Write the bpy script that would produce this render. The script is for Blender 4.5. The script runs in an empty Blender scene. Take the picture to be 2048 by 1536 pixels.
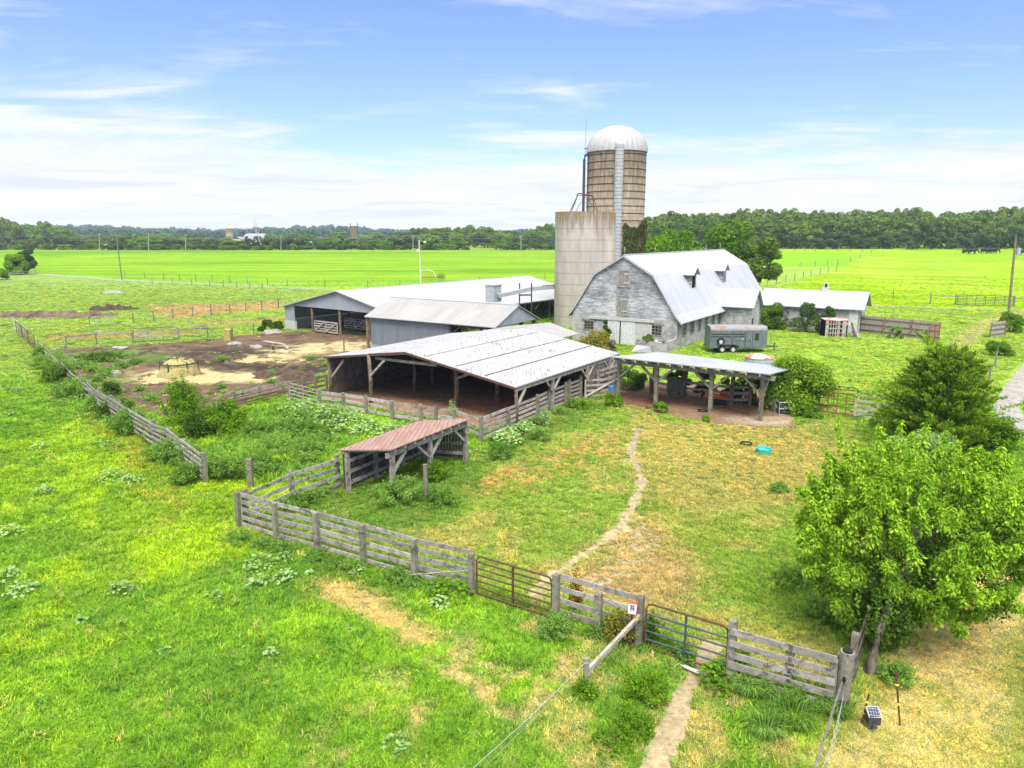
import bpy, math, random
import numpy as np
from mathutils import Vector, Matrix
C = bpy.context.scene.collection
RND = random.Random(11)
NR = np.random.default_rng(5)

# ------------------------------------------------------------------ camera geometry (a drone about 10 m up)
F, HC, PIT = 1422.0, 10.0, math.radians(11.84)
cp, sp = math.cos(PIT), math.sin(PIT)

def sstep(a, b, x):
    t = np.clip((x - a) / (b - a), 0, 1)
    return t * t * (3 - 2 * t)

def terr(x, y):
    """height of the land: level round the farm, rising gently to the far field edges"""
    x = np.asarray(x, float); y = np.asarray(y, float)
    a = x / np.maximum(y, 1.0)
    r = sstep(0.10, 0.36, a)
    return (1 - r) * 2.0 * sstep(170, 400, y) + r * 4.3 * sstep(108, 320, y)

def ray(px, py):
    u = (px - 1024) / F; v = -(py - 768) / F
    return u, cp + v * sp, -sp + v * cp

def P(px, py, z=0.0):
    d = ray(px, py); t = (z - HC) / d[2]
    return Vector((d[0] * t, d[1] * t, z))

def PT(px, py):
    """the point of the land seen at a place in the photograph"""
    d = ray(px, py); t = 5.0
    while t < 6000:
        if HC + d[2] * t <= float(terr(d[0] * t, d[1] * t)): break
        t *= 1.004
    x, y = d[0] * t, d[1] * t
    return Vector((x, y, float(terr(x, y))))

def PY(px, py, Y):
    d = ray(px, py); t = Y / d[1]
    return Vector((d[0] * t, Y, HC + d[2] * t))

def Q(x, y, z):
    zz = z - HC; dep = y * cp - zz * sp; up = y * sp + zz * cp
    return 1024 + F * x / dep, 768 - F * up / dep

class Fr:
    """a frame on the ground: a runs along u, b to the right of it, z up"""
    def __init__(s, o, u):
        n = math.hypot(*u); s.o = o; s.u = (u[0] / n, u[1] / n); s.v = (s.u[1], -s.u[0])
    def __call__(s, a, b, z=0.0):
        return Vector((s.o[0] + s.u[0] * a + s.v[0] * b, s.o[1] + s.u[1] * a + s.v[1] * b, z))
    def inv(s, p):
        dx, dy = p[0] - s.o[0], p[1] - s.o[1]
        return dx * s.u[0] + dy * s.u[1], dx * s.v[0] + dy * s.v[1]
    def at_b(s, px, a=0, z=2.0):
        lo, hi = -40.0, 40.0
        for _ in range(50):
            m = (lo + hi) / 2
            if Q(*s(a, m, z))[0] < px: lo = m
            else: hi = m
        return lo
    def at_a(s, px, b=0, z=2.0):
        lo, hi = -5.0, 60.0
        for _ in range(50):
            m = (lo + hi) / 2
            if Q(*s(m, b, z))[0] < px: lo = m
            else: hi = m
        return lo

# ------------------------------------------------------------------ mesh building
WL = {}
def wloc(o): return WL.get(o.name, Vector((0, 0, 0)))

def newell(ps):
    n = Vector((0, 0, 0))
    for i in range(len(ps)):
        a, b = ps[i], ps[(i + 1) % len(ps)]
        n += Vector(((a.y - b.y) * (a.z + b.z), (a.z - b.z) * (a.x + b.x), (a.x - b.x) * (a.y + b.y)))
    return n.normalized() if n.length > 1e-12 else Vector((0, 0, 1))

class MB:
    def __init__(s): s.v = []; s.f = []
    def add(s, vs, fs):
        k = len(s.v); s.v += [Vector(p) for p in vs]; s.f += [[i + k for i in q] for q in fs]; return s
    def box8(s, p):
        return s.add(p, [(0, 3, 2, 1), (4, 5, 6, 7), (0, 1, 5, 4), (1, 2, 6, 5), (2, 3, 7, 6), (3, 0, 4, 7)])
    def fbox(s, fr, a0, a1, b0, b1, z0, z1):
        return s.box8([fr(a0, b0, z0), fr(a0, b1, z0), fr(a1, b1, z0), fr(a1, b0, z0), fr(a0, b0, z1), fr(a0, b1, z1), fr(a1, b1, z1), fr(a1, b0, z1)])
    def box(s, c, d):
        x, y, z = c; a, b, e = d[0] / 2, d[1] / 2, d[2] / 2
        return s.box8([(x - a, y - b, z - e), (x + a, y - b, z - e), (x + a, y + b, z - e), (x - a, y + b, z - e),
                       (x - a, y - b, z + e), (x + a, y - b, z + e), (x + a, y + b, z + e), (x - a, y + b, z + e)])
    def beam(s, p, q, w, h, up=(0, 0, 1)):
        p, q = Vector(p), Vector(q); d = (q - p).normalized(); up = Vector(up)
        if abs(d.dot(up)) > .98: up = Vector((0.6, 0.8, 0))
        r = d.cross(up).normalized() * (w / 2); t = r.cross(d).normalized() * (h / 2)
        return s.box8([p - r - t, p + r - t, q + r - t, q - r - t, p - r + t, p + r + t, q + r + t, q - r + t])
    def tube(s, pts, r, n=8, cap=True):
        pts = [Vector(p) for p in pts]; rr = r if isinstance(r, (list, tuple)) else [r] * len(pts); k = len(s.v)
        for i, p in enumerate(pts):
            d = (pts[min(i + 1, len(pts) - 1)] - pts[max(i - 1, 0)]).normalized()
            up = Vector((0, 0, 1)) if abs(d.z) < .9 else Vector((1, 0, 0))
            x = d.cross(up).normalized(); y = x.cross(d)
            for j in range(n):
                t = 2 * math.pi * j / n
                s.v.append(p + (x * math.cos(t) + y * math.sin(t)) * rr[i])
        for i in range(len(pts) - 1):
            for j in range(n):
                a = k + i * n + j; b = k + i * n + (j + 1) % n
                s.f.append([a, a + n, b + n, b])
        if cap:
            s.f.append([k + j for j in range(n)]); m = k + (len(pts) - 1) * n
            s.f.append([m + j for j in range(n - 1, -1, -1)])
        return s
    def lathe(s, prof, n, c=(0, 0, 0), t0=0, t1=2 * math.pi):
        k = len(s.v); full = abs(t1 - t0 - 2 * math.pi) < 1e-6; m = n if full else n + 1
        for r, z in prof:
            for j in range(m):
                t = t0 + (t1 - t0) * j / n
                s.v.append(Vector((c[0] + r * math.cos(t), c[1] + r * math.sin(t), c[2] + z)))
        for i in range(len(prof) - 1):
            for j in range(n):
                a = k + i * m + j; b = k + i * m + (j + 1) % m
                s.f.append([a, b, b + m, a + m])
        return s
    def slab(s, ps, d):
        """a polygon given thickness d (a vector)"""
        ps = [Vector(p) for p in ps]; d = Vector(d); n = len(ps); k = len(s.v)
        s.v += ps + [p + d for p in ps]
        s.f.append([k + i for i in range(n - 1, -1, -1)]); s.f.append([k + n + i for i in range(n)])
        for i in range(n):
            j = (i + 1) % n; s.f.append([k + i, k + j, k + n + j, k + n + i])
        return s
    def build(s, name, m, parent=None, smooth=False, loc=None):
        base = wloc(parent) if parent else Vector(loc or (0, 0, 0))
        me = bpy.data.meshes.new(name)
        me.from_pydata([tuple(p - base) for p in s.v], [], s.f)
        uv = me.uv_layers.new(name='UVMap'); buf = []
        for f in s.f:
            ps = [s.v[i] for i in f]; n = newell(ps)
            t = Vector((1, 0, 0)) if abs(n.z) > .985 else Vector((-n.y, n.x, 0)).normalized()
            b = n.cross(t)
            for p in ps: buf += [p.dot(t), p.dot(b)]
        uv.data.foreach_set('uv', buf)
        if smooth: me.polygons.foreach_set('use_smooth', [True] * len(me.polygons))
        me.update()
        me.materials.append(m)
        o = bpy.data.objects.new(name, me); C.objects.link(o)
        if parent: o.parent = parent
        else: o.location = base
        WL[o.name] = base
        return o

def tag(o, label=None, cat=None, group=None, kind=None):
    if label: o['label'] = label
    if cat: o['category'] = cat
    if group: o['group'] = group
    if kind: o['kind'] = kind
    return o

def thing(name, label, cat, loc=(0, 0, 0), group=None):
    o = bpy.data.objects.new(name, None); C.objects.link(o); o.location = loc; o.empty_display_size = .3
    WL[o.name] = Vector(loc)
    return tag(o, label, cat, group)

def dup(root, loc, rz=0, sc=1.0, label=None, group=None, cat=None):
    r = root.copy(); C.objects.link(r); r.location = loc; r.rotation_euler = (0, 0, rz)
    r.scale = (sc, sc, sc) if not isinstance(sc, (tuple, list)) else sc
    tag(r, label, cat, group)
    for ch in root.children:
        c = ch.copy(); C.objects.link(c); c.parent = r
        for g in ch.children:
            d = g.copy(); C.objects.link(d); d.parent = c
    return r

# ------------------------------------------------------------------ materials
class NT:
    def __init__(s, m):
        s.t = m.node_tree; s.n = s.t.nodes; s.l = s.t.links
    def new(s, ty, **k):
        n = s.n.new(ty)
        for a, b in k.items(): setattr(n, a, b)
        return n
    def put(s, sock, v):
        if isinstance(v, bpy.types.NodeSocket): s.l.new(v, sock)
        elif v is not None:
            if isinstance(v, (tuple, list)) and len(v) == 3 and sock.type == 'RGBA': v = (*v, 1)
            sock.default_value = v
    def co(s, k='Object'): return s.new('ShaderNodeTexCoord').outputs[k]
    def pos(s): return s.new('ShaderNodeNewGeometry').outputs['Position']
    def isl(s): return s.new('ShaderNodeNewGeometry').outputs['Random Per Island']
    def orand(s): return s.new('ShaderNodeObjectInfo').outputs['Random']
    def attr(s, name, ty='GEOMETRY', out='Color'):
        n = s.new('ShaderNodeAttribute', attribute_name=name, attribute_type=ty); return n.outputs[out]
    def map(s, v, sc=(1, 1, 1), rot=(0, 0, 0)):
        n = s.new('ShaderNodeMapping'); s.put(n.inputs['Vector'], v); n.inputs['Scale'].default_value = sc; n.inputs['Rotation'].default_value = rot
        return n.outputs[0]
    def noise(s, v, sc=5, det=3, rough=.55, dist=0):
        n = s.new('ShaderNodeTexNoise'); s.put(n.inputs['Vector'], v)
        n.inputs['Scale'].default_value = sc; n.inputs['Detail'].default_value = det; n.inputs['Roughness'].default_value = rough; n.inputs['Distortion'].default_value = dist
        return n.outputs['Fac']
    def ramp(s, f, st, interp='LINEAR'):
        n = s.new('ShaderNodeValToRGB'); s.put(n.inputs[0], f); e = n.color_ramp.elements; n.color_ramp.interpolation = interp
        while len(e) > len(st): e.remove(e[-1])
        while len(e) < len(st): e.new(1)
        for el, (p, c) in zip(e, st):
            el.position = p; el.color = (c, c, c, 1) if isinstance(c, (int, float)) else (*c, 1)
        return n.outputs[0]
    def mix(s, f, a, b, mode='MIX'):
        n = s.new('ShaderNodeMix', data_type='RGBA', blend_type=mode); s.put(n.inputs[0], f)
        s.put(n.inputs[6], a); s.put(n.inputs[7], b); return n.outputs[2]
    def math(s, op, a, b=0.0, c=None):
        n = s.new('ShaderNodeMath', operation=op); s.put(n.inputs[0], a); s.put(n.inputs[1], b)
        if c is not None: s.put(n.inputs[2], c)
        return n.outputs[0]
    def sep(s, v):
        n = s.new('ShaderNodeSeparateXYZ'); s.put(n.inputs[0], v); return n.outputs
    def bump(s, h, st=.4, d=.02):
        n = s.new('ShaderNodeBump'); s.put(n.inputs['Height'], h); n.inputs['Strength'].default_value = st; n.inputs['Distance'].default_value = d
        return n.outputs[0]
    def stripe(s, x, period, w):
        """1 inside a line of width w each period"""
        m = s.math('MODULO', s.math('ADD', x, 1000.0 * period), period)
        return s.math('LESS_THAN', m, w)

def mat(name, fn=None, col=None, rough=.85, spec=.25, metal=0.0):
    m = bpy.data.materials.new(name); m.use_nodes = True; t = NT(m); b = t.n['Principled BSDF']
    b.inputs['Roughness'].default_value = rough; b.inputs['Specular IOR Level'].default_value = spec; b.inputs['Metallic'].default_value = metal
    if col: b.inputs['Base Color'].default_value = (*col, 1)
    if fn: fn(t, b)
    return m

def speck(c0, c1, sc=6, bumpy=.25, det=4, island=.0, stretch=(1, 1, 1), d=.01):
    def f(t, b):
        v = t.map(t.co(), stretch); n = t.noise(v, sc, det, .6)
        c = t.ramp(n, [(.3, c0), (.7, c1)])
        if island:
            k = t.ramp(t.isl(), [(0, 1 - island), (1, 1 + island * .6)])
            c = t.mix(1.0, c, k, 'MULTIPLY')
        t.put(b.inputs['Base Color'], c)
        if bumpy: t.put(b.inputs['Normal'], t.bump(n, bumpy, d))
    return f

def wood(c0, c1, moss=0.0, island=.3):
    def f(t, b):
        v = t.co(); n = t.noise(t.map(v, (1, 1, 1)), 4, 5, .7); fine = t.noise(v, 38, 3, .6)
        k = t.math('ADD', t.math('MULTIPLY', n, .65), t.math('MULTIPLY', fine, .35))
        c = t.ramp(k, [(.32, c0), (.5, [(x + y) / 2 for x, y in zip(c0, c1)]), (.66, c1)])
        dark = t.ramp(t.noise(v, 2.6, 6, .75, 1.5), [(.52, 0), (.60, .75)])
        c = t.mix(dark, c, [x * .38 for x in c0])
        if moss: c = t.mix(t.ramp(t.noise(v, 1.1, 3), [(.45, 0), (.65, moss)]), c, (.13, .16, .07))
        c = t.mix(1.0, c, t.ramp(t.isl(), [(0, 1 - island), (1, 1 + island * .5)]), 'MULTIPLY')
        c = t.mix(1.0, c, t.ramp(t.orand(), [(0, .78), (1, 1.15)]), 'MULTIPLY')
        t.put(b.inputs['Base Color'], c); t.put(b.inputs['Normal'], t.bump(fine, .5, .01))
    return f

M = {}
M['wood'] = mat('weathered_wood', wood((.16, .145, .125), (.42, .39, .34)), rough=.9)
M['post'] = mat('post_wood', wood((.11, .10, .075), (.29, .27, .21), moss=.5), rough=.9)
M['dwood'] = mat('dark_barn_wood', wood((.05, .044, .036), (.16, .14, .115)), rough=.9)
M['bwood'] = mat('brown_wood', wood((.10, .075, .05), (.26, .20, .14)), rough=.9)
M['lwood'] = mat('pale_wood', wood((.22, .19, .16), (.5, .46, .40)), rough=.9)
M['rust'] = mat('rusty_steel', speck((.05, .026, .017), (.14, .068, .042), 14), rough=.8)
M['rustpink'] = mat('rusty_red_paint', speck((.13, .035, .02), (.30, .10, .06), 9), rough=.8)
M['blue'] = mat('faded_blue_paint', speck((.035, .05, .07), (.065, .09, .12), 8), rough=.5)
M['dkmetal'] = mat('dark_steel', speck((.03, .03, .035), (.07, .07, .075), 9), rough=.5)
M['pipe'] = mat('grey_steel', speck((.10, .10, .11), (.22, .22, .23), 6), rough=.45, metal=.3)
M['galv'] = mat('galvanised_steel', speck((.26, .28, .30), (.42, .44, .46), 5), rough=.45, metal=.2)
M['black'] = mat('black_rubber', speck((.008, .008, .008), (.025, .024, .023), 12), rough=.75)
M['white'] = mat('white_paint', speck((.40, .39, .37), (.55, .54, .52), 5), rough=.6)
M['cream'] = mat('cream_trim', speck((.33, .32, .29), (.5, .49, .46), 7), rough=.8)
M['orange'] = mat('orange_paint', speck((.42, .07, .014), (.65, .13, .02), 8), rough=.45)
M['teal'] = mat('teal_plastic', speck((.01, .30, .26), (.02, .40, .35), 3, 0), rough=.4)
M['red'] = mat('red_plastic', col=(.42, .05, .04), rough=.4)
M['yellow'] = mat('yellow_plastic', col=(.5, .36, .03), rough=.4)
M['glass'] = mat('dark_window_glass', speck((.012, .014, .016), (.05, .055, .06), 3, 0), rough=.15, spec=.5)
M['dark'] = mat('painted_opening_shade', col=(.012, .011, .01), rough=1, spec=0)  # near-black colour stands in for the shade inside openings and gaps
M['tarp'] = mat('grey_green_tarp', speck((.05, .06, .05), (.11, .125, .105), 4, .5, d=.04), rough=.7)
M['rope'] = mat('white_rope', col=(.30, .30, .29), rough=.7)
M['stone'] = mat('pale_stone', speck((.17, .15, .13), (.36, .34, .30), 4, .5, d=.03), rough=.9)
M['hay'] = mat('hay', speck((.22, .185, .06), (.50, .44, .20), 24, 1.0, d=.05), rough=1, spec=.05)
M['cow'] = mat('black_hide', speck((.006, .006, .006), (.02, .018, .016), 6), rough=.6)
M['bark'] = mat('bark', speck((.06, .05, .038), (.24, .205, .16), 9, .8, stretch=(1, 1, .3), d=.02), rough=.95)
M['bluepl'] = mat('blue_plastic', col=(.03, .16, .4), rough=.5)

def f_solar(t, b):
    s = t.sep(t.map(t.co('UV'), (1, 1, 1)))
    k = t.math('MAXIMUM', t.stripe(s[0], .05, .006), t.stripe(s[1], .065, .006))
    t.put(b.inputs['Base Color'], t.mix(k, (.012, .02, .05), (.35, .36, .38)))
M['solar'] = mat('solar_cells', f_solar, rough=.2, spec=.5)

def f_block(t, b):
    v = t.co('UV'); n = t.new('ShaderNodeTexBrick'); t.put(n.inputs['Vector'], v)
    n.inputs['Scale'].default_value = 1.0; n.inputs['Brick Width'].default_value = .41; n.inputs['Row Height'].default_value = .205
    n.inputs['Mortar Size'].default_value = .012; n.inputs['Mortar Smooth'].default_value = .3
    n.inputs['Color1'].default_value = (.27, .26, .24, 1); n.inputs['Color2'].default_value = (.38, .37, .345, 1); n.inputs['Mortar'].default_value = (.20, .19, .175, 1)
    st = t.ramp(t.noise(t.map(t.pos(), (1, 1, .5)), .8, 5, .65), [(.35, .72), (.6, 1.12)])
    c = t.mix(1.0, n.outputs['Color'], st, 'MULTIPLY')
    c = t.mix(t.ramp(t.noise(t.pos(), 2.3, 4, .7), [(.52, 0), (.6, .5)]), c, (.46, .455, .44))
    t.put(b.inputs['Base Color'], c); t.put(b.inputs['Normal'], t.bump(t.math('SUBTRACT', 1.0, n.outputs['Fac']), .5, .012))
M['block'] = mat('whitewashed_block', f_block, rough=.95)

def f_siding(t, b):
    u = t.sep(t.co('UV')); p = t.co('UV')
    line = t.stripe(u[1], .135, .016)
    row = t.math('FLOOR', t.math('DIVIDE', u[1], .135))
    cb = t.new('ShaderNodeCombineXYZ'); t.put(cb.inputs[0], t.math('MULTIPLY', u[0], .55)); t.put(cb.inputs[1], t.math('MULTIPLY', row, 3.7))
    n = t.noise(cb.outputs[0], 1.7, 4, .7)
    g = t.noise(t.map(p, (1.5, 16, 1)), 2.2, 5, .75)
    k = t.math('ADD', t.math('MULTIPLY', n, .45), t.math('MULTIPLY', g, .55))
    big = t.noise(p, .45, 2)
    k = t.math('ADD', k, t.math('MULTIPLY', t.math('SUBTRACT', big, .5), .35))
    c = t.ramp(k, [(.37, (.12, .122, .13)), (.47, (.25, .252, .265)), (.54, (.40, .40, .41)), (.61, (.56, .56, .56))])
    c = t.mix(line, c, (.05, .05, .055))
    t.put(b.inputs['Base Color'], c); t.put(b.inputs['Normal'], t.bump(t.math('SUBTRACT', 1.0, line), .5, .015))
M['siding'] = mat('peeling_clapboard', f_siding, rough=.9)

def f_peel(t, b):
    p = t.co('UV'); s = t.sep(p)
    g = t.noise(t.map(p, (9, 2.6, 1)), 2.0, 5, .75, .6)
    c = t.ramp(g, [(.37, (.14, .13, .12)), (.43, (.40, .39, .37)), (.49, (.60, .595, .58))])
    c = t.mix(t.stripe(s[0], .18, .012), c, (.10, .095, .09))
    t.put(b.inputs['Base Color'], c)
M['peel'] = mat('peeling_white_boards', f_peel, rough=.85)

def f_board(c0, c1, period=.2):
    def f(t, b):
        p = t.co('UV'); s = t.sep(p)
        col = t.math('FLOOR', t.math('DIVIDE', s[0], period))
        cb = t.new('ShaderNodeCombineXYZ'); t.put(cb.inputs[0], t.math('MULTIPLY', col, 5.3)); t.put(cb.inputs[1], t.math('MULTIPLY', s[1], .6))
        n = t.noise(cb.outputs[0], 1.3, 4, .7); g = t.noise(t.map(p, (30, 1.5, 1)), 1.5, 3, .6)
        c = t.ramp(t.math('ADD', t.math('MULTIPLY', n, .6), t.math('MULTIPLY', g, .4)), [(.34, c0), (.64, c1)])
        line = t.stripe(s[0], period, .018)
        t.put(b.inputs['Base Color'], t.mix(line, c, [x * .3 for x in c0])); t.put(b.inputs['Normal'], t.bump(t.math('SUBTRACT', 1.0, line), .6, .02))
    return f
M['boards'] = mat('grey_vertical_boards', f_board((.12, .115, .11), (.32, .31, .29), .17), rough=.9)
M['dboards'] = mat('dark_vertical_boards', f_board((.075, .07, .066), (.21, .20, .19), .22), rough=.9)
M['picket'] = mat('brown_privacy_boards', f_board((.24, .205, .17), (.42, .375, .315), .15), rough=.9)

def f_roof(base, dirt, period=.61, streak=.35, rust=0.0, rustcol=(.22, .075, .035), seam=.55, sd=.02):
    def f(t, b):
        p = t.co('UV'); s = t.sep(p)
        g = t.noise(t.map(p, (6, .35, 1)), 1.5, 5, .7)
        pan = t.math('FLOOR', t.math('DIVIDE', s[0], period * 1.5))
        row = t.math('FLOOR', t.math('DIVIDE', s[1], 2.4))
        cb = t.new('ShaderNodeCombineXYZ'); t.put(cb.inputs[0], t.math('MULTIPLY', pan, 7.1)); t.put(cb.inputs[1], t.math('MULTIPLY', row, 3.3))
        pv = t.noise(cb.outputs[0], 1.0, 2)
        c = t.mix(t.math('MULTIPLY', t.ramp(g, [(.40, 0), (.72, 1)]), streak), base, dirt)
        c = t.mix(1.0, c, t.ramp(pv, [(.3, .88), (.7, 1.08)]), 'MULTIPLY')
        if rust:
            r1 = t.noise(t.map(p, (5.5, .45, 1)), 1.9, 4, .66); r2 = t.noise(p, .35, 3, .6)
            k = t.math('ADD', t.math('MULTIPLY', r1, .74), t.math('MULTIPLY', r2, .26))
            c = t.mix(t.ramp(k, [(.55, 0), (.615, rust)]), c, rustcol)
            lap = t.math('MULTIPLY', t.stripe(s[1], 3.9, .045), t.ramp(t.noise(t.map(p, (1, .15, 1)), 3.5, 4, .7), [(.51, 0), (.58, .3)]))
            c = t.mix(lap, c, (.10, .075, .06))
        line = t.stripe(s[0], period, sd)
        c = t.mix(t.math('MULTIPLY', line, seam), c, [x * .45 for x in base])
        t.put(b.inputs['Base Color'], c)
        w = t.math('SINE', t.math('MULTIPLY', s[0], 2 * math.pi / (period / 3)))
        t.put(b.inputs['Normal'], t.bump(t.math('ADD', w, t.math('MULTIPLY', line, 2.0)), .35, .012))
    return f
M['rwhite'] = mat('white_metal_roof', f_roof((.385, .388, .40), (.275, .282, .295), .61, .75, seam=.42, sd=.075), rough=.5, spec=.4)
M['rplain'] = mat('bright_white_roof', f_roof((.345, .345, .355), (.27, .27, .28), .75, .7, seam=.25, sd=.06), rough=.5, spec=.4)
M['rrust'] = mat('rust_streaked_roof', f_roof((.345, .342, .345), (.245, .24, .24), .61, .85, rust=.85, rustcol=(.13, .092, .075), seam=.35), rough=.6, spec=.3)
M['rfeed'] = mat('pale_streaked_roof', f_roof((.29, .285, .28), (.21, .195, .18), .61, .8, rust=.5, rustcol=(.26, .18, .13), seam=.35), rough=.6, spec=.3)
M['rblue'] = mat('blue_grey_metal_roof', f_roof((.31, .322, .345), (.27, .285, .305), .9, .5, seam=.1), rough=.4, spec=.4)
M['rred'] = mat('faded_red_roof', f_roof((.265, .15, .115), (.35, .255, .21), .2, .9, rust=.45, rustcol=(.17, .075, .055), seam=.45, sd=.05), rough=.75, spec=.2)
M['corr'] = mat('grey_corrugated_wall', f_roof((.165, .19, .205), (.12, .145, .155), .3, .7, seam=.65, sd=.035), rough=.5, spec=.3)
M['corrw'] = mat('pale_blue_corrugated_wall', f_roof((.27, .30, .33), (.22, .25, .275), .3, .6, seam=.45, sd=.035), rough=.5, spec=.3)

def f_conc(t, b):
    p = t.co(); s = t.sep(t.pos())
    n = t.noise(t.map(p, (1, 1, .25)), 1.3, 6, .65); fine = t.noise(p, 9, 3)
    c = t.ramp(n, [(.3, (.30, .27, .22)), (.7, (.42, .385, .325))])
    ring = t.stripe(s[2], 1.18, .05)
    c = t.mix(t.math('MULTIPLY', ring, t.ramp(t.noise(p, 1.5, 2), [(.3, .45), (.6, .9)])), c, (.16, .14, .11))
    top = t.math('ADD', t.math('MULTIPLY', t.math('SUBTRACT', s[2], 9.6), .22), t.math('MULTIPLY', t.math('SUBTRACT', t.noise(t.map(p, (2.2, 2.2, .22)), 1.6, 4, .7), .5), 1.7))
    c = t.mix(t.ramp(top, [(.12, 0), (.6, .85)]), c, (.15, .118, .075))
    c = t.mix(t.ramp(t.math('ADD', top, t.math('MULTIPLY', fine, .2)), [(.55, 0), (.8, .55)]), c, (.26, .15, .03))
    t.put(b.inputs['Base Color'], c); t.put(b.inputs['Normal'], t.bump(t.math('SUBTRACT', fine, ring), .4, .02))
M['conc'] = mat('stained_concrete', f_conc, rough=.95)

def f_stave(t, b):
    at = t.new('ShaderNodeAttribute', attribute_name='ang'); s = t.sep(t.pos())
    cb = t.new('ShaderNodeCombineXYZ'); t.put(cb.inputs[0], at.outputs['Fac']); t.put(cb.inputs[1], s[2])
    br = t.new('ShaderNodeTexBrick'); t.put(br.inputs['Vector'], cb.outputs[0])
    br.inputs['Scale'].default_value = 1; br.inputs['Brick Width'].default_value = .38; br.inputs['Row Height'].default_value = .0 + .76; br.inputs['Mortar Size'].default_value = .013
    br.inputs['Color1'].default_value = (.30, .245, .16, 1); br.inputs['Color2'].default_value = (.41, .35, .25, 1); br.inputs['Mortar'].default_value = (.14, .11, .075, 1)
    st = t.noise(t.map(cb.outputs[0], (2.4, .16, 1)), 1.3, 5, .7)
    hi = t.math('ADD', t.math('MULTIPLY', t.math('SUBTRACT', s[2], 13.0), .05), st)
    c = t.mix(t.ramp(hi, [(.50, 0), (.88, .75)]), br.outputs['Color'], (.07, .05, .033))
    t.put(b.inputs['Base Color'], c); t.put(b.inputs['Normal'], t.bump(t.math('SUBTRACT', 1.0, br.outputs['Fac']), .5, .02))
M['stave'] = mat('concrete_staves', f_stave, rough=.95)
M['dkhoop'] = mat('dark_iron_hoop', speck((.035, .025, .018), (.08, .05, .032), 9), rough=.8)
M['dome'] = mat('white_dome_metal', speck((.30, .30, .29), (.37, .37, .355), 2, 0), rough=.45, spec=.4)

def leafm(name, cols, trans=.35, back=1.0):
    """cols: three colours from dark to pale"""
    m = bpy.data.materials.new(name); m.use_nodes = True; t = NT(m); out = t.n['Material Output']; t.n.remove(t.n['Principled BSDF'])
    k = t.math('ADD', t.math('MULTIPLY', t.isl(), .5), t.math('MULTIPLY', t.noise(t.co(), .9, 2), .5))
    k = t.math('ADD', k, t.math('MULTIPLY', t.math('SUBTRACT', t.orand(), .5), .28))
    c = t.ramp(k, [(.2, cols[0]), (.5, cols[1]), (.8, cols[2])])
    d = t.new('ShaderNodeBsdfDiffuse'); t.put(d.inputs[0], c)
    tr = t.new('ShaderNodeBsdfTranslucent'); t.put(tr.inputs[0], t.mix(1.0, c, (1.15, 1.1, .5), 'MULTIPLY'))
    mx = t.new('ShaderNodeMixShader'); mx.inputs[0].default_value = trans
    t.l.new(d.outputs[0], mx.inputs[1]); t.l.new(tr.outputs[0], mx.inputs[2]); t.l.new(mx.outputs[0], out.inputs[0])
    return m
M['lf_bright'] = leafm('bright_maple_leaves', [(.06, .15, .01), (.17, .34, .018), (.36, .54, .045)], .33)
M['lf_cedar'] = leafm('cedar_sprays', [(.10, .185, .016), (.235, .38, .032), (.38, .54, .06)], .45)
M['lf_wood'] = leafm('woodland_leaves', [(.04, .085, .015), (.105, .185, .028), (.19, .285, .045)], .3)
M['lf_pine'] = leafm('dark_evergreen_leaves', [(.028, .06, .016), (.06, .11, .026), (.11, .17, .036)], .28)
M['lf_light'] = leafm('light_green_leaves', [(.05, .12, .01), (.11, .23, .015), (.2, .35, .02)], .35)
M['lf_shrub'] = leafm('shrub_leaves', [(.03, .07, .012), (.075, .145, .018), (.15, .24, .03)], .3)
M['lf_ivy'] = leafm('dry_ivy_leaves', [(.035, .05, .016), (.08, .095, .03), (.14, .15, .05)], .3)
M['lf_yel'] = leafm('yellowish_leaves', [(.09, .10, .02), (.19, .2, .03), (.32, .3, .05)], .3)
M['lf_weed'] = leafm('pale_weed_leaves', [(.15, .26, .08), (.27, .42, .13), (.40, .56, .22)], .35)
M['lf_soft'] = leafm('feathery_weed_leaves', [(.09, .185, .025), (.165, .31, .055), (.27, .43, .095)], .42)
M['lf_brush'] = leafm('dry_brush', [(.07, .05, .035), (.13, .10, .07), (.2, .16, .12)], .1)
M['lf_far'] = leafm('hill_woods', [(.022, .06, .04), (.04, .09, .055), (.065, .12, .07)], .1)  # extra blue puts some distance haze into the leaf colour
M['lf_redv'] = leafm('red_and_yellow_leaves', [(.16, .03, .015), (.3, .24, .02), (.42, .36, .03)], .3)
# ------------------------------------------------------------------ foliage
def unit(a): return a / np.maximum(np.linalg.norm(a, axis=-1, keepdims=True), 1e-9)
def rdir(n, g): return unit(g.normal(size=(n, 3)))

def leaf_mesh(name, cen, tdir, nor, L, W, m, fold=.0):
    """one mesh of diamond leaves: centre, length direction, normal, length, width"""
    N = len(cen); t = unit(tdir); s = unit(np.cross(nor, t)); L = np.broadcast_to(L, N)[:, None]; W = np.broadcast_to(W, N)[:, None]
    v = np.empty((N, 4, 3), np.float32)
    v[:, 0] = cen - t * L * .5; v[:, 1] = cen + s * W * .5 + t * L * .04; v[:, 2] = cen + t * L * .5; v[:, 3] = cen - s * W * .5 + t * L * .04
    me = bpy.data.meshes.new(name)
    me.vertices.add(N * 4); me.vertices.foreach_set('co', v.ravel())
    me.loops.add(N * 4); me.loops.foreach_set('vertex_index', np.arange(N * 4, dtype=np.int32))
    me.polygons.add(N); me.polygons.foreach_set('loop_start', np.arange(0, N * 4, 4, dtype=np.int32))
    me.polygons.foreach_set('loop_total', np.full(N, 4, np.int32))
    me.update(); me.validate(); me.materials.append(m)
    return me

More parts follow.
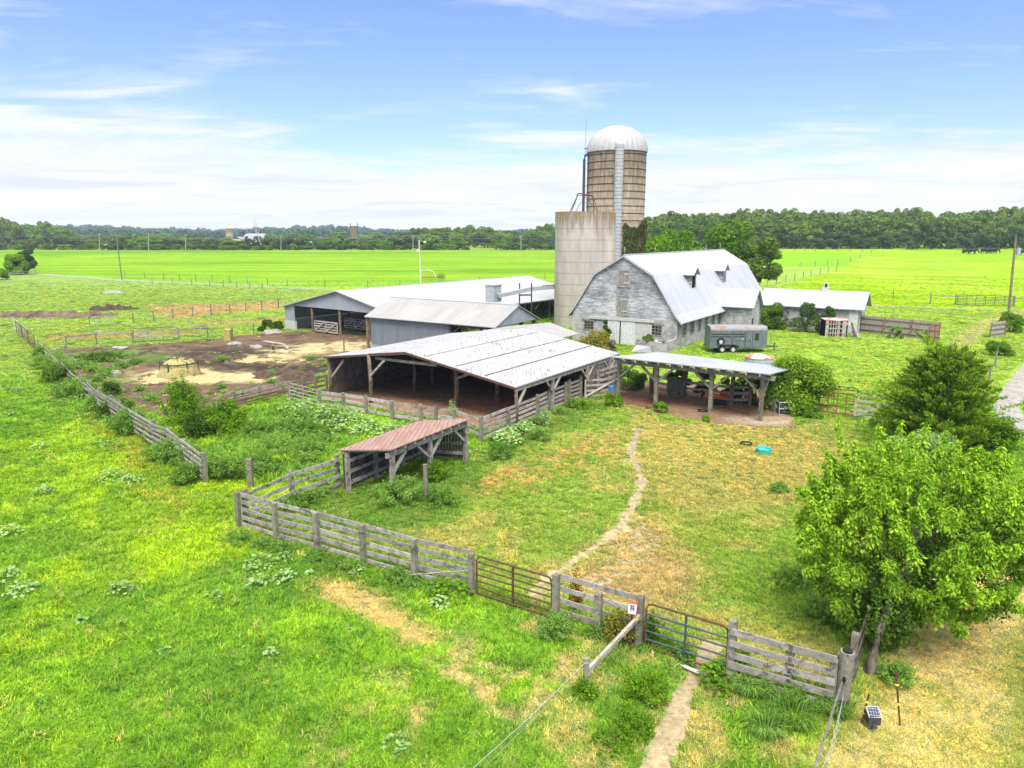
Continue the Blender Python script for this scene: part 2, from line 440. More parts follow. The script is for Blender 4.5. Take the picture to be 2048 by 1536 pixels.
def crown_arrays(lobes, n, g, up=.35, rnd=.8, shell=(.55, 1.05), low=-.75):
    lb = np.array(lobes, float); w = lb[:, 3] ** 2; idx = g.choice(len(lb), n, p=w / w.sum())
    d = rdir(n, g); bad = d[:, 2] < low; d[bad, 2] *= -1
    r = lb[idx, 3] * g.uniform(*shell, n) ** .6
    sz = lb[idx, 4] if lb.shape[1] > 4 else np.ones(n)
    cen = lb[idx, :3] + d * r[:, None] * np.stack([np.ones(n), np.ones(n), sz], 1)
    nor = unit(d + rnd * g.normal(size=(n, 3)) * .6 + np.array([0, 0, up]))
    t = unit(np.cross(nor, rdir(n, g)))
    return cen, t, nor, d

def link(name, me, parent=None, loc=None):
    o = bpy.data.objects.new(name, me); C.objects.link(o)
    if parent: o.parent = parent; WL[o.name] = wloc(parent)
    else:
        o.location = loc or (0, 0, 0); WL[o.name] = Vector(loc or (0, 0, 0))
    return o

def lobes_tree(g, h, w, base=.25, n=12, flat=.85):
    """lobes filling an uneven crown of height h and width w"""
    out = [(0, 0, h * .62, w * .30, .95)]
    for i in range(n):
        z = h * (base + (1 - base) * g.uniform(.08, .86)); f = (z / h - base) / (1 - base)
        rad = w * .5 * math.sqrt(max(.05, 1 - (2 * f - .85) ** 2 * .85)) * g.uniform(.45, .8)
        a = 2.4 * i + g.uniform(0, .8); r = w * g.uniform(.15, .25) * (1 if n < 18 else .78)
        out.append((rad * math.cos(a), rad * math.sin(a), z, r, flat))
    return out

def trunk_mesh(mb, h, r, g, forks=3, w=1.0):
    mb.tube([(0, 0, -.2), (g.normal() * .05 * h * .3, g.normal() * .05 * h * .3, h * .35), (g.normal() * .03 * h, g.normal() * .03 * h, h * .75)], [r, r * .75, r * .3], 7)
    for i in range(forks):
        a = g.uniform(0, 6.28); z = h * g.uniform(.2, .4)
        mb.tube([(0, 0, z), (math.cos(a) * w * .2, math.sin(a) * w * .2, z + h * .15), (math.cos(a) * w * .35, math.sin(a) * w * .35, z + h * .32)], [r * .5, r * .35, r * .12], 6)

PROTO_COUNT = 0
def tree(name, label, cat, loc, h, w, nleaf, lsize, leaf, seed, base=.22, nl=12, group=None, trunk=True, r=None, up=.35, aspect=.7, shell=(.55, 1.05), lobes=None, cname='crown'):
    g = np.random.default_rng(seed); t = thing(name, label, cat, loc, group)
    lb = lobes or lobes_tree(g, h, w, base, nl)
    cen, td, nor, d = crown_arrays(lb, nleaf, g, up=up, shell=shell)
    cen[:, 2] = np.maximum(cen[:, 2], .03)
    L = lsize * g.uniform(.65, 1.35, nleaf)
    o = link(cname, leaf_mesh(cname, cen, td, nor, L, L * aspect, M[leaf]), t)
    if trunk:
        mb = MB(); trunk_mesh(mb, h, r or h * .022, g, 4, w); 
        mb.v = [p + Vector(loc) for p in mb.v]
        mb.build('trunk', M['bark'], t, smooth=True)
    return t

def bush(name, label, cat, loc, h, w, nleaf, lsize, leaf, seed, group=None, d=None, stems=True, up=.3, aspect=.6, conic=False, spiky=0.0):
    """a low plant that starts at the ground; d is its depth when not round"""
    g = np.random.default_rng(seed); d = d or w; lb = []
    n = 9 if max(w, d) < 3 else 16
    for i in range(n):
        f = g.uniform(.12, .8); a = 2.4 * i + g.uniform(0, 1)
        k = (1 - f) if conic else math.sqrt(max(.08, 1 - f * f))
        k *= g.uniform(.5, .8)
        lb.append((math.cos(a) * w * .42 * k, math.sin(a) * d * .42 * k, h * f, min(w, d, h * 1.3) * (.2 if not conic else .2 * (1.25 - f)), .9))
    cen, td, nor, dd = crown_arrays(lb, nleaf, g, up=up, shell=(.4, 1.1), low=-.6)
    if spiky:
        k = int(nleaf * spiky); i = g.choice(nleaf, k, False)
        tips = np.array([(math.cos(a) * w * .4 * q, math.sin(a) * d * .4 * q, h * (1.12 - .45 * q)) for a, q in zip(g.uniform(0, 6.28, 60), g.uniform(.1, 1.25, 60))]) * g.uniform(.6, 1.15, (60, 1))
        j = g.choice(60, k); f = g.uniform(.45, 1.08, k)[:, None]
        root = tips[j] * np.array([.35, .35, 0]); cen[i] = root + (tips[j] - root) * f + g.normal(size=(k, 3)) * lsize * .6
    cen[:, 2] = np.maximum(np.abs(cen[:, 2]), .03)
    L = lsize * g.uniform(.6, 1.4, nleaf)
    t = thing(name, label, cat, loc, group)
    link('foliage', leaf_mesh('foliage', cen, td, nor, L, L * aspect, M[leaf]), t)
    if stems:
        mb = MB(); o = Vector(loc)
        for i in range(5):
            a = g.uniform(0, 6.28); q = g.uniform(.1, .32)
            mb.tube([o + Vector((0, 0, -.05)), o + Vector((math.cos(a) * w * q * .5, math.sin(a) * d * q * .5, h * .35)), o + Vector((math.cos(a) * w * q, math.sin(a) * d * q, h * .7))], [.012 * h + .008, .008 * h + .005, .003], 5)
        mb.build('stem', M['bark'], t)
    return t

def broad_weed(label, loc, h, w, n, seed, leaf='lf_weed', lsize=.16, group=None):
    """a rosette of broad flat leaves on thin stalks"""
    g = np.random.default_rng(seed); t = thing('weed_plant', label, 'weed', loc, group)
    a = g.uniform(0, 6.28, n); r = w * .5 * np.sqrt(g.uniform(.02, 1, n)); z = h * (.35 + .65 * (1 - (2 * r / w) ** 2)) * g.uniform(.6, 1.1, n)
    cen = np.stack([r * np.cos(a), r * np.sin(a), z], 1)
    td = np.stack([np.cos(a), np.sin(a), g.uniform(-.5, .15, n)], 1) + g.normal(size=(n, 3)) * .25
    nor = unit(np.array([0, 0, 1.0]) + np.stack([np.cos(a), np.sin(a), 0 * a], 1) * .35 + g.normal(size=(n, 3)) * .25)
    L = lsize * g.uniform(.6, 1.3, n)
    link('leaves', leaf_mesh('leaves', cen, td, nor, L, L * .85, M[leaf]), t)
    mb = MB(); o = Vector(loc)
    for i in range(0, n, max(1, n // 14)):
        mb.tube([o + Vector((0, 0, -.03)), o + Vector(cen[i]) * .5 + Vector((0, 0, .04)) - o * 0 if False else o + Vector(cen[i] * .55), o + Vector(cen[i])], [.009, .007, .004], 4)
    mb.build('stalk', M['lf_soft'], t)
    return t
# ------------------------------------------------------------------ land
_tab = np.random.default_rng(3).random((256, 256)).astype(np.float32)
def vnoise(x, y):
    xi = np.floor(x).astype(int); yi = np.floor(y).astype(int); fx = x - xi; fy = y - yi
    fx = fx * fx * (3 - 2 * fx); fy = fy * fy * (3 - 2 * fy)
    g = lambda i, j: _tab[(xi + i) & 255, (yi + j) & 255]
    return (g(0, 0) * (1 - fx) + g(1, 0) * fx) * (1 - fy) + (g(0, 1) * (1 - fx) + g(1, 1) * fx) * fy
def fbm(x, y, o=4, s=1.0, sh=0.0):
    x = x * s + sh; y = y * s + sh * 1.7; t = 0; a = .5; n = 0
    for _ in range(o):
        t = t + a * vnoise(x, y); n += a; a *= .55; x = x * 2.07 + 13.1; y = y * 2.03 + 7.7
    return t / n

def poly_px(pts, z=0.0): return [(P(px, py, z).x, P(px, py, z).y) for px, py in pts]

def sd_poly(x, y, pts):
    """signed distance, negative inside"""
    d = np.full(x.shape, 1e9); ins = np.zeros(x.shape, bool); n = len(pts)
    for i in range(n):
        ax, ay = pts[i]; bx, by = pts[(i + 1) % n]
        ex, ey = bx - ax, by - ay; wx, wy = x - ax, y - ay
        h = np.clip((wx * ex + wy * ey) / (ex * ex + ey * ey + 1e-9), 0, 1)
        d = np.minimum(d, (wx - ex * h) ** 2 + (wy - ey * h) ** 2)
        c = ((ay > y) != (by > y)) & (x < (bx - ax) * (y - ay) / ((by - ay) if abs(by - ay) > 1e-9 else 1e-9) + ax)
        ins ^= c
    d = np.sqrt(d); return np.where(ins, -d, d)
def sd_line(x, y, pts):
    d = np.full(x.shape, 1e9)
    for (ax, ay), (bx, by) in zip(pts[:-1], pts[1:]):
        ex, ey = bx - ax, by - ay; wx, wy = x - ax, y - ay
        h = np.clip((wx * ex + wy * ey) / (ex * ex + ey * ey + 1e-9), 0, 1)
        d = np.minimum(d, (wx - ex * h) ** 2 + (wy - ey * h) ** 2)
    return np.sqrt(d)
def inz(x, y, pts, soft=.5, warp=.8, ws=.6):
    d = sd_poly(x, y, pts) + (fbm(x, y, 3, ws, 5.0) - .5) * 2 * warp
    return sstep(soft, -soft, d)
def blob(x, y, px, py, rx, ry, warp=.6, ws=.8):
    c = P(px, py); d = np.sqrt(((x - c.x) / rx) ** 2 + ((y - c.y) / ry) ** 2) + (fbm(x, y, 3, ws, 9.0) - .5) * 2 * warp
    return sstep(1.25, .6, d)

Z_paddock = poly_px([(478, 1060), (950, 1170), (1290, 1260), (1680, 1405), (1735, 1260), (1770, 1000), (1720, 835), (1640, 800), (1600, 852), (1235, 796), (1160, 800), (962, 890), (930, 925), (700, 965)])
Z_yard = poly_px([(88, 702), (250, 690), (400, 683), (470, 672), (560, 665), (640, 662), (745, 668), (760, 720), (660, 725), (655, 760), (580, 790), (425, 828), (300, 842), (180, 780), (120, 738)])
Z_shed = poly_px([(640, 795), (655, 770), (760, 715), (1000, 700), (1190, 745), (1160, 798), (962, 862), (840, 838), (700, 812)])
Z_lean = poly_px([(1190, 780), (1260, 765), (1420, 770), (1545, 790), (1590, 822), (1592, 856), (1515, 856), (1410, 846), (1320, 828), (1215, 800)])
L_path = poly_px([(1277, 860), (1266, 885), (1264, 910), (1276, 940), (1284, 962), (1272, 1000), (1252, 1040), (1205, 1085), (1150, 1120), (1095, 1160), (1062, 1190)])
L_path2 = poly_px([(1262, 1035), (1290, 1085), (1262, 1130), (1180, 1170), (1090, 1195)])
L_path3 = poly_px([(1425, 1290), (1400, 1340), (1372, 1375), (1352, 1430), (1335, 1480), (1308, 1545)])
L_lane = [(PT(a, b).x, PT(a, b).y) for a, b in [(-200, 536), (70, 548), (250, 561), (420, 569), (560, 575), (760, 586), (1000, 604)]]
L_lane2 = [(PT(a, b).x, PT(a, b).y) for a, b in [(1600, 604), (1760, 612), (1900, 617), (2048, 621), (2300, 632)]]
L_drive = [(PT(a, b).x, PT(a, b).y) for a, b in [(2120, 690), (2062, 735), (2030, 780), (2012, 815), (2030, 850), (2090, 890)]]
Z_strip1 = poly_px([(300, 612), (560, 602), (565, 618), (440, 628), (330, 640)])

def land_colour(x, y):
    """base colour of the land (linear) and how tall the grass stands"""
    sh = x.shape
    n1 = fbm(x, y, 4, .55); n2 = fbm(x, y, 4, 1.9, 20.); n3 = fbm(x, y, 3, .12, 40.)
    def lerp(a, b, k): return a + (np.asarray(b) - a) * k[..., None]
    c = np.empty(sh + (3,)); c[:] = (.138, .268, .025)
    h = np.full(sh, .135)
    c = lerp(c, (.205, .345, .026), sstep(.42, .66, n1) * .75)                       # lush lime patches
    c = lerp(c, (.095, .20, .024), sstep(.52, .38, n2) * .7)               # darker tussocks
    c = lerp(c, (.265, .39, .018), blob(x, y, 420, 1010, 4.5, 7.5) * .8)
    c = lerp(c, (.265, .39, .018), blob(x, y, 180, 900, 5, 8) * .4)
    c = lerp(c, (.10, .20, .028), blob(x, y, 720, 1120, 4.2, 2.6, .5) * .7)
    c = lerp(c, (.105, .215, .03), sstep(.50, .60, fbm(x, y, 4, .28, 44.)) * .55)
    # old cow track along the left fence
    tr = poly_px([(240, 820), (300, 900), (340, 960), (370, 1010), (330, 1050), (280, 1000), (215, 900), (185, 830)])
    c = lerp(c, (.22, .22, .035), inz(x, y, tr, .6, .8) * sstep(.35, .6, n2) * .8)
    # mown hay strips in front of the gates
    st = poly_px([(625, 1150), (700, 1160), (860, 1250), (870, 1290), (800, 1290), (690, 1210), (640, 1200)])
    k = inz(x, y, st, .4, .45, 1.5); c = lerp(c, (.36, .285, .125), k * .9); h = h * (1 - .8 * k)
    st = poly_px([(720, 1430), (860, 1330), (1010, 1260), (1100, 1230), (1180, 1280), (1190, 1340), (1010, 1480), (930, 1560), (640, 1560)])
    k = inz(x, y, st, .9, .9, 1.0); n = sstep(.40, .62, fbm(x, y, 4, 1.5, 60.))
    c = lerp(c, (.35, .30, .14), k * n * .9); h = h * (1 - .55 * k * n)
    st = poly_px([(1180, 1420), (1290, 1330), (1340, 1330), (1420, 1350), (1700, 1420), (1640, 1560), (1060, 1560)])
    k = inz(x, y, st, .7, .8, 1.0); n = sstep(.42, .62, fbm(x, y, 4, 1.3, 80.)); c = lerp(c, (.34, .295, .12), k * n * .8)
    # right corner, cut and dry
    dr = poly_px([(1700, 1420), (1790, 1290), (1880, 1180), (1990, 1130), (2200, 1120), (2300, 1600), (1600, 1600)])
    k = inz(x, y, dr, .7, .7, .9); n = sstep(.25, .6, fbm(x, y, 4, .9, 100.))
    c = lerp(c, (.29, .285, .085), k); c = lerp(c, (.40, .355, .165), k * n * .75); h = h * (1 - .7 * k)
    rg = poly_px([(1990, 1290), (2100, 1200), (2200, 1600), (2020, 1600)]); c = lerp(c, (.12, .18, .02), inz(x, y, rg, .5, .5) * .7)
    # the paddock, grazed short
    k = inz(x, y, Z_paddock, .35, .35, 1.2)
    pc = np.empty(sh + (3,)); pc[:] = (.195, .262, .052)
    pc = lerp(pc, (.165, .25, .042), sstep(.45, .6, n1)); pc = lerp(pc, (.29, .265, .09), sstep(.50, .38, n1) * .65)
    far = inz(x, y, poly_px([(1290, 850), (1590, 860), (1690, 870), (1640, 1010), (1400, 1040), (1285, 990)]), 1.2, 1.2, .5); pc = lerp(pc, (.285, .258, .088), far * .78)
    far = inz(x, y, poly_px([(900, 985), (990, 940), (1100, 900), (1240, 860), (1262, 880), (1180, 930), (1060, 975), (960, 1000)]), .8, .9, .8); pc = lerp(pc, (.33, .245, .085), far * sstep(.38, .6, n2) * .9)
    far = inz(x, y, poly_px([(1150, 1150), (1230, 1060), (1290, 1040), (1345, 1090), (1400, 1200), (1350, 1240), (1200, 1190)]), .7, .8, .9); pc = lerp(pc, (.31, .245, .115), far * .85)
    far = inz(x, y, poly_px([(560, 1060), (600, 980), (700, 970), (800, 960), (930, 925), (1160, 805), (1230, 800), (1180, 840), (1020, 900), (930, 1000), (900, 1040), (760, 1080)]), .6, .7, .8); pc = lerp(pc, (.09, .185, .028), far * .8)
    far = inz(x, y, poly_px([(1480, 1120), (1600, 1040), (1700, 1050), (1720, 1300), (1560, 1260), (1420, 1200)]), .8, .8, .8); pc = lerp(pc, (.15, .26, .035), far * .8)
    c = lerp(c, pc, k); h = np.where(k > .5, .075, h)
    # weedy pen left of the red shed
    wp = poly_px([(430, 830), (640, 800), (840, 835), (960, 860), (930, 900), (690, 900), (690, 965), (510, 975), (405, 950), (330, 850)])
    k = inz(x, y, wp, .6, .6, .8); c = lerp(c, (.12, .24, .035), k * .8); c = lerp(c, (.20, .34, .02), k * sstep(.5, .62, n1)); h = np.where(k > .5, .24, h)
    # beyond the yard: grazed pasture, tracks, lawn behind the sheds
    mid = sstep(44, 58, y) * sstep(-1, -6, x - (y - 50) * .05)
    c = lerp(c, (.195, .275, .052), mid * .85); c = lerp(c, (.15, .26, .06), mid * sstep(.55, .45, n1) * .5)
    tan = inz(x, y, Z_strip1, 1.2, 1.2, .3); c = lerp(c, (.30, .225, .11), tan * .85)
    tan = inz(x, y, poly_px([(60, 655), (250, 650), (440, 652), (600, 640), (570, 632), (300, 650)]), 1.2, 1.5, .3); c = lerp(c, (.27, .23, .09), tan * .7)
    tan = inz(x, y, poly_px([(90, 668), (240, 664), (400, 660), (400, 670), (100, 682)]), .8, .9, .4); c = lerp(c, (.28, .22, .10), tan * .7)
    lawn = sstep(42, 47, y) * sstep(4, 9, x - (y - 44) * .2)
    c = lerp(c, (.215, .325, .045), lawn * .9); c = lerp(c, (.15, .265, .04), lawn * sstep(.52, .42, n1) * .6); c = lerp(c, (.25, .33, .05), lawn * sstep(.56, .64, n1) * .5)
    c = lerp(c, (.29, .31, .09), lawn * sstep(.5, .25, sd_line(x, y, poly_px([(1480, 705), (1620, 688), (1800, 680), (1900, 660)]))) * .6)
    c = lerp(c, (.30, .30, .12), lawn * sstep(1.6, .5, sd_line(x, y, [(PT(a, b).x, PT(a, b).y) for a, b in [(2048, 624), (2000, 634), (1960, 655), (1920, 690)]])) * .75)
    c = lerp(c, (.07, .13, .03), np.maximum(mid, lawn * .6) * sstep(.74, .80, fbm(x, y, 2, .75, 91.)) * .8)
    h = np.where((lawn > .5) | (mid > .5), .085, h)
    # big fields
    k = sstep(-1.5, 1.5, y - np.interp(x, [p[0] for p in L_lane], [p[1] for p in L_lane])) * sstep(20, 12, x - (y - 100) * .1)
    band = fbm(x * .25, y, 3, .045, 7.)
    fc = np.empty(sh + (3,)); fc[:] = (.195, .325, .012); fc = lerp(fc, (.10, .235, .006), sstep(.44, .62, band)); fc = lerp(fc, (.12, .24, .008), sstep(.45, .6, fbm(x * .12, y, 4, .16, 17.)) * .5); fc = lerp(fc, (.24, .38, .04), sstep(200, 130, y) * .5)
    fc = lerp(fc, (.10, .22, .006), .7 * sstep(.2, .9, .5 + .5 * np.sin(y / 2.3 + 4 * fbm(x, y, 3, .03, 8.))) * fbm(x, y, 3, .05, 18.))
    c = lerp(c, fc, k)
    k = sstep(-2, 2, y - np.interp(x, [p[0] for p in L_lane2], [p[1] for p in L_lane2])) * sstep(.17, .20, x / np.maximum(y, 1))
    fc = np.empty(sh + (3,)); fc[:] = (.235, .365, .012); fc = lerp(fc, (.175, .33, .009), sstep(.5, .6, band) * .7); fc = lerp(fc, (.185, .305, .010), sstep(.46, .62, fbm(x * .15, y, 4, .2, 19.)) * .5); fc = lerp(fc, (.32, .42, .05), sstep(.57, .65, fbm(x, y, 4, .08, 33.)) * .5)
    fc = lerp(fc, (.13, .25, .006), .7 * sstep(.2, .9, .5 + .5 * np.sin((y * .9 + x * .35) / 1.7 + 4 * fbm(x, y, 3, .03, 8.))) * fbm(x, y, 3, .05, 18.))
    c = lerp(c, fc, k)
    v = [(PT(a, b).x, PT(a, b).y) for a, b in [(1500, 600), (1530, 585), (1630, 550), (1700, 528), (1745, 508), (1530, 503), (1400, 520)]]
    k = inz(x, y, v, 1.5, 1.0, .1); c = lerp(c, (.165, .34, .014), k); 
    v = [(PT(a, b).x, PT(a, b).y) for a, b in [(1500, 604), (1530, 587), (1610, 556), (1690, 535), (1500, 532)]]
    k = inz(x, y, v, 1.5, 1.5, .1); c = lerp(c, (.235, .32, .055), k * .8)
    c = lerp(c, (.27, .27, .06), sstep(395, 400, y) * sstep(.2, .1, x / np.maximum(y, 1)) * .6)
    c = c * (1 + (n3[..., None] - .5) * .25 + (fbm(x, y, 2, 5.0, 3.)[..., None] - .5) * .2)
    return np.clip(c, .003, 1), h

# one sheet from under the camera to the horizon, rows closer together near the camera
_d = np.exp(np.linspace(math.log(5.0), math.log(1850.0), 720)); _t = np.linspace(-1.35, 1.35, 560)
GX, GY = _d[:, None] * _t[None, :], np.repeat(_d[:, None], len(_t), 1)
GZ = terr(GX, GY)
_rough = (fbm(GX, GY, 3, .9, 2.) - .5) * .16 * sstep(200, 30, GY)
def grid_mesh(name, X, Y, Z, keep=None, attrs=None):
    r, cc = X.shape; idx = np.arange(r * cc).reshape(r, cc)
    q = np.stack([idx[:-1, :-1], idx[:-1, 1:], idx[1:, 1:], idx[1:, :-1]], -1).reshape(-1, 4)
    co = np.stack([X, Y, Z], -1).reshape(-1, 3)
    at = {k: v.reshape(r * cc, -1) for k, v in (attrs or {}).items()}
    if keep is not None:
        kf = keep.reshape(-1)[q].any(1); q = q[kf]; u, inv = np.unique(q, return_inverse=True); q = inv.reshape(-1, 4); co = co[u]; at = {k: v[u] for k, v in at.items()}
    me = bpy.data.meshes.new(name); n = len(q)
    me.vertices.add(len(co)); me.vertices.foreach_set('co', co.astype(np.float32).ravel())
    me.loops.add(n * 4); me.loops.foreach_set('vertex_index', q.astype(np.int32).ravel())
    me.polygons.add(n); me.polygons.foreach_set('loop_start', np.arange(0, n * 4, 4, dtype=np.int32)); me.polygons.foreach_set('loop_total', np.full(n, 4, np.int32))
    me.polygons.foreach_set('use_smooth', np.ones(n, bool)); me.update()
    for k, v in at.items():
        if v.shape[1] == 3:
            a = me.color_attributes.new(k, 'FLOAT_COLOR', 'POINT'); a.data.foreach_set('color', np.concatenate([v, np.ones((len(v), 1))], 1).astype(np.float32).ravel())
        else:
            a = me.attributes.new(k, 'FLOAT', 'POINT'); a.data.foreach_set('value', v.astype(np.float32).ravel())
    return me

GC, GH = land_colour(GX, GY)
def f_land(t, b):
    c = t.attr('tint'); p = t.pos()
    n = t.noise(p, 5.5, 5, .7); n2 = t.noise(p, 1.1, 4, .6); n3 = t.noise(t.map(p, (.25, 1, 1)), .35, 4, .6)
    c = t.mix(1.0, c, t.ramp(n, [(.3, (.62, .66, .6)), (.7, (1.3, 1.26, 1.4))]), 'MULTIPLY')
    c = t.mix(1.0, c, t.ramp(n2, [(.3, (.8, .86, .8)), (.7, (1.17, 1.12, 1.2))]), 'MULTIPLY')
    c = t.mix(1.0, c, t.ramp(n3, [(.35, (.88, .92, .9)), (.65, (1.1, 1.06, 1.1))]), 'MULTIPLY')
    t.put(b.inputs['Base Color'], c); t.put(b.inputs['Normal'], t.bump(n, .8, .08))
M['land'] = mat('grassland', f_land, rough=1, spec=.03)
land = link('ground', None) if False else bpy.data.objects.new('ground', grid_mesh('ground', GX, GY, GZ + _rough, None, {'tint': GC})); C.objects.link(land)
land.data.materials.append(M['land']); tag(land, 'bright green pasture, paddock turf and rolling fields of the farm', 'ground', kind='structure')

def sheet(name, label, cat, mask, col, mname, lift, bumpd=.05, edge=1.7):
    """a thin layer of earth or gravel on the ground with a ragged edge"""
    m = bpy.data.materials.new(mname); m.use_nodes = True; t = NT(m); b = t.n['Principled BSDF']; b.inputs['Roughness'].default_value = 1; b.inputs['Specular IOR Level'].default_value = .05
    p = t.pos(); n = t.noise(p, 7, 5, .7); n1 = t.noise(p, 1.7, 4, .65)
    c = t.mix(1.0, t.attr('tint'), t.ramp(n, [(.3, .6), (.7, 1.35)]), 'MULTIPLY'); c = t.mix(1.0, c, t.ramp(n1, [(.3, .78), (.7, 1.2)]), 'MULTIPLY')
    t.put(b.inputs['Base Color'], c); t.put(b.inputs['Normal'], t.bump(t.math('ADD', n, n1), .9, bumpd))
    k = t.math('ADD', t.attr('cover', out='Fac'), t.math('MULTIPLY', t.math('SUBTRACT', t.math('ADD', t.math('MULTIPLY', n, .5), t.math('MULTIPLY', n1, .5)), .5), edge))
    tr = t.new('ShaderNodeBsdfTransparent'); mx = t.new('ShaderNodeMixShader'); t.put(mx.inputs[0], t.math('GREATER_THAN', k, .5))
    t.l.new(tr.outputs[0], mx.inputs[1]); t.l.new(b.outputs[0], mx.inputs[2]); t.l.new(mx.outputs[0], t.n['Material Output'].inputs[0])
    o = bpy.data.objects.new(name, grid_mesh(name, GX, GY, GZ + _rough + lift, mask > .02, {'tint': col, 'cover': mask})); C.objects.link(o); o.data.materials.append(m)
    return tag(o, label, cat, kind='structure')

def lerp3(a, b, k): return a + (np.asarray(b) - a) * k[..., None]
# dirt of the cattle yard with straw and trodden manure
msk = inz(GX, GY, Z_yard, .8, .8, .5)
yc = np.empty(GX.shape + (3,)); yc[:] = (.125, .082, .052)
yc = lerp3(yc, (.036, .027, .024), np.maximum.reduce([blob(GX, GY, 430, 712, 6, 4.5, .5), blob(GX, GY, 550, 745, 4.5, 4, .5), blob(GX, GY, 470, 735, 3, 1.0, .4), blob(GX, GY, 640, 745, 2.6, 4, .5)]) * .93)
yc = lerp3(yc, (.44, .355, .18), np.maximum.reduce([blob(GX, GY, 365, 750, 4.6, 2.6, .5), blob(GX, GY, 450, 757, 3.6, 2.0, .5), blob(GX, GY, 530, 715, 3.2, 2.3, .5), blob(GX, GY, 600, 700, 3.5, 2.6, .5), blob(GX, GY, 690, 690, 3.4, 2.6, .5), blob(GX, GY, 480, 750, 1.6, 1.2, .3)]) * .95)
yc = lerp3(yc, (.09, .16, .03), np.maximum.reduce([blob(GX, GY, 200, 715, 6.5, 4.5, .6), blob(GX, GY, 180, 760, 3, 3, .6), blob(GX, GY, 640, 715, 2, 1.5, .5) * .7]) * .75)
yc = lerp3(yc, (.05, .036, .03), sstep(.52, .64, fbm(GX, GY, 5, 1.1, 51.)) * .8); yc = lerp3(yc, (.25, .19, .11), sstep(.58, .68, fbm(GX, GY, 5, 1.6, 71.)) * .3)
hole = np.maximum(blob(GX, GY, 190, 715, 5.5, 4, .7), blob(GX, GY, 150, 745, 3.5, 3, .7))
sheet('dirt_yard', 'brown cattle yard of dirt, manure and straw by the sheds', 'yard', msk * (1 - .3 * hole), yc, 'yard_dirt', .012)
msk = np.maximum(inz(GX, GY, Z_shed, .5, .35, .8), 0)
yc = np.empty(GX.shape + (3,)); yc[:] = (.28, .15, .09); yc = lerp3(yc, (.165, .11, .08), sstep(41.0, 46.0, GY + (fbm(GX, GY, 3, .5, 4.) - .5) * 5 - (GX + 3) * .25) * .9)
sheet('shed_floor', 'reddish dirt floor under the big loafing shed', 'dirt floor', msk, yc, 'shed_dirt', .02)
msk = inz(GX, GY, Z_lean, .45, .4, .9)
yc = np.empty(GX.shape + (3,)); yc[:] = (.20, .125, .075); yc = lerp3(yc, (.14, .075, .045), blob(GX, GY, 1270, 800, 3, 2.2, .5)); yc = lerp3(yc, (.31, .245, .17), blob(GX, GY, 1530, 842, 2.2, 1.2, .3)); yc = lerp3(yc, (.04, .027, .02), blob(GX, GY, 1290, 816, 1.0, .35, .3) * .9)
sheet('worn_earth', 'worn bare earth under the lean-to roof', 'bare earth', msk, yc, 'worn_dirt', .016)
nz = fbm(GX, GY, 3, 1.3, 15.)
msk = sstep(.46, .05, sd_line(GX, GY, L_path) + (nz - .5) * .45) * (1 - .45 * sstep(26, 20, GY)); msk = np.maximum(msk, sstep(.9, .1, sd_line(GX, GY, L_path2) + (nz - .5) * .9) * .8)
msk = np.maximum(msk, sstep(.36, .12, sd_line(GX, GY, L_path3) + (nz - .5) * .25))
yc = np.empty(GX.shape + (3,)); yc[:] = (.33, .265, .15); yc = lerp3(yc, (.27, .225, .14), sstep(22, 34, GY))
sheet('footpath', 'narrow worn footpath winding across the paddock and through the blue gate', 'footpath', msk, yc, 'path_earth', .008, .05, 3.2)
w = np.where(GX < 40, 1.4, 1.5); msk = sstep(1.0, .7, np.minimum(sd_line(GX, GY, L_lane) / 2.4, np.minimum(sd_line(GX, GY, L_lane2) / 1.7, sd_line(GX, GY, L_drive) / .75)))
yc = np.empty(GX.shape + (3,)); yc[:] = (.27, .255, .22); yc = lerp3(yc, (.22, .28, .12), sstep(10, 0, GX) * .8)
sheet('gravel_lane', 'pale gravel lane and drive between the fields', 'lane', msk, yc, 'lane_gravel', .03)

# ------------------------------------------------------------------ grass, far too much to count: one object
def tuft(seed, n, dry, h=1.0, spread=.5):
    g = np.random.default_rng(seed); a = g.uniform(0, 6.28, n); r = spread * np.sqrt(g.uniform(0, 1, n)); hh = h * g.uniform(.4, 1.0, n)
    b = np.stack([r * np.cos(a), r * np.sin(a), 0 * a - .03], 1); la = g.uniform(0, 6.28, n); ln = g.uniform(.15, .75, n) * hh
    m = b + np.stack([np.cos(la) * ln * .35, np.sin(la) * ln * .35, hh * .62], 1); t = b + np.stack([np.cos(la) * ln, np.sin(la) * ln, hh * g.uniform(.75, 1.0, n)], 1)
    wa = la + 1.57 + g.normal(size=n) * .5; w = g.uniform(.03, .06, n)[:, None]; sd = np.stack([np.cos(wa), np.sin(wa), 0 * wa], 1) * w
    v = np.stack([b - sd, b + sd, m + sd * .75, m - sd * .75, t], 1).reshape(-1, 3).astype(np.float32)
    k = np.arange(n)[:, None] * 5
    f = [list(q) for q in (k + np.array([[0, 1, 2, 3]]))] + [list(q) for q in (k + np.array([[3, 2, 4]]))]
    me = bpy.data.meshes.new('tuft'); me.from_pydata([tuple(p) for p in v], [], f); me.materials.append(M['blade'])
    return bpy.data.objects.new('grass_tuft', me)
m = bpy.data.materials.new('grass_blades'); m.use_nodes = True; M['blade'] = m; t = NT(m); t.n.remove(t.n['Principled BSDF'])
c = t.attr('tint', 'INSTANCER'); k = t.isl(); c = t.mix(1.0, c, t.ramp(k, [(0, (.95, 1.0, .9)), (.5, (1.6, 1.58, 1.25)), (1, (2.45, 2.1, 2.0))]), 'MULTIPLY')
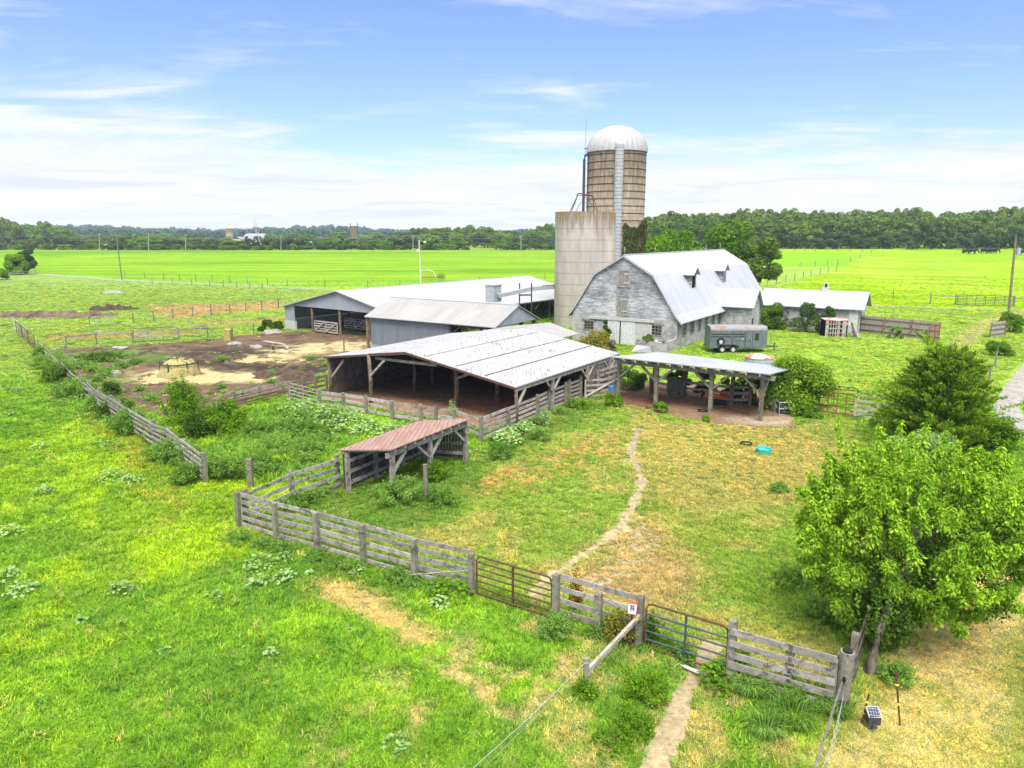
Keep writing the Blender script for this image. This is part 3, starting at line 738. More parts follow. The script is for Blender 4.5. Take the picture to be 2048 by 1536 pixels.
d = t.new('ShaderNodeBsdfDiffuse'); t.put(d.inputs[0], c); tr = t.new('ShaderNodeBsdfTranslucent'); t.put(tr.inputs[0], c); mx = t.new('ShaderNodeMixShader'); mx.inputs[0].default_value = .4
t.l.new(d.outputs[0], mx.inputs[1]); t.l.new(tr.outputs[0], mx.inputs[2]); t.l.new(mx.outputs[0], t.n['Material Output'].inputs[0])
tufts = bpy.data.collections.new('grass_tufts')
for i in range(5): tufts.objects.link(tuft(40 + i, 34, False))

NG = 235000
g = np.random.default_rng(77)
gd = np.exp(g.uniform(math.log(10.0), math.log(172.0), NG)); gt = g.uniform(-.83, .83, NG)
gx, gy = gd * gt, gd
bare = np.maximum.reduce([inz(gx, gy, Z_yard, .8, .8, .5) * .985, inz(gx, gy, Z_shed, .5, .35, .8), inz(gx, gy, Z_lean, .45, .4, .9)])
n = fbm(gx, gy, 3, 1.3, 15.)
bare = np.maximum(bare, sstep(.36, .1, sd_line(gx, gy, L_path) + (n - .5) * .4)); bare = np.maximum(bare, sstep(.44, .26, sd_line(gx, gy, L_path3) + (n - .5) * .25)); bare = np.maximum(bare, sstep(.9, .2, sd_line(gx, gy, L_path2)) * .6)
bare = np.maximum(bare, sstep(1.2, .9, sd_line(gx, gy, L_drive)))
def infp(fr, a0, a1, b0, b1):
    dx, dy = gx - fr.o[0], gy - fr.o[1]; a = dx * fr.u[0] + dy * fr.u[1]; b = dx * fr.v[0] + dy * fr.v[1]
    return (a > a0) & (a < a1) & (b > b0) & (b < b1)
Fb = Fr((14.63, 62.7), (.545, .838)); Fs = Fr((.16, 36.57), (.545, .838)); Ff = Fr((-24.66, 77.0), (.6, .8)); Fd = Fr((-10.9, 65.4), (.545, .838))
ok = (g.random(NG) > bare) & (g.random(NG) > sstep(105, 170, gy)) & ~infp(Fb, -.1, 30, -10.6, .1) & ~infp(Ff, 0, 32, 0, 18) & ~infp(Fd, -3.2, 3.2, 0, 8)
gx, gy = gx[ok], gy[ok]
col, hh = land_colour(gx, gy)
dist = np.hypot(gx, gy)
k = (dist / 15) ** .55
hs = hh * (.55 + .9 * fbm(gx, gy, 3, .8, 31.)) * g.uniform(.7, 1.3, len(gx)) * (1 + .15 * (k - 1))
ws = .21 * k * g.uniform(.75, 1.3, len(gx)) * np.where(hh < .1, .8, 1.0)
big = (g.random(len(gx)) < .13) & (gy < 50); hs = np.where(big, hs * g.uniform(1.2, 1.7, len(gx)), hs); ws = np.where(big, ws * g.uniform(.8, 1.5, len(gx)), ws)
dryt = (g.random(len(gx)) < .035)[:, None]; col = np.where(dryt, col * .4 + np.array([.21, .18, .075]), col); drk = ((g.random(len(gx)) < .16) & (gy < 46))[:, None]; col = np.where(drk, col * np.array([.68, .8, .8]), col)
v = g.normal(size=(len(gx), 3)); col = np.clip(col * (1 + v[:, :1] * .16) * (1 + v * np.array([.10, .03, .15])), .003, 1)
zz = terr(gx, gy) + (fbm(gx, gy, 3, .9, 2.) - .5) * .16 * sstep(200, 30, gy)
me = bpy.data.meshes.new('grass'); me.vertices.add(len(gx)); me.vertices.foreach_set('co', np.stack([gx, gy, zz], 1).astype(np.float32).ravel())
def addat(nm, ty, key, arr):
    a = me.attributes.new(nm, ty, 'POINT'); a.data.foreach_set(key, arr.ravel())
addat('rot', 'FLOAT_VECTOR', 'vector', np.stack([0 * gx, 0 * gx, g.uniform(0, 6.28, len(gx))], 1).astype(np.float32))
addat('size', 'FLOAT_VECTOR', 'vector', np.stack([ws, ws, hs], 1).astype(np.float32))
addat('variant', 'INT', 'value', g.integers(0, 5, len(gx)).astype(np.int32))
a = me.attributes.new('tint', 'FLOAT_COLOR', 'POINT'); a.data.foreach_set('color', np.concatenate([col, np.ones((len(gx), 1))], 1).astype(np.float32).ravel())
grass = bpy.data.objects.new('grass', me); C.objects.link(grass); me.materials.append(M['blade'])
tag(grass, 'short and tall grass blades covering paddock and pasture', 'grass', kind='stuff')
ng = bpy.data.node_groups.new('grass_scatter', 'GeometryNodeTree')
ng.interface.new_socket('Geometry', in_out='INPUT', socket_type='NodeSocketGeometry'); ng.interface.new_socket('Geometry', in_out='OUTPUT', socket_type='NodeSocketGeometry')
N, Lk = ng.nodes, ng.links
gi, go = N.new('NodeGroupInput'), N.new('NodeGroupOutput'); ip = N.new('GeometryNodeInstanceOnPoints'); ci = N.new('GeometryNodeCollectionInfo')
ci.inputs[0].default_value = tufts; ci.inputs[1].default_value = True; ci.inputs[2].default_value = True
def nat(nm, ty):
    q = N.new('GeometryNodeInputNamedAttribute'); q.data_type = ty; q.inputs[0].default_value = nm; return [s for s in q.outputs if s.enabled][0]
er = N.new('FunctionNodeEulerToRotation'); Lk.new(nat('rot', 'FLOAT_VECTOR'), er.inputs[0])
Lk.new(gi.outputs[0], ip.inputs['Points']); Lk.new(ci.outputs[0], ip.inputs['Instance']); ip.inputs['Pick Instance'].default_value = True
Lk.new(nat('variant', 'INT'), ip.inputs['Instance Index']); Lk.new(er.outputs[0], ip.inputs['Rotation']); Lk.new(nat('size', 'FLOAT_VECTOR'), ip.inputs['Scale'])
Lk.new(ip.outputs[0], go.inputs[0])
md = grass.modifiers.new('scatter', 'NODES'); md.node_group = ng
# ------------------------------------------------------------------ the gambrel barn
U0 = (.545, .838)
def roof_strip(mb, fr, prof, a0, a1, th=.07):
    """a roof sheet of the profile [(b, z)] swept along a"""
    for (b0, z0), (b1, z1) in zip(prof[:-1], prof[1:]):
        n = Vector((0, -(z1 - z0), b1 - b0)).normalized()
        if n.z < 0: n = -n
        mb.slab([fr(a0, b0, z0), fr(a0, b1, z1), fr(a1, b1, z1), fr(a1, b0, z0)], (0, 0, -th))
def frame_rect(mb, fr, b0, b1, z0, z1, a, w=.09, d=.06):
    """a flat surround on the face a = const"""
    mb.fbox(fr, a - d, a - .002, b0 - w, b1 + w, z1, z1 + w); mb.fbox(fr, a - d, a - .002, b0 - w, b1 + w, z0 - w, z0)
    mb.fbox(fr, a - d, a - .002, b0 - w, b0, z0, z1); mb.fbox(fr, a - d, a - .002, b1, b1 + w, z0, z1)

def zat(fr, a, b, py):
    p = fr(a, b); return PY(1024, py, p.y).z
barn = thing('gambrel_barn', 'old barn with white gambrel roof, peeling grey gable and whitewashed block walls', 'barn', Fb(14, -5.25))
L_, W_ = 30.0, 10.5; mid = -5.25; ZW = 2.55
mb = MB(); mb.fbox(Fb, 0, .25, -W_, -6.75, -.3, ZW); mb.fbox(Fb, 0, .25, -4.05, 0, -.3, ZW); mb.fbox(Fb, 0, .25, -6.75, -4.05, 2.2, ZW)
mb.fbox(Fb, .25, L_, -.25, 0, -.3, 2.75); mb.fbox(Fb, .25, L_, -W_, -W_ + .25, -.3, 2.75); mb.fbox(Fb, L_ - .25, L_ - .002, -W_ + .25, -.25, -.3, ZW)
mb.build('wall', M['block'], barn)
prof = [(0, 8.2), (2.9, 6.52), (4.55, 3.95), (5.15, 3.05), (5.75, 2.38)]
gp = [(mid - 5.22, ZW), (mid + 5.22, ZW), (mid + 5.1, 3.02)] + [(mid + x, z - .08) for x, z in ((4.55, 3.95), (2.88, 6.5), (0, 8.12), (-2.88, 6.5), (-4.55, 3.95))] + [(mid - 5.1, 3.02)]
for a in (0, L_ - .12): MB().slab([Fb(a, b, z) for b, z in gp], Fb(.12, 0) - Fb(0, 0)).build('gable_siding', M['siding'], barn)
mb = MB(); roof_strip(mb, Fb, [(mid + b, z) for b, z in prof], -.22, L_ + .2); roof_strip(mb, Fb, [(mid - b, z) for b, z in prof], -.22, L_ + .2)
broof = mb.build('roof', M['rwhite'], barn)
mb = MB(); mb.tube([Fb(-.2, mid, 8.22), Fb(L_ + .18, mid, 8.22)], .07, 6); 
mb.build('ridge_cap', M['galv'], broof)
mb = MB()
for s in (-1, 1):
    for (b0, z0), (b1, z1) in zip(prof[:-1], prof[1:]): mb.beam(Fb(-.2, mid + s * b0, z0 - .13), Fb(-.2, mid + s * b1, z1 - .13), .05, .14, Fb(-1, 0) - Fb(0, 0))
mb.build('verge_board', M['cream'], broof)
for i in range(48):
    a = .25 + i * .6; MB().fbox(Fb, a, a + .07, .02, .42, 2.28, 2.42).build('rafter_tail', M['cream'], broof)
for px in (1247, 1310, 1366, 1412, 1440):
    a = Fb.at_a(px, mid, 8.3) if px > 1250 else 0; p = Fb(max(a, 0), mid, 8.2)
    mb = MB(); mb.tube([p, p + Vector((0, 0, .75))], .02, 5); mb.lathe([(0, .42), (.07, .49), (0, .56)], 8, p); mb.build('lightning_rod', M['galv'], broof)
# loft doors
for (x0, x1, y0, y1) in ((1237, 1258, 541, 572), (1236, 1256, 592, 628)):
    b0, b1 = Fb.at_b(x0, 0, 5), Fb.at_b(x1, 0, 5); z1, z0 = zat(Fb, 0, b0, y0), zat(Fb, 0, b0, y1)
    mb = MB(); mb.fbox(Fb, -.045, -.005, b0, b1, z0, z1); d = mb.build('loft_door', M['boards'], barn)
    mb = MB(); frame_rect(mb, Fb, b0, b1, z0, z1, 0, .10, .07); mb.build('frame', M['wood'], d)
    for z in (z0 + .3, z1 - .3): MB().fbox(Fb, -.075, -.047, b1 - .5, b1 - .03, z - .05, z + .05).build('hinge', M['cream'], d)
# sliding doors and their rail
for b0, b1 in ((-6.72, -5.5), (-5.36, -4.0)):
    mb = MB(); mb.fbox(Fb, -.10, -.04, b0, b1, .05, 2.2); mb.build('sliding_door', M['peel'], barn)
MB().fbox(Fb, .05, .12, -6.7, -4.1, 0, 2.2).build('doorway_shade', M['dark'], barn)  # black sheet in place of the unlit interior behind the doors
MB().fbox(Fb, -.16, -.002, -8.6, -2.1, 2.24, 2.5).build('door_header', M['cream'], barn)
MB().fbox(Fb, -.06, -.002, -4.0, -2.35, .0, 2.2).build('wall_patch', M['cream'], barn)
def barn_window(fr, b0, b1, z0, z1, parent, nx=3, nz=3, a=0.0, lintel=True):
    mb = MB(); mb.fbox(fr, a - .012, a - .002, b0, b1, z0, z1); w = mb.build('window', M['glass'], parent)
    mb = MB(); frame_rect(mb, fr, b0, b1, z0, z1, a, .07, .05)
    for i in range(1, nx): x = b0 + (b1 - b0) * i / nx; mb.fbox(fr, a - .04, a - .013, x - .018, x + .018, z0, z1)
    for i in range(1, nz): z = z0 + (z1 - z0) * i / nz; mb.fbox(fr, a - .035, a - .014, b0, b1, z - .018, z + .018)
    mb.build('window_frame', M['wood'], w)
    if lintel: MB().fbox(fr, a - .07, a - .004, b0 - .22, b1 + .22, z1 + .08, z1 + .24).build('lintel', M['wood'], w)
for x0, x1, y0, y1 in ((1169, 1187, 642, 657), (1304, 1323, 651, 669)):
    b0, b1 = Fb.at_b(x0, 0, 1.7), Fb.at_b(x1, 0, 1.7); barn_window(Fb, b0, b1, zat(Fb, 0, b0, y1), min(2.1, zat(Fb, 0, b0, y0)), barn)
Fbs = Fr(Fb(0, 0)[:2], (-Fb.v[0], -Fb.v[1]))      # the right hand wall seen square: a into the wall, b along it
for px in (1369, 1384.5, 1399, 1412.5, 1426, 1438.5):
    a = Fb.at_a(px, 0, 1.7); barn_window(Fbs, a - .42, a + .42, 1.05, 2.15, barn, 2, 3, 0.0, False)
# two gabled dormers on the steep slope, facing right
for px0, px1 in ((1384, 1392.5), (1445.5, 1452.5)):
    bf = mid + 3.95; a0, a1 = Fb.at_a(px0, bf, 5.8), Fb.at_a(px1, bf, 5.8); am = (a0 + a1) / 2; hw = .62
    bk = mid + 1.6; zt, zr = 6.45, 7.0
    mb = MB()
    for s in (-1, 1): mb.slab([Fb(am + s * hw, bf, 4.85), Fb(am + s * hw, bk + .6, 6.8 - .3), Fb(am + s * hw, bk + .6, zt), Fb(am + s * hw, bf, zt)], Fb(-s * .06, 0) - Fb(0, 0))
    mb.slab([Fb(am - hw + .07, bf - .06, 4.85), Fb(am + hw - .07, bf - .06, 4.85), Fb(am + hw - .07, bf - .06, zt), Fb(am, bf - .06, zr - .04), Fb(am - hw + .07, bf - .06, zt)], Fb(0, -.05) - Fb(0, 0))
    dm = mb.build('dormer', M['siding'], broof) if False else mb.build('dormer', M['siding'], barn)
    mb = MB()
    for s in (-1, 1): mb.slab([Fb(am, bk - .75, zr), Fb(am, bf + .3, zr), Fb(am + s * (hw + .3), bf + .3, zt - .22), Fb(am + s * (hw + .3), bk + 1.0, zt - .22)], (0, 0, -.05))
    mb.build('dormer_roof', M['rwhite'], dm)
    if px0 < 1400: MB().fbox(Fb, am - .36, am + .36, bf - .055, bf - .03, 4.95, 6.3).build('opening_shade', M['dark'], dm)  # black plate painted as the shade inside the dormer
    else: MB().fbox(Fb, am - .36, am + .36, bf - .055, bf - .02, 4.95, 6.3).build('hatch', M['boards'], dm)
# gabled side passage
a0 = Fb.at_a(1441, .2, 1.0); 
pa0, pb1 = Fb.inv(P(1503, 612, 2.9)); pa0 = max(pa0, 15); pw = 3.0; pb1 = 3.1
pa0 = Fb.at_a(1502, pb1, 1.5)
mb = MB(); mb.fbox(Fb, pa0, pa0 + pw, .02, pb1, -.3, 3.1); ps = mb.build('side_passage', M['block'], barn)
mb = MB(); mb.slab([Fb(pa0, pb1 - .1, 3.1), Fb(pa0 + pw, pb1 - .1, 3.1), Fb(pa0 + pw / 2, pb1 - .1, 4.45)], Fb(0, .1) - Fb(0, 0)); mb.fbox(Fb, pa0 - .03, pa0 - .002, .03, pb1 - .5, 2.0, 3.1); mb.build('passage_siding', M['siding'], ps)
mb = MB(); zr, ze = 4.6, 3.15
for s in (-1, 1): mb.slab([Fb(pa0 + pw / 2, -2.4, zr), Fb(pa0 + pw / 2, pb1 + .3, zr), Fb(pa0 + pw / 2 + s * 1.95, pb1 + .3, ze - .3), Fb(pa0 + pw / 2 + s * 1.95, -1.0, ze - .3)], (0, 0, -.06))
mb.build('passage_roof', M['rplain'], ps)
MB().fbox(Fb, pa0 + .3, pa0 + .75, pb1 + .002, pb1 + .03, .9, 1.7).build('passage_window', M['glass'], ps)

# ------------------------------------------------------------------ milk house: long low white roof
Fm = Fr((35.9 + .0, 72.7), U0); mw = 5.2
ml = Fm.at_b(1515, 0, 2.4)
milk = thing('milk_house', 'long low block milk house under a bright white roof behind the cedars', 'farm building', Fm(2, ml / 2))
mb = MB(); mb.fbox(Fm, .3, mw, ml, -.4, -.3, 2.45); mb.build('wall', M['block'], milk)
mb = MB(); mb.slab([Fm(.31, -.5, 2.45), Fm(mw - .01, -.5, 2.45), Fm(mw / 2 + .15, -.5, 4.0)], Fm(0, .1) - Fm(0, 0)); mb.build('gable', M['peel'], milk)
mb = MB(); c = mw / 2 + .15
for s in (-1, 1): mb.slab([Fm(c, ml, 4.15), Fm(c, .15, 4.15), Fm(c + s * (c + .05), .15, 2.5), Fm(c + s * (c + .05), ml, 2.5)], (0, 0, -.07))
mr = mb.build('roof', M['rplain'], milk)
for i in range(16): b = ml + .5 + i * .78; MB().fbox(Fm, .0, .28, b, b + .07, 2.32, 2.43).build('rafter_tail', M['cream'], mr)
b = Fm.at_b(1652, c, 4.2); mb = MB(); mb.fbox(Fm, c - .3, c + .3, b - .35, b + .3, 3.95, 4.45); mb.fbox(Fm, c - .18, c + .18, b - .2, b + .2, 4.45, 4.95); k = mb.build('chimney', M['white'], milk); MB().fbox(Fm, c - .22, c - .182, b - .1, b + .12, 4.5, 4.85).build('vent', M['dark'], k)
mb = MB(); mb.fbox(Fm, 1.0, 2.1, -.398, -.34, 0, 2.15); k = mb.build('door', M['dkmetal'], milk); mb = MB(); mb.fbox(Fm, .9, 1.0, -.398, -.3, 0, 2.25); mb.fbox(Fm, 2.1, 2.2, -.398, -.3, 0, 2.25); mb.fbox(Fm, 1.0, 2.1, -.398, -.3, 2.15, 2.25); mb.build('frame', M['white'], k)
MB().fbox(Fm, .24, .298, -1.3, -.42, -.1, 2.3).build('corner_board', M['white'], milk)

# ------------------------------------------------------------------ silos
def set_ang(o, c, r):
    me = o.data; a = me.attributes.new('ang', 'FLOAT', 'POINT')
    a.data.foreach_set('value', [math.atan2(v.co.y + wloc(o).y - c[1], v.co.x + wloc(o).x - c[0]) * r for v in me.vertices])
def at_px(px, Y): return (px - 1024) / F * (Y * cp + HC * sp)
sy = 80.0; sx = at_px(1161, sy); sr = 3.0; st_ = 12.45
silo = thing('concrete_silo', 'short open-topped concrete silo with stained rim beside the barn', 'silo', (sx, sy, 0))
mb = MB(); mb.lathe([(sr, -.3), (sr, st_), (sr - .16, st_), (sr - .16, st_ - 3)], 56, (sx, sy, 0)); mb.build('silo_wall', M['conc'], silo, smooth=False)
# unloading chute moulded on its right side
cx = at_px(1207, sy - .8); mb = MB(); mb.lathe([(.95, -.3), (.95, st_ - .1), (.8, st_ - .1), (.8, st_ - 2)], 20, (cx, sy - 1.3, 0)); mb.build('chute', M['conc'], silo)
mb = MB(); x0, x1 = at_px(1134, sy), at_px(1187, sy); zt = PY(1150, 388, sy).z; p = Vector((x0, sy - 1.6, st_)); q = Vector((x1, sy - 1.6, st_))
tl = Vector((at_px(1150, sy), sy - 1.2, zt)); tr_ = Vector((at_px(1178, sy), sy - 1.0, zt - .25))
rk = lambda a, b, r=.045: mb.tube([a, b], r, 5)
rk(p, tl); rk(p + Vector((.3, 2, 0)), tl); rk(q, tr_); rk(q + Vector((-.2, 2, 0)), tr_); rk(tl, tr_, .07); rk(p + Vector((.6, 0, 0)), (tl + tr_) / 2, .03); rk(q, (tl * .7 + tr_ * .3), .03); rk(tl, tl + Vector((0, 2.0, -.1))); rk(tl + Vector((0, 2, -.1)), tr_, .03)
mb.build('hoist_frame', M['rust'], silo)

ty = 92.0; tx = at_px(1224.5, ty); tr = 3.62; tt = PY(1224, 305, ty - 3).z + .6; tt = PY(1224, 304, ty).z
tall = thing('stave_silo', 'tall brown stave silo with ribbed white dome and white ladder chute', 'silo', (tx, ty, 0))
mb = MB(); mb.lathe([(tr, -.3), (tr, 4), (tr, 8), (tr, 12), (tr, 16), (tr, tt)], 72, (tx, ty, 0)); o = mb.build('silo_wall', M['stave'], tall); set_ang(o, (tx, ty), tr)
z = tt - .5
while z > 3: 
    mb = MB(); mb.lathe([(tr + .002, z - .05), (tr + .05, z - .03), (tr + .05, z + .03), (tr + .002, z + .05)], 60, (tx, ty, 0)); mb.build('hoop', M['dkhoop'], tall); z -= .87
dz = PY(1224, 252, ty).z - tt
mb = MB(); nr = 32; pr = [(math.cos(t_) * (tr + .12), math.sin(t_) * dz) for t_ in np.linspace(0, math.pi / 2 - .02, 14)]
mb.lathe([(tr + .12, -.12)] + pr, 96, (tx, ty, tt)); dome = mb.build('dome', M['dome'], tall, smooth=True)
mb = MB()
for j in range(nr):
    a = 2 * math.pi * j / nr; pts = [Vector((tx + (r + .02) * math.cos(a), ty + (r + .02) * math.sin(a), tt + z_)) for r, z_ in pr]; mb.tube(pts, .035, 4, False)
mb.build('ribs', M['dome'], dome)
mb = MB(); fy = ty - tr; cxl = at_px(1229, fy); cxb = at_px(1226, fy)
mb.lathe([(.52, 4.0), (.52, tt + .5), (.0, tt + 1.3)], 14, (cxl, fy - .1, 0)); ch = mb.build('ladder_chute', M['dome'], tall, smooth=False)
mb = MB(); z = 4.2
while z < tt + .3: mb.lathe([(.524, z), (.56, z + .02), (.56, z + .07), (.524, z + .09)], 14, (cxl, fy - .1, 0)); z += .42
mb.build('chute_ring', M['galv'], ch)
mb = MB(); bx = tx - tr - .45; zb = PY(1160, 312, ty).z; mb.tube([(bx, ty - .5, 1), (bx, ty - .5, zb - .5), (bx + .1, ty - .5, zb), (bx + .6, ty - .4, zb + .35), (bx + 1.0, ty - .3, zb + .1)], .17, 8); mb.tube([(bx + .42, ty - .6, 3), (bx + .42, ty - .6, tt)], .05, 5)
for z in range(6, int(zb), 2): mb.beam((bx, ty - .5, z), (bx + .5, ty - .5, z), .04, .04)
mb.build('blower_pipe', M['dkmetal'], tall)
mb = MB(); mb.tube([(bx + .15, ty, tt), (bx + .2, ty, PY(1168, 237, ty).z)], .025, 5); mb.tube([(bx, ty, PY(1168, 297, ty).z), (bx + .35, ty, PY(1168, 297, ty).z + .1)], .12, 6); mb.build('antenna', M['pipe'], tall)

# ------------------------------------------------------------------ free-stall barn, low and wide, white roof
def Lf_at(px, b, z): return Ff.at_a(px, b, z)
FW = 18.0; FL = Lf_at(1058, 9, 4.55); ze, zr = 2.5, 4.55
free = thing('freestall_barn', 'wide low cattle barn with bright white roof and open pale blue gable end', 'barn', Ff(10, 9))
mb = MB()
for s in (-1, 1): mb.slab([Ff(-.3, 9, zr), Ff(FL, 9, zr), Ff(FL, 9 + s * 9.3, ze - .05), Ff(-.3, 9 + s * 9.3, ze - .05)], (0, 0, -.09))
froof = mb.build('roof', M['rplain'], free)
mb = MB()
mb.slab([Ff(.02, 1.75, 2.62), Ff(.02, 9, 2.62), Ff(.02, 9, zr - .1), Ff(.02, 1.75, 2.8)], Ff(.05, 0) - Ff(0, 0)); mb.slab([Ff(.02, 9, 2.62), Ff(.02, 17.9, 2.55), Ff(.02, 9, zr - .1)], Ff(.05, 0) - Ff(0, 0))
mb.slab([Ff(.0, .05, .95), Ff(.0, 1.75, .95), Ff(.0, 1.75, 2.83), Ff(.0, .05, 2.48)], Ff(.05, 0) - Ff(0, 0))
mb.slab([Ff(.05, .05, 1.0), Ff(FL - .2, .05, 1.0), Ff(FL - .2, .05, 2.4), Ff(.05, .05, 2.4)], Ff(0, .05) - Ff(0, 0))
mb.build('gable_cladding', M['corrw'], free)
mb = MB(); mb.fbox(Ff, -.03, .2, .0, 1.8, -.2, .95); mb.fbox(Ff, .2, FL - .2, .0, .2, -.2, .98); mb.build('base_wall', M['cream'], free)
mb = MB(); mb.fbox(Ff, FL - .35, FL - .25, .3, 17.8, 0, 2.5); mb.build('end_wall', M['dboards'], free)
for b in (4.6, 9.0, 13.4, 17.7):
    for a in [0.1] + [x for x in range(5, int(FL), 5)]:
        MB().beam(Ff(a, b, -.1), Ff(a, b, 2.5 + (2.0 if a > 1 else 0) * (1 - abs(b - 9) / 9)), .16, .16).build('post', M['bwood'], free)
mb = MB()
for a in range(4, int(FL), 4):
    mb.beam(Ff(a, .3, 2.35), Ff(a, 17.7, 2.35), .12, .2)
mb.build('tie_beams', M['dwood'], free)
mb = MB(); a1 = Ff.at_a(1040, 18, 2.4); 
mb.fbox(Ff, .1, FL - .3, 17.85, 17.98, 2.2, 2.42)
for a in [x for x in range(2, int(FL), 4)]:
    for s in (-1, 1): mb.beam(Ff(a, 17.75, 1.4), Ff(a + s * .9, 17.85, 2.25), .1, .1)
mb.build('eave_beam', M['wood'], free)
# wooden hay-rack gates and pipe gate in the open gable
def wood_gate(fr, a, b0, b1, z0, z1, name, label, boards=5):
    t = thing(name, label, 'gate', fr(a, (b0 + b1) / 2, z0))
    for i in range(boards):
        z = z0 + (z1 - z0) * i / (boards - 1); MB().fbox(fr, a - .02, a + .02, b0, b1, z - .06, z + .06).build('board', M['lwood'], t)
    n = max(1, int((b1 - b0) / 1.6))
    for i in range(n + 1): x = b0 + (b1 - b0) * i / n; MB().fbox(fr, a - .06, a - .022, x - .06, x + .06, z0 - .06, z1 + .06).build('upright', M['lwood'], t)
    for i in range(n): x = b0 + (b1 - b0) * i / n; MB().beam(fr(a - .09, x, z0), fr(a - .09, x + (b1 - b0) / n, z1), .11, .03, Ff(1, 0) - Ff(0, 0)).build('brace', M['lwood'], t)
    return t
wood_gate(Ff, -.05, Ff.at_b(631, 0, .8), Ff.at_b(676, 0, .8), .25, 1.25, 'board_gate', 'pale wooden gate with cross braces across the open white-roofed barn')
wood_gate(Ff, 3.0, Ff.at_b(690, 3, .8), Ff.at_b(731, 3, .8), .35, 1.3, 'board_gate', 'pale wooden gate hung inside the barn behind the pipe gate')
# grain conveyor from the box on the roof to the silo
bp = PY(985, 600, 88); a_, b_ = Ff.inv(P(985, 597, 3.4)); fr2 = Fr(Ff(a_, b_)[:2], Ff.u)
conv = thing('conveyor', 'grey feed conveyor trough running from the roof box to the short silo', 'conveyor', Ff(a_, b_, 3.2))
bw = .95
mb = MB(); mb.fbox(fr2, 0, 1.3, -bw, bw * .2, 3.0, 4.75); mb.build('housing', M['galv'], conv); mb = MB(); mb.fbox(fr2, -.08, 1.38, -bw - .08, bw * .2 + .08, 4.75, 4.83); mb.build('housing_roof', M['rwhite'], conv)
p0 = fr2(.5, .3, 3.65); p1 = Vector((sx - sr * .7, sy + 1.0, 4.3)); m_ = p0.lerp(p1, .5) + Vector((0, 0, .25))
mb = MB(); mb.beam(p0, m_, .5, .42); mb.beam(m_, p1, .5, .42); mb.build('trough', M['galv'], conv)
mb = MB(); mb.beam(m_.lerp(p1, .4) + Vector((0, 0, .24)), p1 + Vector((0, 0, .24)), .52, .05); mb.build('cover', M['rustpink'], conv)
k = p0.lerp(p1, .42); 
for d in (-.55, .55):
    q = k + Vector((d * 1.2, d * .2, 0)); MB().beam((q.x, q.y, 0), (q.x, q.y, 4.9), .1, .1).build('support', M['dkmetal'], conv)
MB().beam(k + Vector((-.66, -.11, -.35)), k + Vector((.66, .11, -.35)), .12, .15).build('cross_beam', M['dkmetal'], conv)

# ------------------------------------------------------------------ feed shed with corrugated wall
feed = thing('feed_shed', 'feed shed with streaked white gable roof and grey corrugated wall', 'shed', Fd(0, 6.5))
LD = 13.6; mb = MB()
for s in (-1, 1): mb.slab([Fd(0, -.35, 4.4), Fd(0, LD + .1, 4.4), Fd(s * 3.45, LD + .1, 2.95), Fd(s * 3.45, -.35, 2.95)], (0, 0, -.06))
frf = mb.build('roof', M['rfeed'], feed); MB().tube([Fd(0, -.35, 4.42), Fd(0, LD + .1, 4.42)], .05, 6).build('ridge_cap', M['galv'], frf); MB().tube([Ff(-.3, 9, zr + .01), Ff(FL, 9, zr + .01)], .05, 6).build('ridge_cap', M['galv'], froof)
bw = Fd.at_b(898, -3.1, 1.5)
mb = MB(); mb.slab([Fd(-3.1, .1, .45), Fd(-3.1, bw, .45), Fd(-3.1, bw, 2.95), Fd(-3.1, .1, 2.95)], Fd(.06, 0) - Fd(0, 0)); mb.slab([Fd(-3.0, .05, .45), Fd(3.0, .05, .45), Fd(3.0, .05, 3.0), Fd(0, .05, 4.3), Fd(-3.0, .05, 3.0)], Fd(0, .06) - Fd(0, 0)); mb.build('wall_cladding', M['corr'], feed)
mb = MB(); mb.slab([Fd(-3.1, LD - .1, 2.95), Fd(3.1, LD - .1, 2.95), Fd(0, LD - .1, 4.3)], Fd(0, .06) - Fd(0, 0)); mb.build('gable_cladding', M['corrw'], feed)
mb = MB(); mb.fbox(Fd, -3.15, -2.95, .0, bw, -.2, .45); mb.build('base_wall', M['block'], feed)
mb = MB(); mb.slab([Fd(3.0, .1, .45), Fd(3.0, 5.5, .45), Fd(3.0, 5.5, 2.9), Fd(3.0, .1, 2.9)], Fd(.06, 0) - Fd(0, 0)); mb.build('back_cladding', M['corr'], feed)
for b in (bw + .1, bw + 3.2, LD - .3):
    for a in (-3.0, 3.0): MB().beam(Fd(a, b, -.1), Fd(a, b, 2.9), .2, .2).build('post', M['dwood'], feed)
mb = MB(); mb.beam(Fd(-3.0, bw, 2.78), Fd(-3.0, LD - .2, 2.78), .1, .2)
for b in (bw + .1, bw + 3.2): mb.beam(Fd(-3.0, b, 1.9), Fd(-3.0, b + 1.0, 2.75), .12, .12)
mb.build('eave_beam', M['dwood'], feed)
MB().beam(Fd(-3.2, -.2, -.1), Fd(-3.2, -.2, 2.9), .22, .2).build('corner_post', M['bwood'], feed)

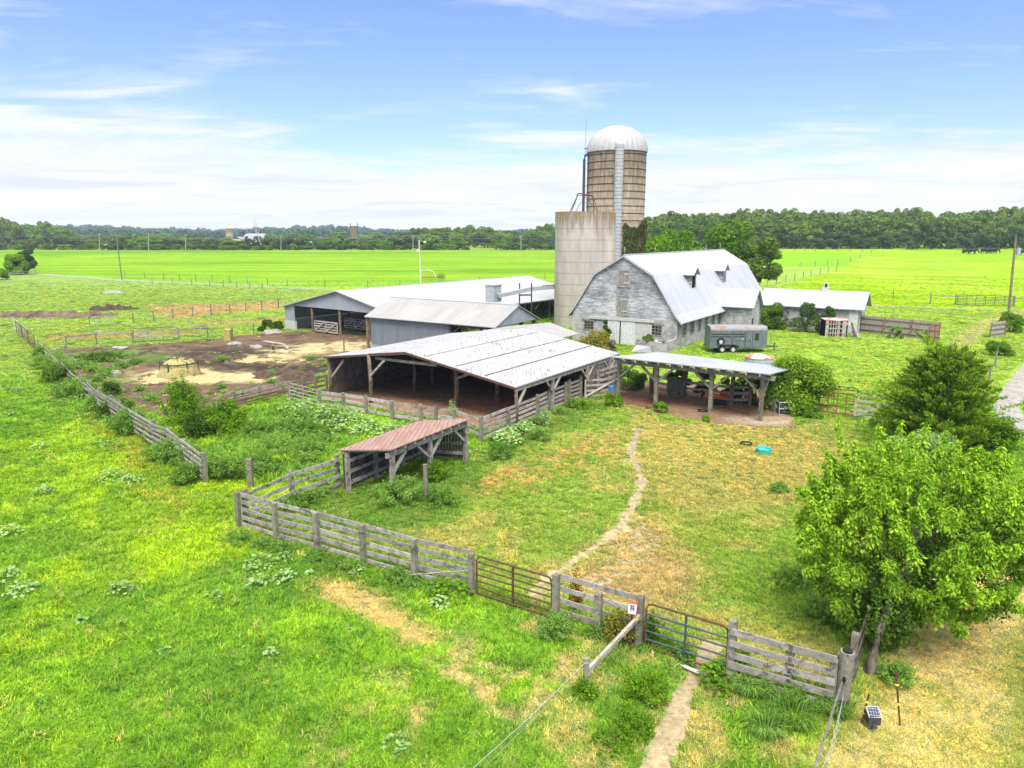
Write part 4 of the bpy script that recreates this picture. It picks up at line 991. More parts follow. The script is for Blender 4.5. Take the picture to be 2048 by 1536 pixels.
# ------------------------------------------------------------------ the big loafing shed, rust-streaked roof
shed = thing('loafing_shed', 'open-fronted loafing shed with rust-streaked pale roof on rough posts', 'shed', Fs(6, -7))
LS = 12.9; mb = MB()
mb.slab([Fs(-.15, -7.4, 3.4), Fs(LS, -7.4, 3.4), Fs(LS, .1, 2.2), Fs(-.15, .1, 2.2)], (0, 0, -.06)); mb.slab([Fs(-.15, -7.4, 3.4), Fs(LS, -7.4, 3.4), Fs(LS, -14.25, 2.5), Fs(-.15, -14.25, 2.5)], (0, 0, -.06))
rf = mb.build('roof', M['rrust'], shed)
be = Fs.inv(P(1158, 667, 2.75)); 
mb = MB(); mb.slab([Fs(LS + .02, -7.4, 3.42), Fs(be[0], -7.4, 3.42), Fs(be[0], be[1], 2.75), Fs(LS + .02, be[1], 2.75)], (0, 0, -.06)); mb.slab([Fs(LS + .02, -7.4, 3.42), Fs(be[0], -7.4, 3.42), Fs(be[0], -11.5, 2.85), Fs(LS + .02, -11.5, 2.85)], (0, 0, -.06)); mb.build('back_roof', M['rfeed'], shed)
mb = MB(); mb.beam(Fs(-.17, -7.4, 3.33), Fs(-.17, .1, 2.13), .05, .12); mb.beam(Fs(-.17, -10.3, 2.97), Fs(-.17, -7.4, 3.33), .06, .16); mb.beam(Fs(-.17, -14.25, 2.44), Fs(-.17, -10.3, 2.96), .05, .12); mb.build('fascia', M['rust'], rf)
mb = MB(); mb.beam(Fs(0, -.02, 2.0), Fs(LS, -.02, 2.0), .1, .2)
mb.build('eave_beam', M['wood'], shed)
MB().beam(Fs(.25, -10.2, 2.72), Fs(.4, -5.6, 2.72), .06, .16).build('loose_beam', M['lwood'], shed)
mb = MB()
for a in (3.2, 6.4, 9.6): mb.beam(Fs(a, -14, 2.3), Fs(a, -7.4, 3.2), .08, .2); mb.beam(Fs(a, -7.4, 3.2), Fs(a, 0, 1.98), .08, .2)
for b in (-12.5, -10.5, -8.5, -6.2, -4, -2): mb.beam(Fs(.1, b, 2.2 + (7.4 - abs(b + 7.4)) * .155), Fs(LS - .2, b, 2.2 + (7.4 - abs(b + 7.4)) * .155), .06, .12)
mb.build('rafters', M['dwood'], shed)
P1 = Fs.inv(P(742, 806)); P2 = Fs.inv(P(913, 816)); P3 = Fs.inv(P(829, 785)); P4 = Fs.inv(P(906, 765)); P5 = Fs.inv(P(994, 805))
def rz(b): return 3.32 - .16 * (b + 7.4) if b > -7.4 else 3.32 - .13 * (-7.4 - b)
for (a, b), r in ((P1, .13), (P2, .15), (P3, .12), (P4, .12), (P5, .13), ((.1, 0), .11), ((.1, -14.05), .13), ((6.5, -11), .12), ((9.5, -6), .12), ((9.5, -11.5), .12)):
    mb = MB(); p = Fs(a, b, 0); mb.tube([p + Vector((0, 0, -.2)), p + Vector((.04, .02, rz(b) * .5)), p + Vector((-.02, .01, rz(b)))], [r, r * .93, r * .85], 9); mb.build('pole', M['bwood'], shed, smooth=True)
for p, q in ((Fs(P1[0], P1[1], 1.65), Fs(P1[0] + .05, P1[1] + 1.15, 2.7)), (Fs(P2[0], P2[1], 1.75), Fs(P2[0] - .3, P2[1] + 1.45, 2.35)), (Fs(.1, 0, .9), Fs(1.0, 0, 1.9)), (Fs(.15, -13.9, 1.2), Fs(.15, -12.8, 2.35))):
    MB().beam(p, q, .12, .12).build('knee_brace', M['lwood'], shed)
for a in (4.0, 8.3, 11.5):
    k = MB().beam(Fs(a, .0, -.1), Fs(a, .0, 2.0), .16, .16).build('side_post', M['wood'], shed)
    mb = MB()
    for s in (-1, 1): mb.beam(Fs(a, .02, 1.15), Fs(a + s * .8, .02, 1.95), .1, .1)
    mb.build('brace', M['wood'], k)
mb = MB(); mb.slab([Fs(.2, -14.1, .0), Fs(LS - .1, -14.1, .0), Fs(LS - .1, -14.1, 2.42), Fs(.2, -14.1, 2.42)], Fs(0, -.05) - Fs(0, 0)); mb.build('side_wall', M['dboards'], shed)
mb = MB()
for i in range(13): mb.fbox(Fs, .5 + i * .8, .6 + i * .8, -14.09, -14.0, .75, 2.35 - (.0 if i else .4))
mb.fbox(Fs, .2, 9, -14.06, -13.98, .05, .75); mb.fbox(Fs, .2, 12, -14.0, -13.96, 2.2, 2.34); mb.build('studs', M['bwood'], shed)
mb = MB(); mb.slab([Fs(LS - .15, -14, 0), Fs(LS - .15, 0, 0), Fs(LS - .15, 0, 2.05), Fs(LS - .15, -7.4, 3.2), Fs(LS - .15, -14, 2.35)], Fs(.05, 0) - Fs(0, 0)); mb.slab([Fs(8.4, -.05, 0), Fs(LS - .2, -.05, 0), Fs(LS - .2, -.05, 1.9), Fs(8.4, -.05, 1.9)], Fs(0, .04) - Fs(0, 0)); mb.build('back_wall', M['dboards'], shed)
# ------------------------------------------------------------------ lean-to on posts
lean = thing('lean_to', 'open lean-to with flat blue-grey metal roof on four braced posts', 'lean-to', P(1400, 805))
fp = [P(1231, 789), P(1320, 807), P(1411, 832), P(1514, 846)]
zf = [PY(1231, 722, fp[0].y).z, PY(1325, 733, fp[1].y).z, PY(1416, 742, fp[2].y).z, PY(1520, 755, fp[3].y).z]
zav = 2.55
FL_, FR_, BR_, BL_ = P(1220, 713, 2.8), P(1539, 748, 2.8), P(1591, 736, 2.42), P(1318, 704, 2.42)
mb = MB(); mb.slab([FL_, FR_, BR_, BL_], (0, 0, -.05)); lr = mb.build('roof', M['rblue'], lean)
d = (FR_ - FL_); bk = (BL_ - FL_)
mb = MB(); n = 13
for i in range(n):
    p = FL_.lerp(FR_, (i + .3) / n); q = BL_.lerp(BR_, (i + .3) / n); mb.beam(p + Vector((0, 0, -.13)), q + Vector((0, 0, -.13)), .06, .14)
mb.build('rafters', M['wood'], lr)
mb = MB(); ins = bk * .13; b0, b1 = FL_ + ins + Vector((0, 0, -.33)), FR_ + ins + Vector((0, 0, -.33)); mb.beam(b0 + (b1 - b0) * .01, b1 - (b1 - b0) * .0, .12, .22); c0, c1 = BL_ - bk * .1 + Vector((0, 0, -.25)), BR_ - (BR_ - FR_) * .1 + Vector((0, 0, -.25)); mb.beam(c0, c1, .1, .2); mb.build('header_beam', M['wood'], lean)
dr = (b1 - b0).normalized()
for i, p in enumerate(fp):
    f = (Vector((p.x, p.y, 0)) - Vector((b0.x, b0.y, 0))).dot(Vector((dr.x, dr.y, 0)).normalized()) / (b1 - b0).length
    top = b0.lerp(b1, min(max(f, .02), .985)) + Vector((0, 0, -.1))
    p = Vector((top.x, top.y, 0)); k = MB().beam(p + Vector((0, 0, -.15)), top, .2, .2).build('post', M['post'], lean)
    for s in (-1, 1):
        if i == 0 and s < 0: continue
        e = top + dr * s * (1.0 if not (i == 3 and s > 0) else .0) + (bk.normalized() * .7 if i == 3 and s > 0 else Vector((0, 0, 0))); MB().beam(p.lerp(top, .62), e, .13, .12).build('brace', M['wood'], k)
for q in (P(1306, 786), P(1367, 800), P(1461, 812)):
    MB().tube([q + Vector((0, 0, -.1)), q + Vector((.1, .05, 2.25))], .13, 8).build('back_post', M['bwood'], lean)

# ------------------------------------------------------------------ red-roofed run-in shed
red = thing('run_in_shed', 'small run-in shed with faded red metal roof and slatted back', 'shed', P(820, 935))
A_, B_, C_, D_ = P(675, 900, 1.75), P(783, 899, 2.05), P(944, 836, 2.05), P(836, 842, 1.75)
mb = MB(); mb.slab([A_, B_, C_, D_], (0, 0, -.045)); rr = mb.build('roof', M['rred'], red)
mb = MB()
for i in range(9): f = (i + .4) / 9; mb.beam(A_.lerp(D_, f) + Vector((0, 0, -.1)), B_.lerp(C_, f) + Vector((0, 0, -.1)), .05, .1)
mb.build('rafters', M['wood'], rr)
Lb = A_.lerp(B_, .12); Rb = D_.lerp(C_, .12); Lf = A_.lerp(B_, .9); Rf = D_.lerp(C_, .9); ax = (Rf - Lf)
g0 = lambda p, f=0: Vector((p.x, p.y, 0))
MB().beam(Lf + ax * .0 + Vector((0, 0, -.26)), Rf + Vector((0, 0, -.26)), .1, .2).build('header_beam', M['wood'], red)
for f in (.06, .50, .98):
    top = Lf.lerp(Rf, f) + Vector((0, 0, -.3)); bt = g0(top); k = MB().beam(bt + Vector((0, 0, -.1)), top, .17, .17).build('post', M['wood'], red)
    for s in (-1, 1):
        if (f < .1 and s < 0) or (f > .9 and s > 0): continue
        MB().beam(bt.lerp(top, .55), top + ax.normalized() * s * .95 + Vector((0, 0, .05)), .1, .1).build('brace', M['wood'], k)
for f in (.03, .35, .68, .97):
    top = Lb.lerp(Rb, f) + Vector((0, 0, -.1)); MB().beam(g0(top) + Vector((0, 0, -.1)), top, .15, .15).build('back_post', M['wood'], red)
bx_ = (Rb - Lb); mb = MB(); nb = 30; out = (A_ - B_).normalized() * .1; out.z = 0
for i in range(nb):
    p = g0(Lb.lerp(Rb, (i + .1) / nb)) + out; q = g0(Lb.lerp(Rb, (i + .97) / nb)) + out; mb.slab([p + Vector((0, 0, .12 + RND.uniform(0, .12))), q + Vector((0, 0, .12)), q + Vector((0, 0, 1.6)), p + Vector((0, 0, 1.6))], out.normalized() * -.02)
ew = (Rb - Rf); eo = ax.normalized() * .02
for i in range(14):
    p = g0(Rf + (Rb - Rf) * ((i + .1) / 14)); q = g0(Rf + (Rb - Rf) * ((i + .97) / 14)); mb.slab([p + Vector((0, 0, .15)), q + Vector((0, 0, .15)), q + Vector((0, 0, 1.65)), p + Vector((0, 0, 1.7))], eo)
mb.build('slats', M['dwood'], red)
for z in (.4, .85, 1.3):
    MB().beam(g0(Lb) + Vector((0, 0, z)) - out * .6, g0(Rb) + Vector((0, 0, z)) - out * .6, .03, .15).build('rail', M['wood'], red)
    MB().beam(g0(Rf) + Vector((0, 0, z)) - eo * 3, g0(Rb) + Vector((0, 0, z)) - eo * 3, .03, .15).build('rail', M['wood'], red)
# ------------------------------------------------------------------ fences and gates
def PZ(px, py, z): return P(px, py, z)
def board_fence(name, label, pts, h, rails, mp='post', mr='wood', ps=.14, rb=.14, jit=.02, side=1, lean=0, cap=None, round_=False, group=None):
    """posts at pts [(x, y)], boards between them at the given heights"""
    t = thing(name, label, 'fence', (pts[0].x, pts[0].y, 0), group); R = RND
    hs = h if isinstance(h, list) else [h + R.uniform(-.05, .06) for _ in pts]
    for p, hh in zip(pts, hs):
        z = float(terr(p.x, p.y)); a = Vector((p.x, p.y, z - .2)); b = Vector((p.x + R.uniform(-1, 1) * (.02 + lean), p.y + R.uniform(-1, 1) * (.02 + lean), z + hh))
        mb = MB()
        if round_: mb.tube([a, b], ps / 2, 9)
        else: mb.beam(a, b, ps, ps, (pts[-1] - pts[0]).normalized() if len(pts) > 1 else (1, 0, 0))
        mb.build('post', M[mp], t)
    for p, q in zip(pts[:-1], pts[1:]):
        d = (q - p); d.z = 0; n = Vector((-d.y, d.x, 0)).normalized() * (ps / 2 + .02) * side
        for z in rails:
            e0, e1 = R.uniform(-jit, jit), R.uniform(-jit, jit); zz = float(terr(p.x, p.y))
            MB().beam(Vector((p.x, p.y, zz + z + e0)) + n - d.normalized() * .04, Vector((q.x, q.y, zz + z + e1)) + n + d.normalized() * .04, .03, rb * R.uniform(.9, 1.08)).build('board', M[mr], t)
    return t

def pipe_gate(name, label, p, q, h, bars, ups=(.5,), mt='rust', mtop=None, z0=.15, r=.024, group=None):
    """tube gate with rounded upper corners; bars: heights as a fraction of its height"""
    t = thing(name, label, 'gate', (p.x, p.y, 0), group); d = (q - p); d.z = 0; L = d.length; d = d / L
    at = lambda s, z: Vector((p.x + d.x * s, p.y + d.y * s, z0 + z + p.z + (q.z - p.z) * s / L))
    c = .14
    fr = [at(.03, 0), at(.03, h - c), at(.03 + c * .3, h - c * .3), at(.03 + c, h), at(L - .03 - c, h), at(L - .03 - c * .3, h - c * .3), at(L - .03, h - c), at(L - .03, 0), at(.03, 0)]
    MB().tube(fr, r * 1.15, 8).build('frame', M[mtop or mt], t)
    for f in bars: MB().tube([at(.03, h * f), at(L - .03, h * f)], r, 7).build('bar', M[mt], t)
    for u in ups: MB().beam(at(L * u, 0), at(L * u, h), .07, .035, d).build('upright', M[mt], t)
    return t

# front fence of the paddock
tops = [(472, 983), (547.5, 1004.5), (631, 1023), (724, 1048), (827, 1075), (941.5, 1102)]
fpts = [Vector((P(a, b, 1.38).x, P(a, b, 1.38).y, 0)) for a, b in tops]
board_fence('board_fence', 'weathered five-board fence along the front of the paddock', fpts, 1.34, (.16, .44, .72, 1.0, 1.28), ps=.145, rb=.14, side=1)
tops2 = [(478, 985), (582, 943), (674, 914)]
f2 = [fpts[0] + Vector((.2, .2, 0))] + [Vector((P(a, b, 1.3).x, P(a, b, 1.3).y, 0)) for a, b in tops2[1:]]
board_fence('board_fence', 'weathered board fence running back from the front corner to the red-roofed shed', f2, 1.36, (.2, .5, .85, 1.22), ps=.15, side=-1)
k = P(502, 978); board_fence('fence_post', 'lone pale fence post standing in grass behind the front fence corner', [k], 1.25, (), ps=.2)['category'] = 'post'
k = P(852, 1002); board_fence('fence_post', 'lone round post standing in weeds before the red-roofed shed', [k], 1.45, (), ps=.17, round_=True)['category'] = 'post'
ge = fpts[-1]
g0_, g1_ = Vector((P(951, 1168).x, P(951, 1168).y, 0)), Vector((P(1108, 1218).x, P(1108, 1218).y, 0)); g0_ = ge.lerp(g1_ - Vector((.05, 0, 0)), .06)
p2_ = P(1113, 1150, 1.38); p2_.z = 0
pipe_gate('pipe_gate', 'rusty brown tube gate beside the front board fence', g0_, ge.lerp(p2_, .96), 1.12, (.16, .33, .5, .67, .84), (.5,), 'rust')
p3_ = P(1281, 1196, 1.38); p3_.z = 0; pm_ = p2_.lerp(p3_, .53)
sf = board_fence('board_fence', 'short grey board fence between the rusty gate and the blue gate', [p2_, pm_, p3_], [1.4, 1.2, 1.42], (.3, .62, .95, 1.3), ps=.165, rb=.14, side=1)
p4_ = P(1468, 1241, 1.5); p4_.z = 0
pipe_gate('pipe_gate', 'blue tube gate with rusty top bar across the footpath', p3_.lerp(p4_, .06), p3_.lerp(p4_, .965), 1.15, (.17, .36, .56, .76), (.5,), 'blue', 'rust')
p5_ = P(1688, 1303, 1.45); p5_.z = 0
cf = board_fence('board_fence', 'dark grey five-board fence from the blue gate to the thick corner post', [p4_, p4_.lerp(p5_, .55), p5_ - (p5_ - p4_).normalized() * .15], [1.5, 1.15, 1.2], (.18, .45, .72, .98, 1.26), ps=.17, mr='wood', rb=.16, side=-1)
t = thing('corner_post', 'thick round corner post with black cap where fences meet by the tree', 'post', (p5_.x, p5_.y, 0)); MB().tube([p5_ + Vector((.05, 0, -.2)), p5_ + Vector((.08, 0, 1.45))], .15, 12).build('post', M['post'], t); MB().lathe([(.1, 0), (.1, .04), (0, .045)], 10, p5_ + Vector((.08, 0, 1.45))).build('cap', M['black'], t)
for z in (.35, .9): MB().lathe([(.03, -.05), (.04, 0), (.03, .05)], 8, p5_ + Vector((-.02, -.17, z))).build('insulator', M['black'], t)
q = P(1712, 1262, 1.3); q.z = 0; q2 = P(1760, 1120, 1.3); q2.z = 0
board_fence('board_fence', 'dark board fence leading from the corner post in under the bright tree', [p5_ + Vector((.1, .25, 0)), q, q2], 1.2, (.3, .75, 1.18), ps=.14, mr='dwood', side=-1)
# diagonal brace rail, its low post, electric rope
pl_ = P(1171, 1393); pt = PY(1171, 1314, pl_.y)
t = thing('brace_rail', 'grey diagonal rail sloping from the gate post down to a low post', 'rail', pl_); MB().tube([pl_ + Vector((0, 0, -.1)), Vector((pl_.x, pl_.y, .95))], .065, 9).build('post', M['post'], t)
MB().beam(Vector((pl_.x + .02, pl_.y, .62)), p3_ + Vector((-.03, -.1, .95)), .07, .11).build('rail', M['wood'], t)
for f in (.25, .5, .75, .95): c = Vector((pl_.x, pl_.y, .62)).lerp(p3_ + Vector((0, -.1, .95)), f) + Vector((-.05, -.08, .03)); MB().lathe([(.02, -.04), (.035, 0), (.02, .04)], 8, c).build('insulator', M['yellow'], t)
a_, b_ = Vector((pl_.x, pl_.y, .86)), P(920, 1560, .5)
mb = MB(); mb.tube([a_, a_.lerp(b_, .5) + Vector((0, 0, -.06)), b_, b_ + (b_ - a_) * .4], .007, 5); mb.tube([a_ + Vector((0, 0, -.12)), b_ + Vector((.12, 0, -.1))], .0025, 4); mb.lathe([(.075, -.02), (.075, .03)], 8, a_); tag(mb.build('fence_rope', M['rope']), 'white electric fence rope stretched from the low post to the bottom edge', 'rope')
a_, b_ = p5_ + Vector((-.05, -.15, .85)), P(1622, 1560, .75)
mb = MB(); mb.tube([a_, b_, b_ + (b_ - a_) * .5], .02, 7); tag(mb.build('steel_pipe', M['pipe']), 'grey steel pipe slanting down from the thick corner post', 'pipe')
mb = MB(); mb.tube([a_ + Vector((.03, -.05, -.35)), a_.lerp(b_, .5) + Vector((.1, 0, -.45)), b_ + Vector((.06, 0, -.2))], .008, 5); mb.tube([a_ + Vector((.03, -.05, -.3)), a_.lerp(b_, .5) + Vector((.16, 0, -.35)), b_ + Vector((.16, 0, -.3))], .006, 4); tag(mb.build('fence_rope', M['rope']), 'white rope hanging beside the slanting steel pipe at the corner post', 'rope')
w0, w1 = P(1300, 1302, .06), P(1412, 1352, .06); mb = MB(); mb.tube([w0, w1], .018, 6); mb.tube([w0.lerp(w1, .62), w0.lerp(w1, .95)], .042, 8); tag(mb.build('white_pipe', M['white']), 'white pipe lying in grass across the footpath before the blue gate', 'pipe')
w0, w1 = P(815, 1150, .2), p2_ * 0 + fpts[-1] + Vector((-.08, -.12, .85)); tag(MB().tube([w0, w1], .022, 6).build('leaning_pole', M['lwood']), 'pale pole leaning on the front fence by the rusty gate', 'pole')
# solar fence chargers
t = thing('fence_charger', 'red and white solar fence charger on the board fence by the blue gate', 'fence charger', p3_ + Vector((-.22, -.12, .95)))
c = P(1257, 1207, 1.2); c = Vector((p3_.x - .22, p3_.y - .18, 1.2)); n = Vector((-.25, -.75, .6)).normalized(); x = Vector((.95, -.3, 0)).normalized(); y = n.cross(x).normalized()
if y.z < 0: y = -y
mb = MB(); mb.slab([c - x * .105 - y * .14, c + x * .105 - y * .14, c + x * .105 + y * .17, c - x * .105 + y * .17], -n * .07); mb.build('case', M['red'], t)
mb = MB(); o_ = c + n * .004; mb.slab([o_ - x * .095 - y * .125, o_ + x * .095 - y * .125, o_ + x * .095 + y * .1, o_ - x * .095 + y * .1], n * .012); mb.build('face_plate', M['white'], t)
mb = MB(); o_ = c + n * .018; mb.slab([o_ - x * .06 - y * .05, o_ + x * .06 - y * .05, o_ + x * .06 + y * .08, o_ - x * .06 + y * .08], n * .006); mb.build('panel', M['solar'], t)
MB().tube([Vector((c.x, c.y + .03, 0)), Vector((c.x, c.y + .05, 1.1))], .02, 6).build('stake', M['rust'], t)
c = P(1748, 1425, .45); t = thing('fence_charger', 'black solar fence charger on a short stake in the dry grass', 'fence charger', (c.x, c.y, 0)); n = Vector((-.1, -.5, .85)).normalized(); x = Vector((1, -.05, .05)).normalized(); y = n.cross(x); y = y if y.z > 0 else -y
mb = MB(); mb.slab([c - x * .125 - y * .10, c + x * .125 - y * .10, c + x * .125 + y * .125, c - x * .125 + y * .125], -n * .03); mb.build('panel_frame', M['white'], t)
mb = MB(); o_ = c + n * .003; mb.slab([o_ - x * .11 - y * .085, o_ + x * .11 - y * .085, o_ + x * .11 + y * .11, o_ - x * .11 + y * .11], n * .006); mb.build('panel', M['solar'], t)
mb = MB(); mb.box((c.x, c.y + .02, c.z - .14), (.24, .2, .2)); mb.tube([(c.x, c.y - .06, c.z - .2), (c.x, c.y - .09, c.z - .3)], .05, 8); mb.build('case', M['dkmetal'], t); MB().tube([(c.x, c.y + .03, 0), (c.x, c.y + .03, c.z - .2)], .02, 6).build('stake', M['pipe'], t)
for (ax_, ay_, bx_, by_, lab) in ((1722, 1452, 1738, 1388, 'rusty leaning fence stake close beside the black solar charger'), (1800, 1452, 1792, 1342, 'rusty upright fence stake with yellow insulators right of the black solar charger')):
    p = P(ax_, ay_); q = PY(bx_, by_, p.y + .05); t = thing('fence_stake', lab, 'stake', p, 'steel stakes for the electric fence'); MB().tube([p, q], .018, 6).build('rod', M['rust'], t)
    for f in (.4, .75): MB().lathe([(.02, -.03), (.045, 0), (.02, .03)], 8, p.lerp(q, f)).build('insulator', M['yellow'], t)

# long fence on the left, from the near end post to the far yard corner
ln = [(405, 903, 1.4), (367, 880, 1.3), (338, 860, 1.25), (305, 842, 1.35), (240, 808, 1.25), (222, 798, 1.2), (197, 783, 1.25), (178, 768, 1.2)]
lp = [Vector((P(a, b, z).x, P(a, b, z).y, 0)) for a, b, z in ln]
board_fence('board_fence', 'old board fence in the weeds along the left side of the cattle yard', lp, 1.38, (.3, .55, .82, 1.05, 1.27), ps=.18, rb=.12, side=1, jit=.05)
ln = [(160, 757), (140, 740), (122, 722), (104, 706), (88, 690), (74, 682)]
lp2 = [lp[-1]] + [Vector((P(a, b, 1.1).x, P(a, b, 1.1).y, 0)) for a, b in ln]
board_fence('board_fence', 'overgrown sagging fence at the far left edge of the cattle yard', lp2, 1.15, (.4, .75, 1.0), ps=.12, rb=.1, side=1, jit=.08, lean=.05)
pipe_gate('pipe_gate', 'leaning wire-filled tube gate at the far left fence corner', P(72, 702), P(34, 668), 1.25, (.15, .3, .45, .6, .75, .9), (.33, .66), 'rust', 'rust', r=.022)
pipe_gate('pipe_gate', 'silver grey tube gate leaning behind the rusty one at the far left corner', P(58, 688), P(28, 662), 1.3, (.2, .4, .6, .8), (.5,), 'galv', 'galv', r=.022)
# rails and gate on the far side of the yard
def rail_fence(label, pts, h, rails=(1.05,), mt='wood', name='rail_fence', ps=.12):
    return board_fence(name, label, [P(a, b) for a, b in pts], h, rails, 'post', mt, ps=ps, rb=.12, side=-1)
rail_fence('single-rail fence left of the green tube gate in the yard', [(134, 697), (194, 690), (266, 686)], 1.2)
pipe_gate('pipe_gate', 'dull green tube gate on the far side of the cattle yard', P(268, 686), P(357, 681), 1.2, (.16, .32, .5, .66, .82), (.33, .67), 'pipe', 'rust', r=.022)
rail_fence('single-rail fence right of the green tube gate in the yard', [(359, 681), (416, 677)], 1.2)
rail_fence('low plank rail near the weedy corner of the cattle yard', [(78, 704), (130, 700)], .4, (.3,))
pipe_gate('pipe_gate', 'bent pale tube gate standing alone in the pasture beyond the yard', P(180, 656), P(237, 650), 1.15, (.5, .93), (.75,), 'galv', 'rust', r=.022)
wf = [(267, 647), (308, 643), (347, 638), (386, 634), (423, 631), (460, 627), (492, 624), (524, 620), (557, 617)]
def wire_fence(label, pts, h, wires=(.4, .8, 1.15), land_=True, r=.05, group=None, mt='post'):
    ps = [PT(a, b) if land_ else P(a, b) for a, b in pts]; t = thing('wire_fence', label, 'fence', ps[0], group)
    for p in ps: MB().tube([p + Vector((0, 0, -.2)), p + Vector((RND.uniform(-.05, .05), 0, h * RND.uniform(.92, 1.08)))], r, 6).build('post', M[mt], t)
    for z in wires:
        if z < h: MB().tube([p + Vector((0, 0, z)) for p in ps], .008, 3).build('wire', M['pipe'], t)
    return t
wire_fence('wire fence on pale wooden posts beyond the cattle yard', wf, 1.3, r=.08)
# fence across the middle of the yard, low old boards and pipes
yd = [(428, 822), (470, 806), (520, 795), (580, 782)]
board_fence('board_fence', 'low broken fence of old boards and pipes across the yard', [P(a, b) for a, b in yd], .7, (.25, .62), ps=.1, mr='lwood', rb=.16, jit=.06)
t = thing('pipe_rails', 'rusty pipe rails in front of the broken board fence', 'rails', P(480, 815))
for z in (.25, .45, .65): MB().tube([P(455, 822) + Vector((0, 0, z)), P(578, 792) + Vector((0, 0, z + .05))], .03, 6).build('rail', M['rust'], t)
board_fence('board_fence', 'brown board fence from the yard to the left corner of the loafing shed', [P(580, 802), P(606, 796), P(632, 790), P(654, 785)], 1.2, (.2, .5, .8, 1.08), mp='bwood', mr='bwood', ps=.14)
pipe_gate('pipe_gate', 'yellowish tube gate beside the weeds left of the loafing shed', P(580, 806), P(637, 822), 1.1, (.2, .4, .6, .8), (.5,), 'hay' if False else 'lwood', 'lwood', r=.02)
fF = [(640, 818), (687, 824), (733, 832), (785, 842), (842, 852), (872, 856), (910, 862), (962, 884)]
board_fence('board_fence', 'weathered fence along the front of the loafing shed behind the weeds', [P(a, b) for a, b in fF], 1.15, (.3, .65, 1.0), ps=.15, mr='lwood', rb=.17)
fG = [(962, 886), (1017, 862), (1075, 836), (1098, 824), (1131, 810), (1138, 806), (1161, 797)]
board_fence('board_fence', 'tall pale board fence along the right side of the loafing shed', [P(a, b) for a, b in fG], [1.35, 1.15, 1.35, 1.3, 1.4, 1.45, 1.5], (.15, .4, .65, .9, 1.15), ps=.15, mr='lwood', rb=.15, side=1)
pg0, pg1 = P(1170, 797), P(1231, 793); fr_g = Fr((pg0.x, pg0.y), (-(pg1 - pg0).y, (pg1 - pg0).x)); wood_gate(fr_g, 0, 0, (pg1 - pg0).length, .15, 1.15, 'board_gate', 'grey wooden gate with one diagonal brace beside the lean-to', 4)
board_fence('board_fence', 'tall board fence behind the wooden gate at the shed corner', [P(1196, 790), P(1240, 774)], 1.6, (.5, .85, 1.2, 1.5), ps=.15, mr='lwood')
board_fence('board_fence', 'board fence in shade along the back of the lean-to', [P(1300, 786), P(1367, 800), P(1461, 812), P(1500, 812)], 1.25, (.35, .75, 1.12), ps=.14, mr='wood', mp='bwood', rb=.16)
# beyond the lean-to, right
pipe_gate('pipe_gate', 'rusty red tube gate between the big bush and the grey board gate', P(1636, 826), P(1708, 836), 1.15, (.68,), (.25, .5, .75), 'rustpink', 'rustpink', r=.03)
pipe_gate('pipe_gate', 'long thin rusty tube gate standing behind the red gate', P(1622, 812), P(1712, 822), 1.2, (.85,), (.5,), 'rust', 'rust', r=.025)
qa, qb = P(1709, 836), P(1775, 846); fr_g = Fr((qa.x, qa.y), (-(qb - qa).y, (qb - qa).x)); wood_gate(fr_g, 0, 0, (qb - qa).length + .4, .15, 1.3, 'board_gate', 'dark grey board gate half hidden by the cedar', 5)
# privacy fences
def privacy(label, pts, h, mt='picket', name='privacy_fence'):
    ps = [PT(a, b) for a, b in pts]; t = thing(name, label, 'fence', ps[0])
    for p, q in zip(ps[:-1], ps[1:]):
        d = (q - p).normalized(); n = Vector((-d.y, d.x, 0)) * .03; L = (q - p).length; k = int(L / .15); mb = MB()
        for i in range(k):
            a = p + d * (i * .15); hh = h + RND.uniform(-.03, .04); mb.slab([a, a + d * .142, a + d * .142 + Vector((0, 0, hh)), a + d * .07 + Vector((0, 0, hh + .05)), a + Vector((0, 0, hh))], n * .7)
        mb.build('boards', M[mt], t)
        for z in (.3, h * .52, h - .25): MB().beam(p - n * .9 + Vector((0, 0, z)), q - n * .9 + Vector((0, 0, z)), .05, .09).build('rail', M['bwood'], t)
        m = max(1, round(L / 2.6))
        for i in range(m + 1): c = p.lerp(q, i / m) - n * 2.6; MB().beam(c + Vector((0, 0, -.2)), c + Vector((0, 0, h + .05)), .11, .11).build('post', M['bwood'], t)
    return t
privacy('long brown wooden privacy fence beyond the lawn by the milk house', [(1717, 664), (1877, 682)], 1.75)
t = pipe_gate('pipe_gate', 'short rusty red barred gate at the end of the brown privacy fence', P(1877, 684), P(1856, 692), 1.7, (.15, .3, .45, .6, .75, .9), (.5,), 'rustpink', 'rustpink', r=.03)
privacy('short grey piece of privacy fence by the drive under the utility pole', [(1978, 676), (2008, 672)], 1.5)
privacy('far grey privacy fence standing in the pasture behind the barn', [(1508, 553), (1532, 552), (1561, 548)], 2.0)
wire_fence('old wire fence beside the gravel drive on the right', [(1994, 712), (1988, 690), (1979, 730), (2003, 690)][:1] + [(1990, 735), (1978, 765)], 1.2, r=.07)
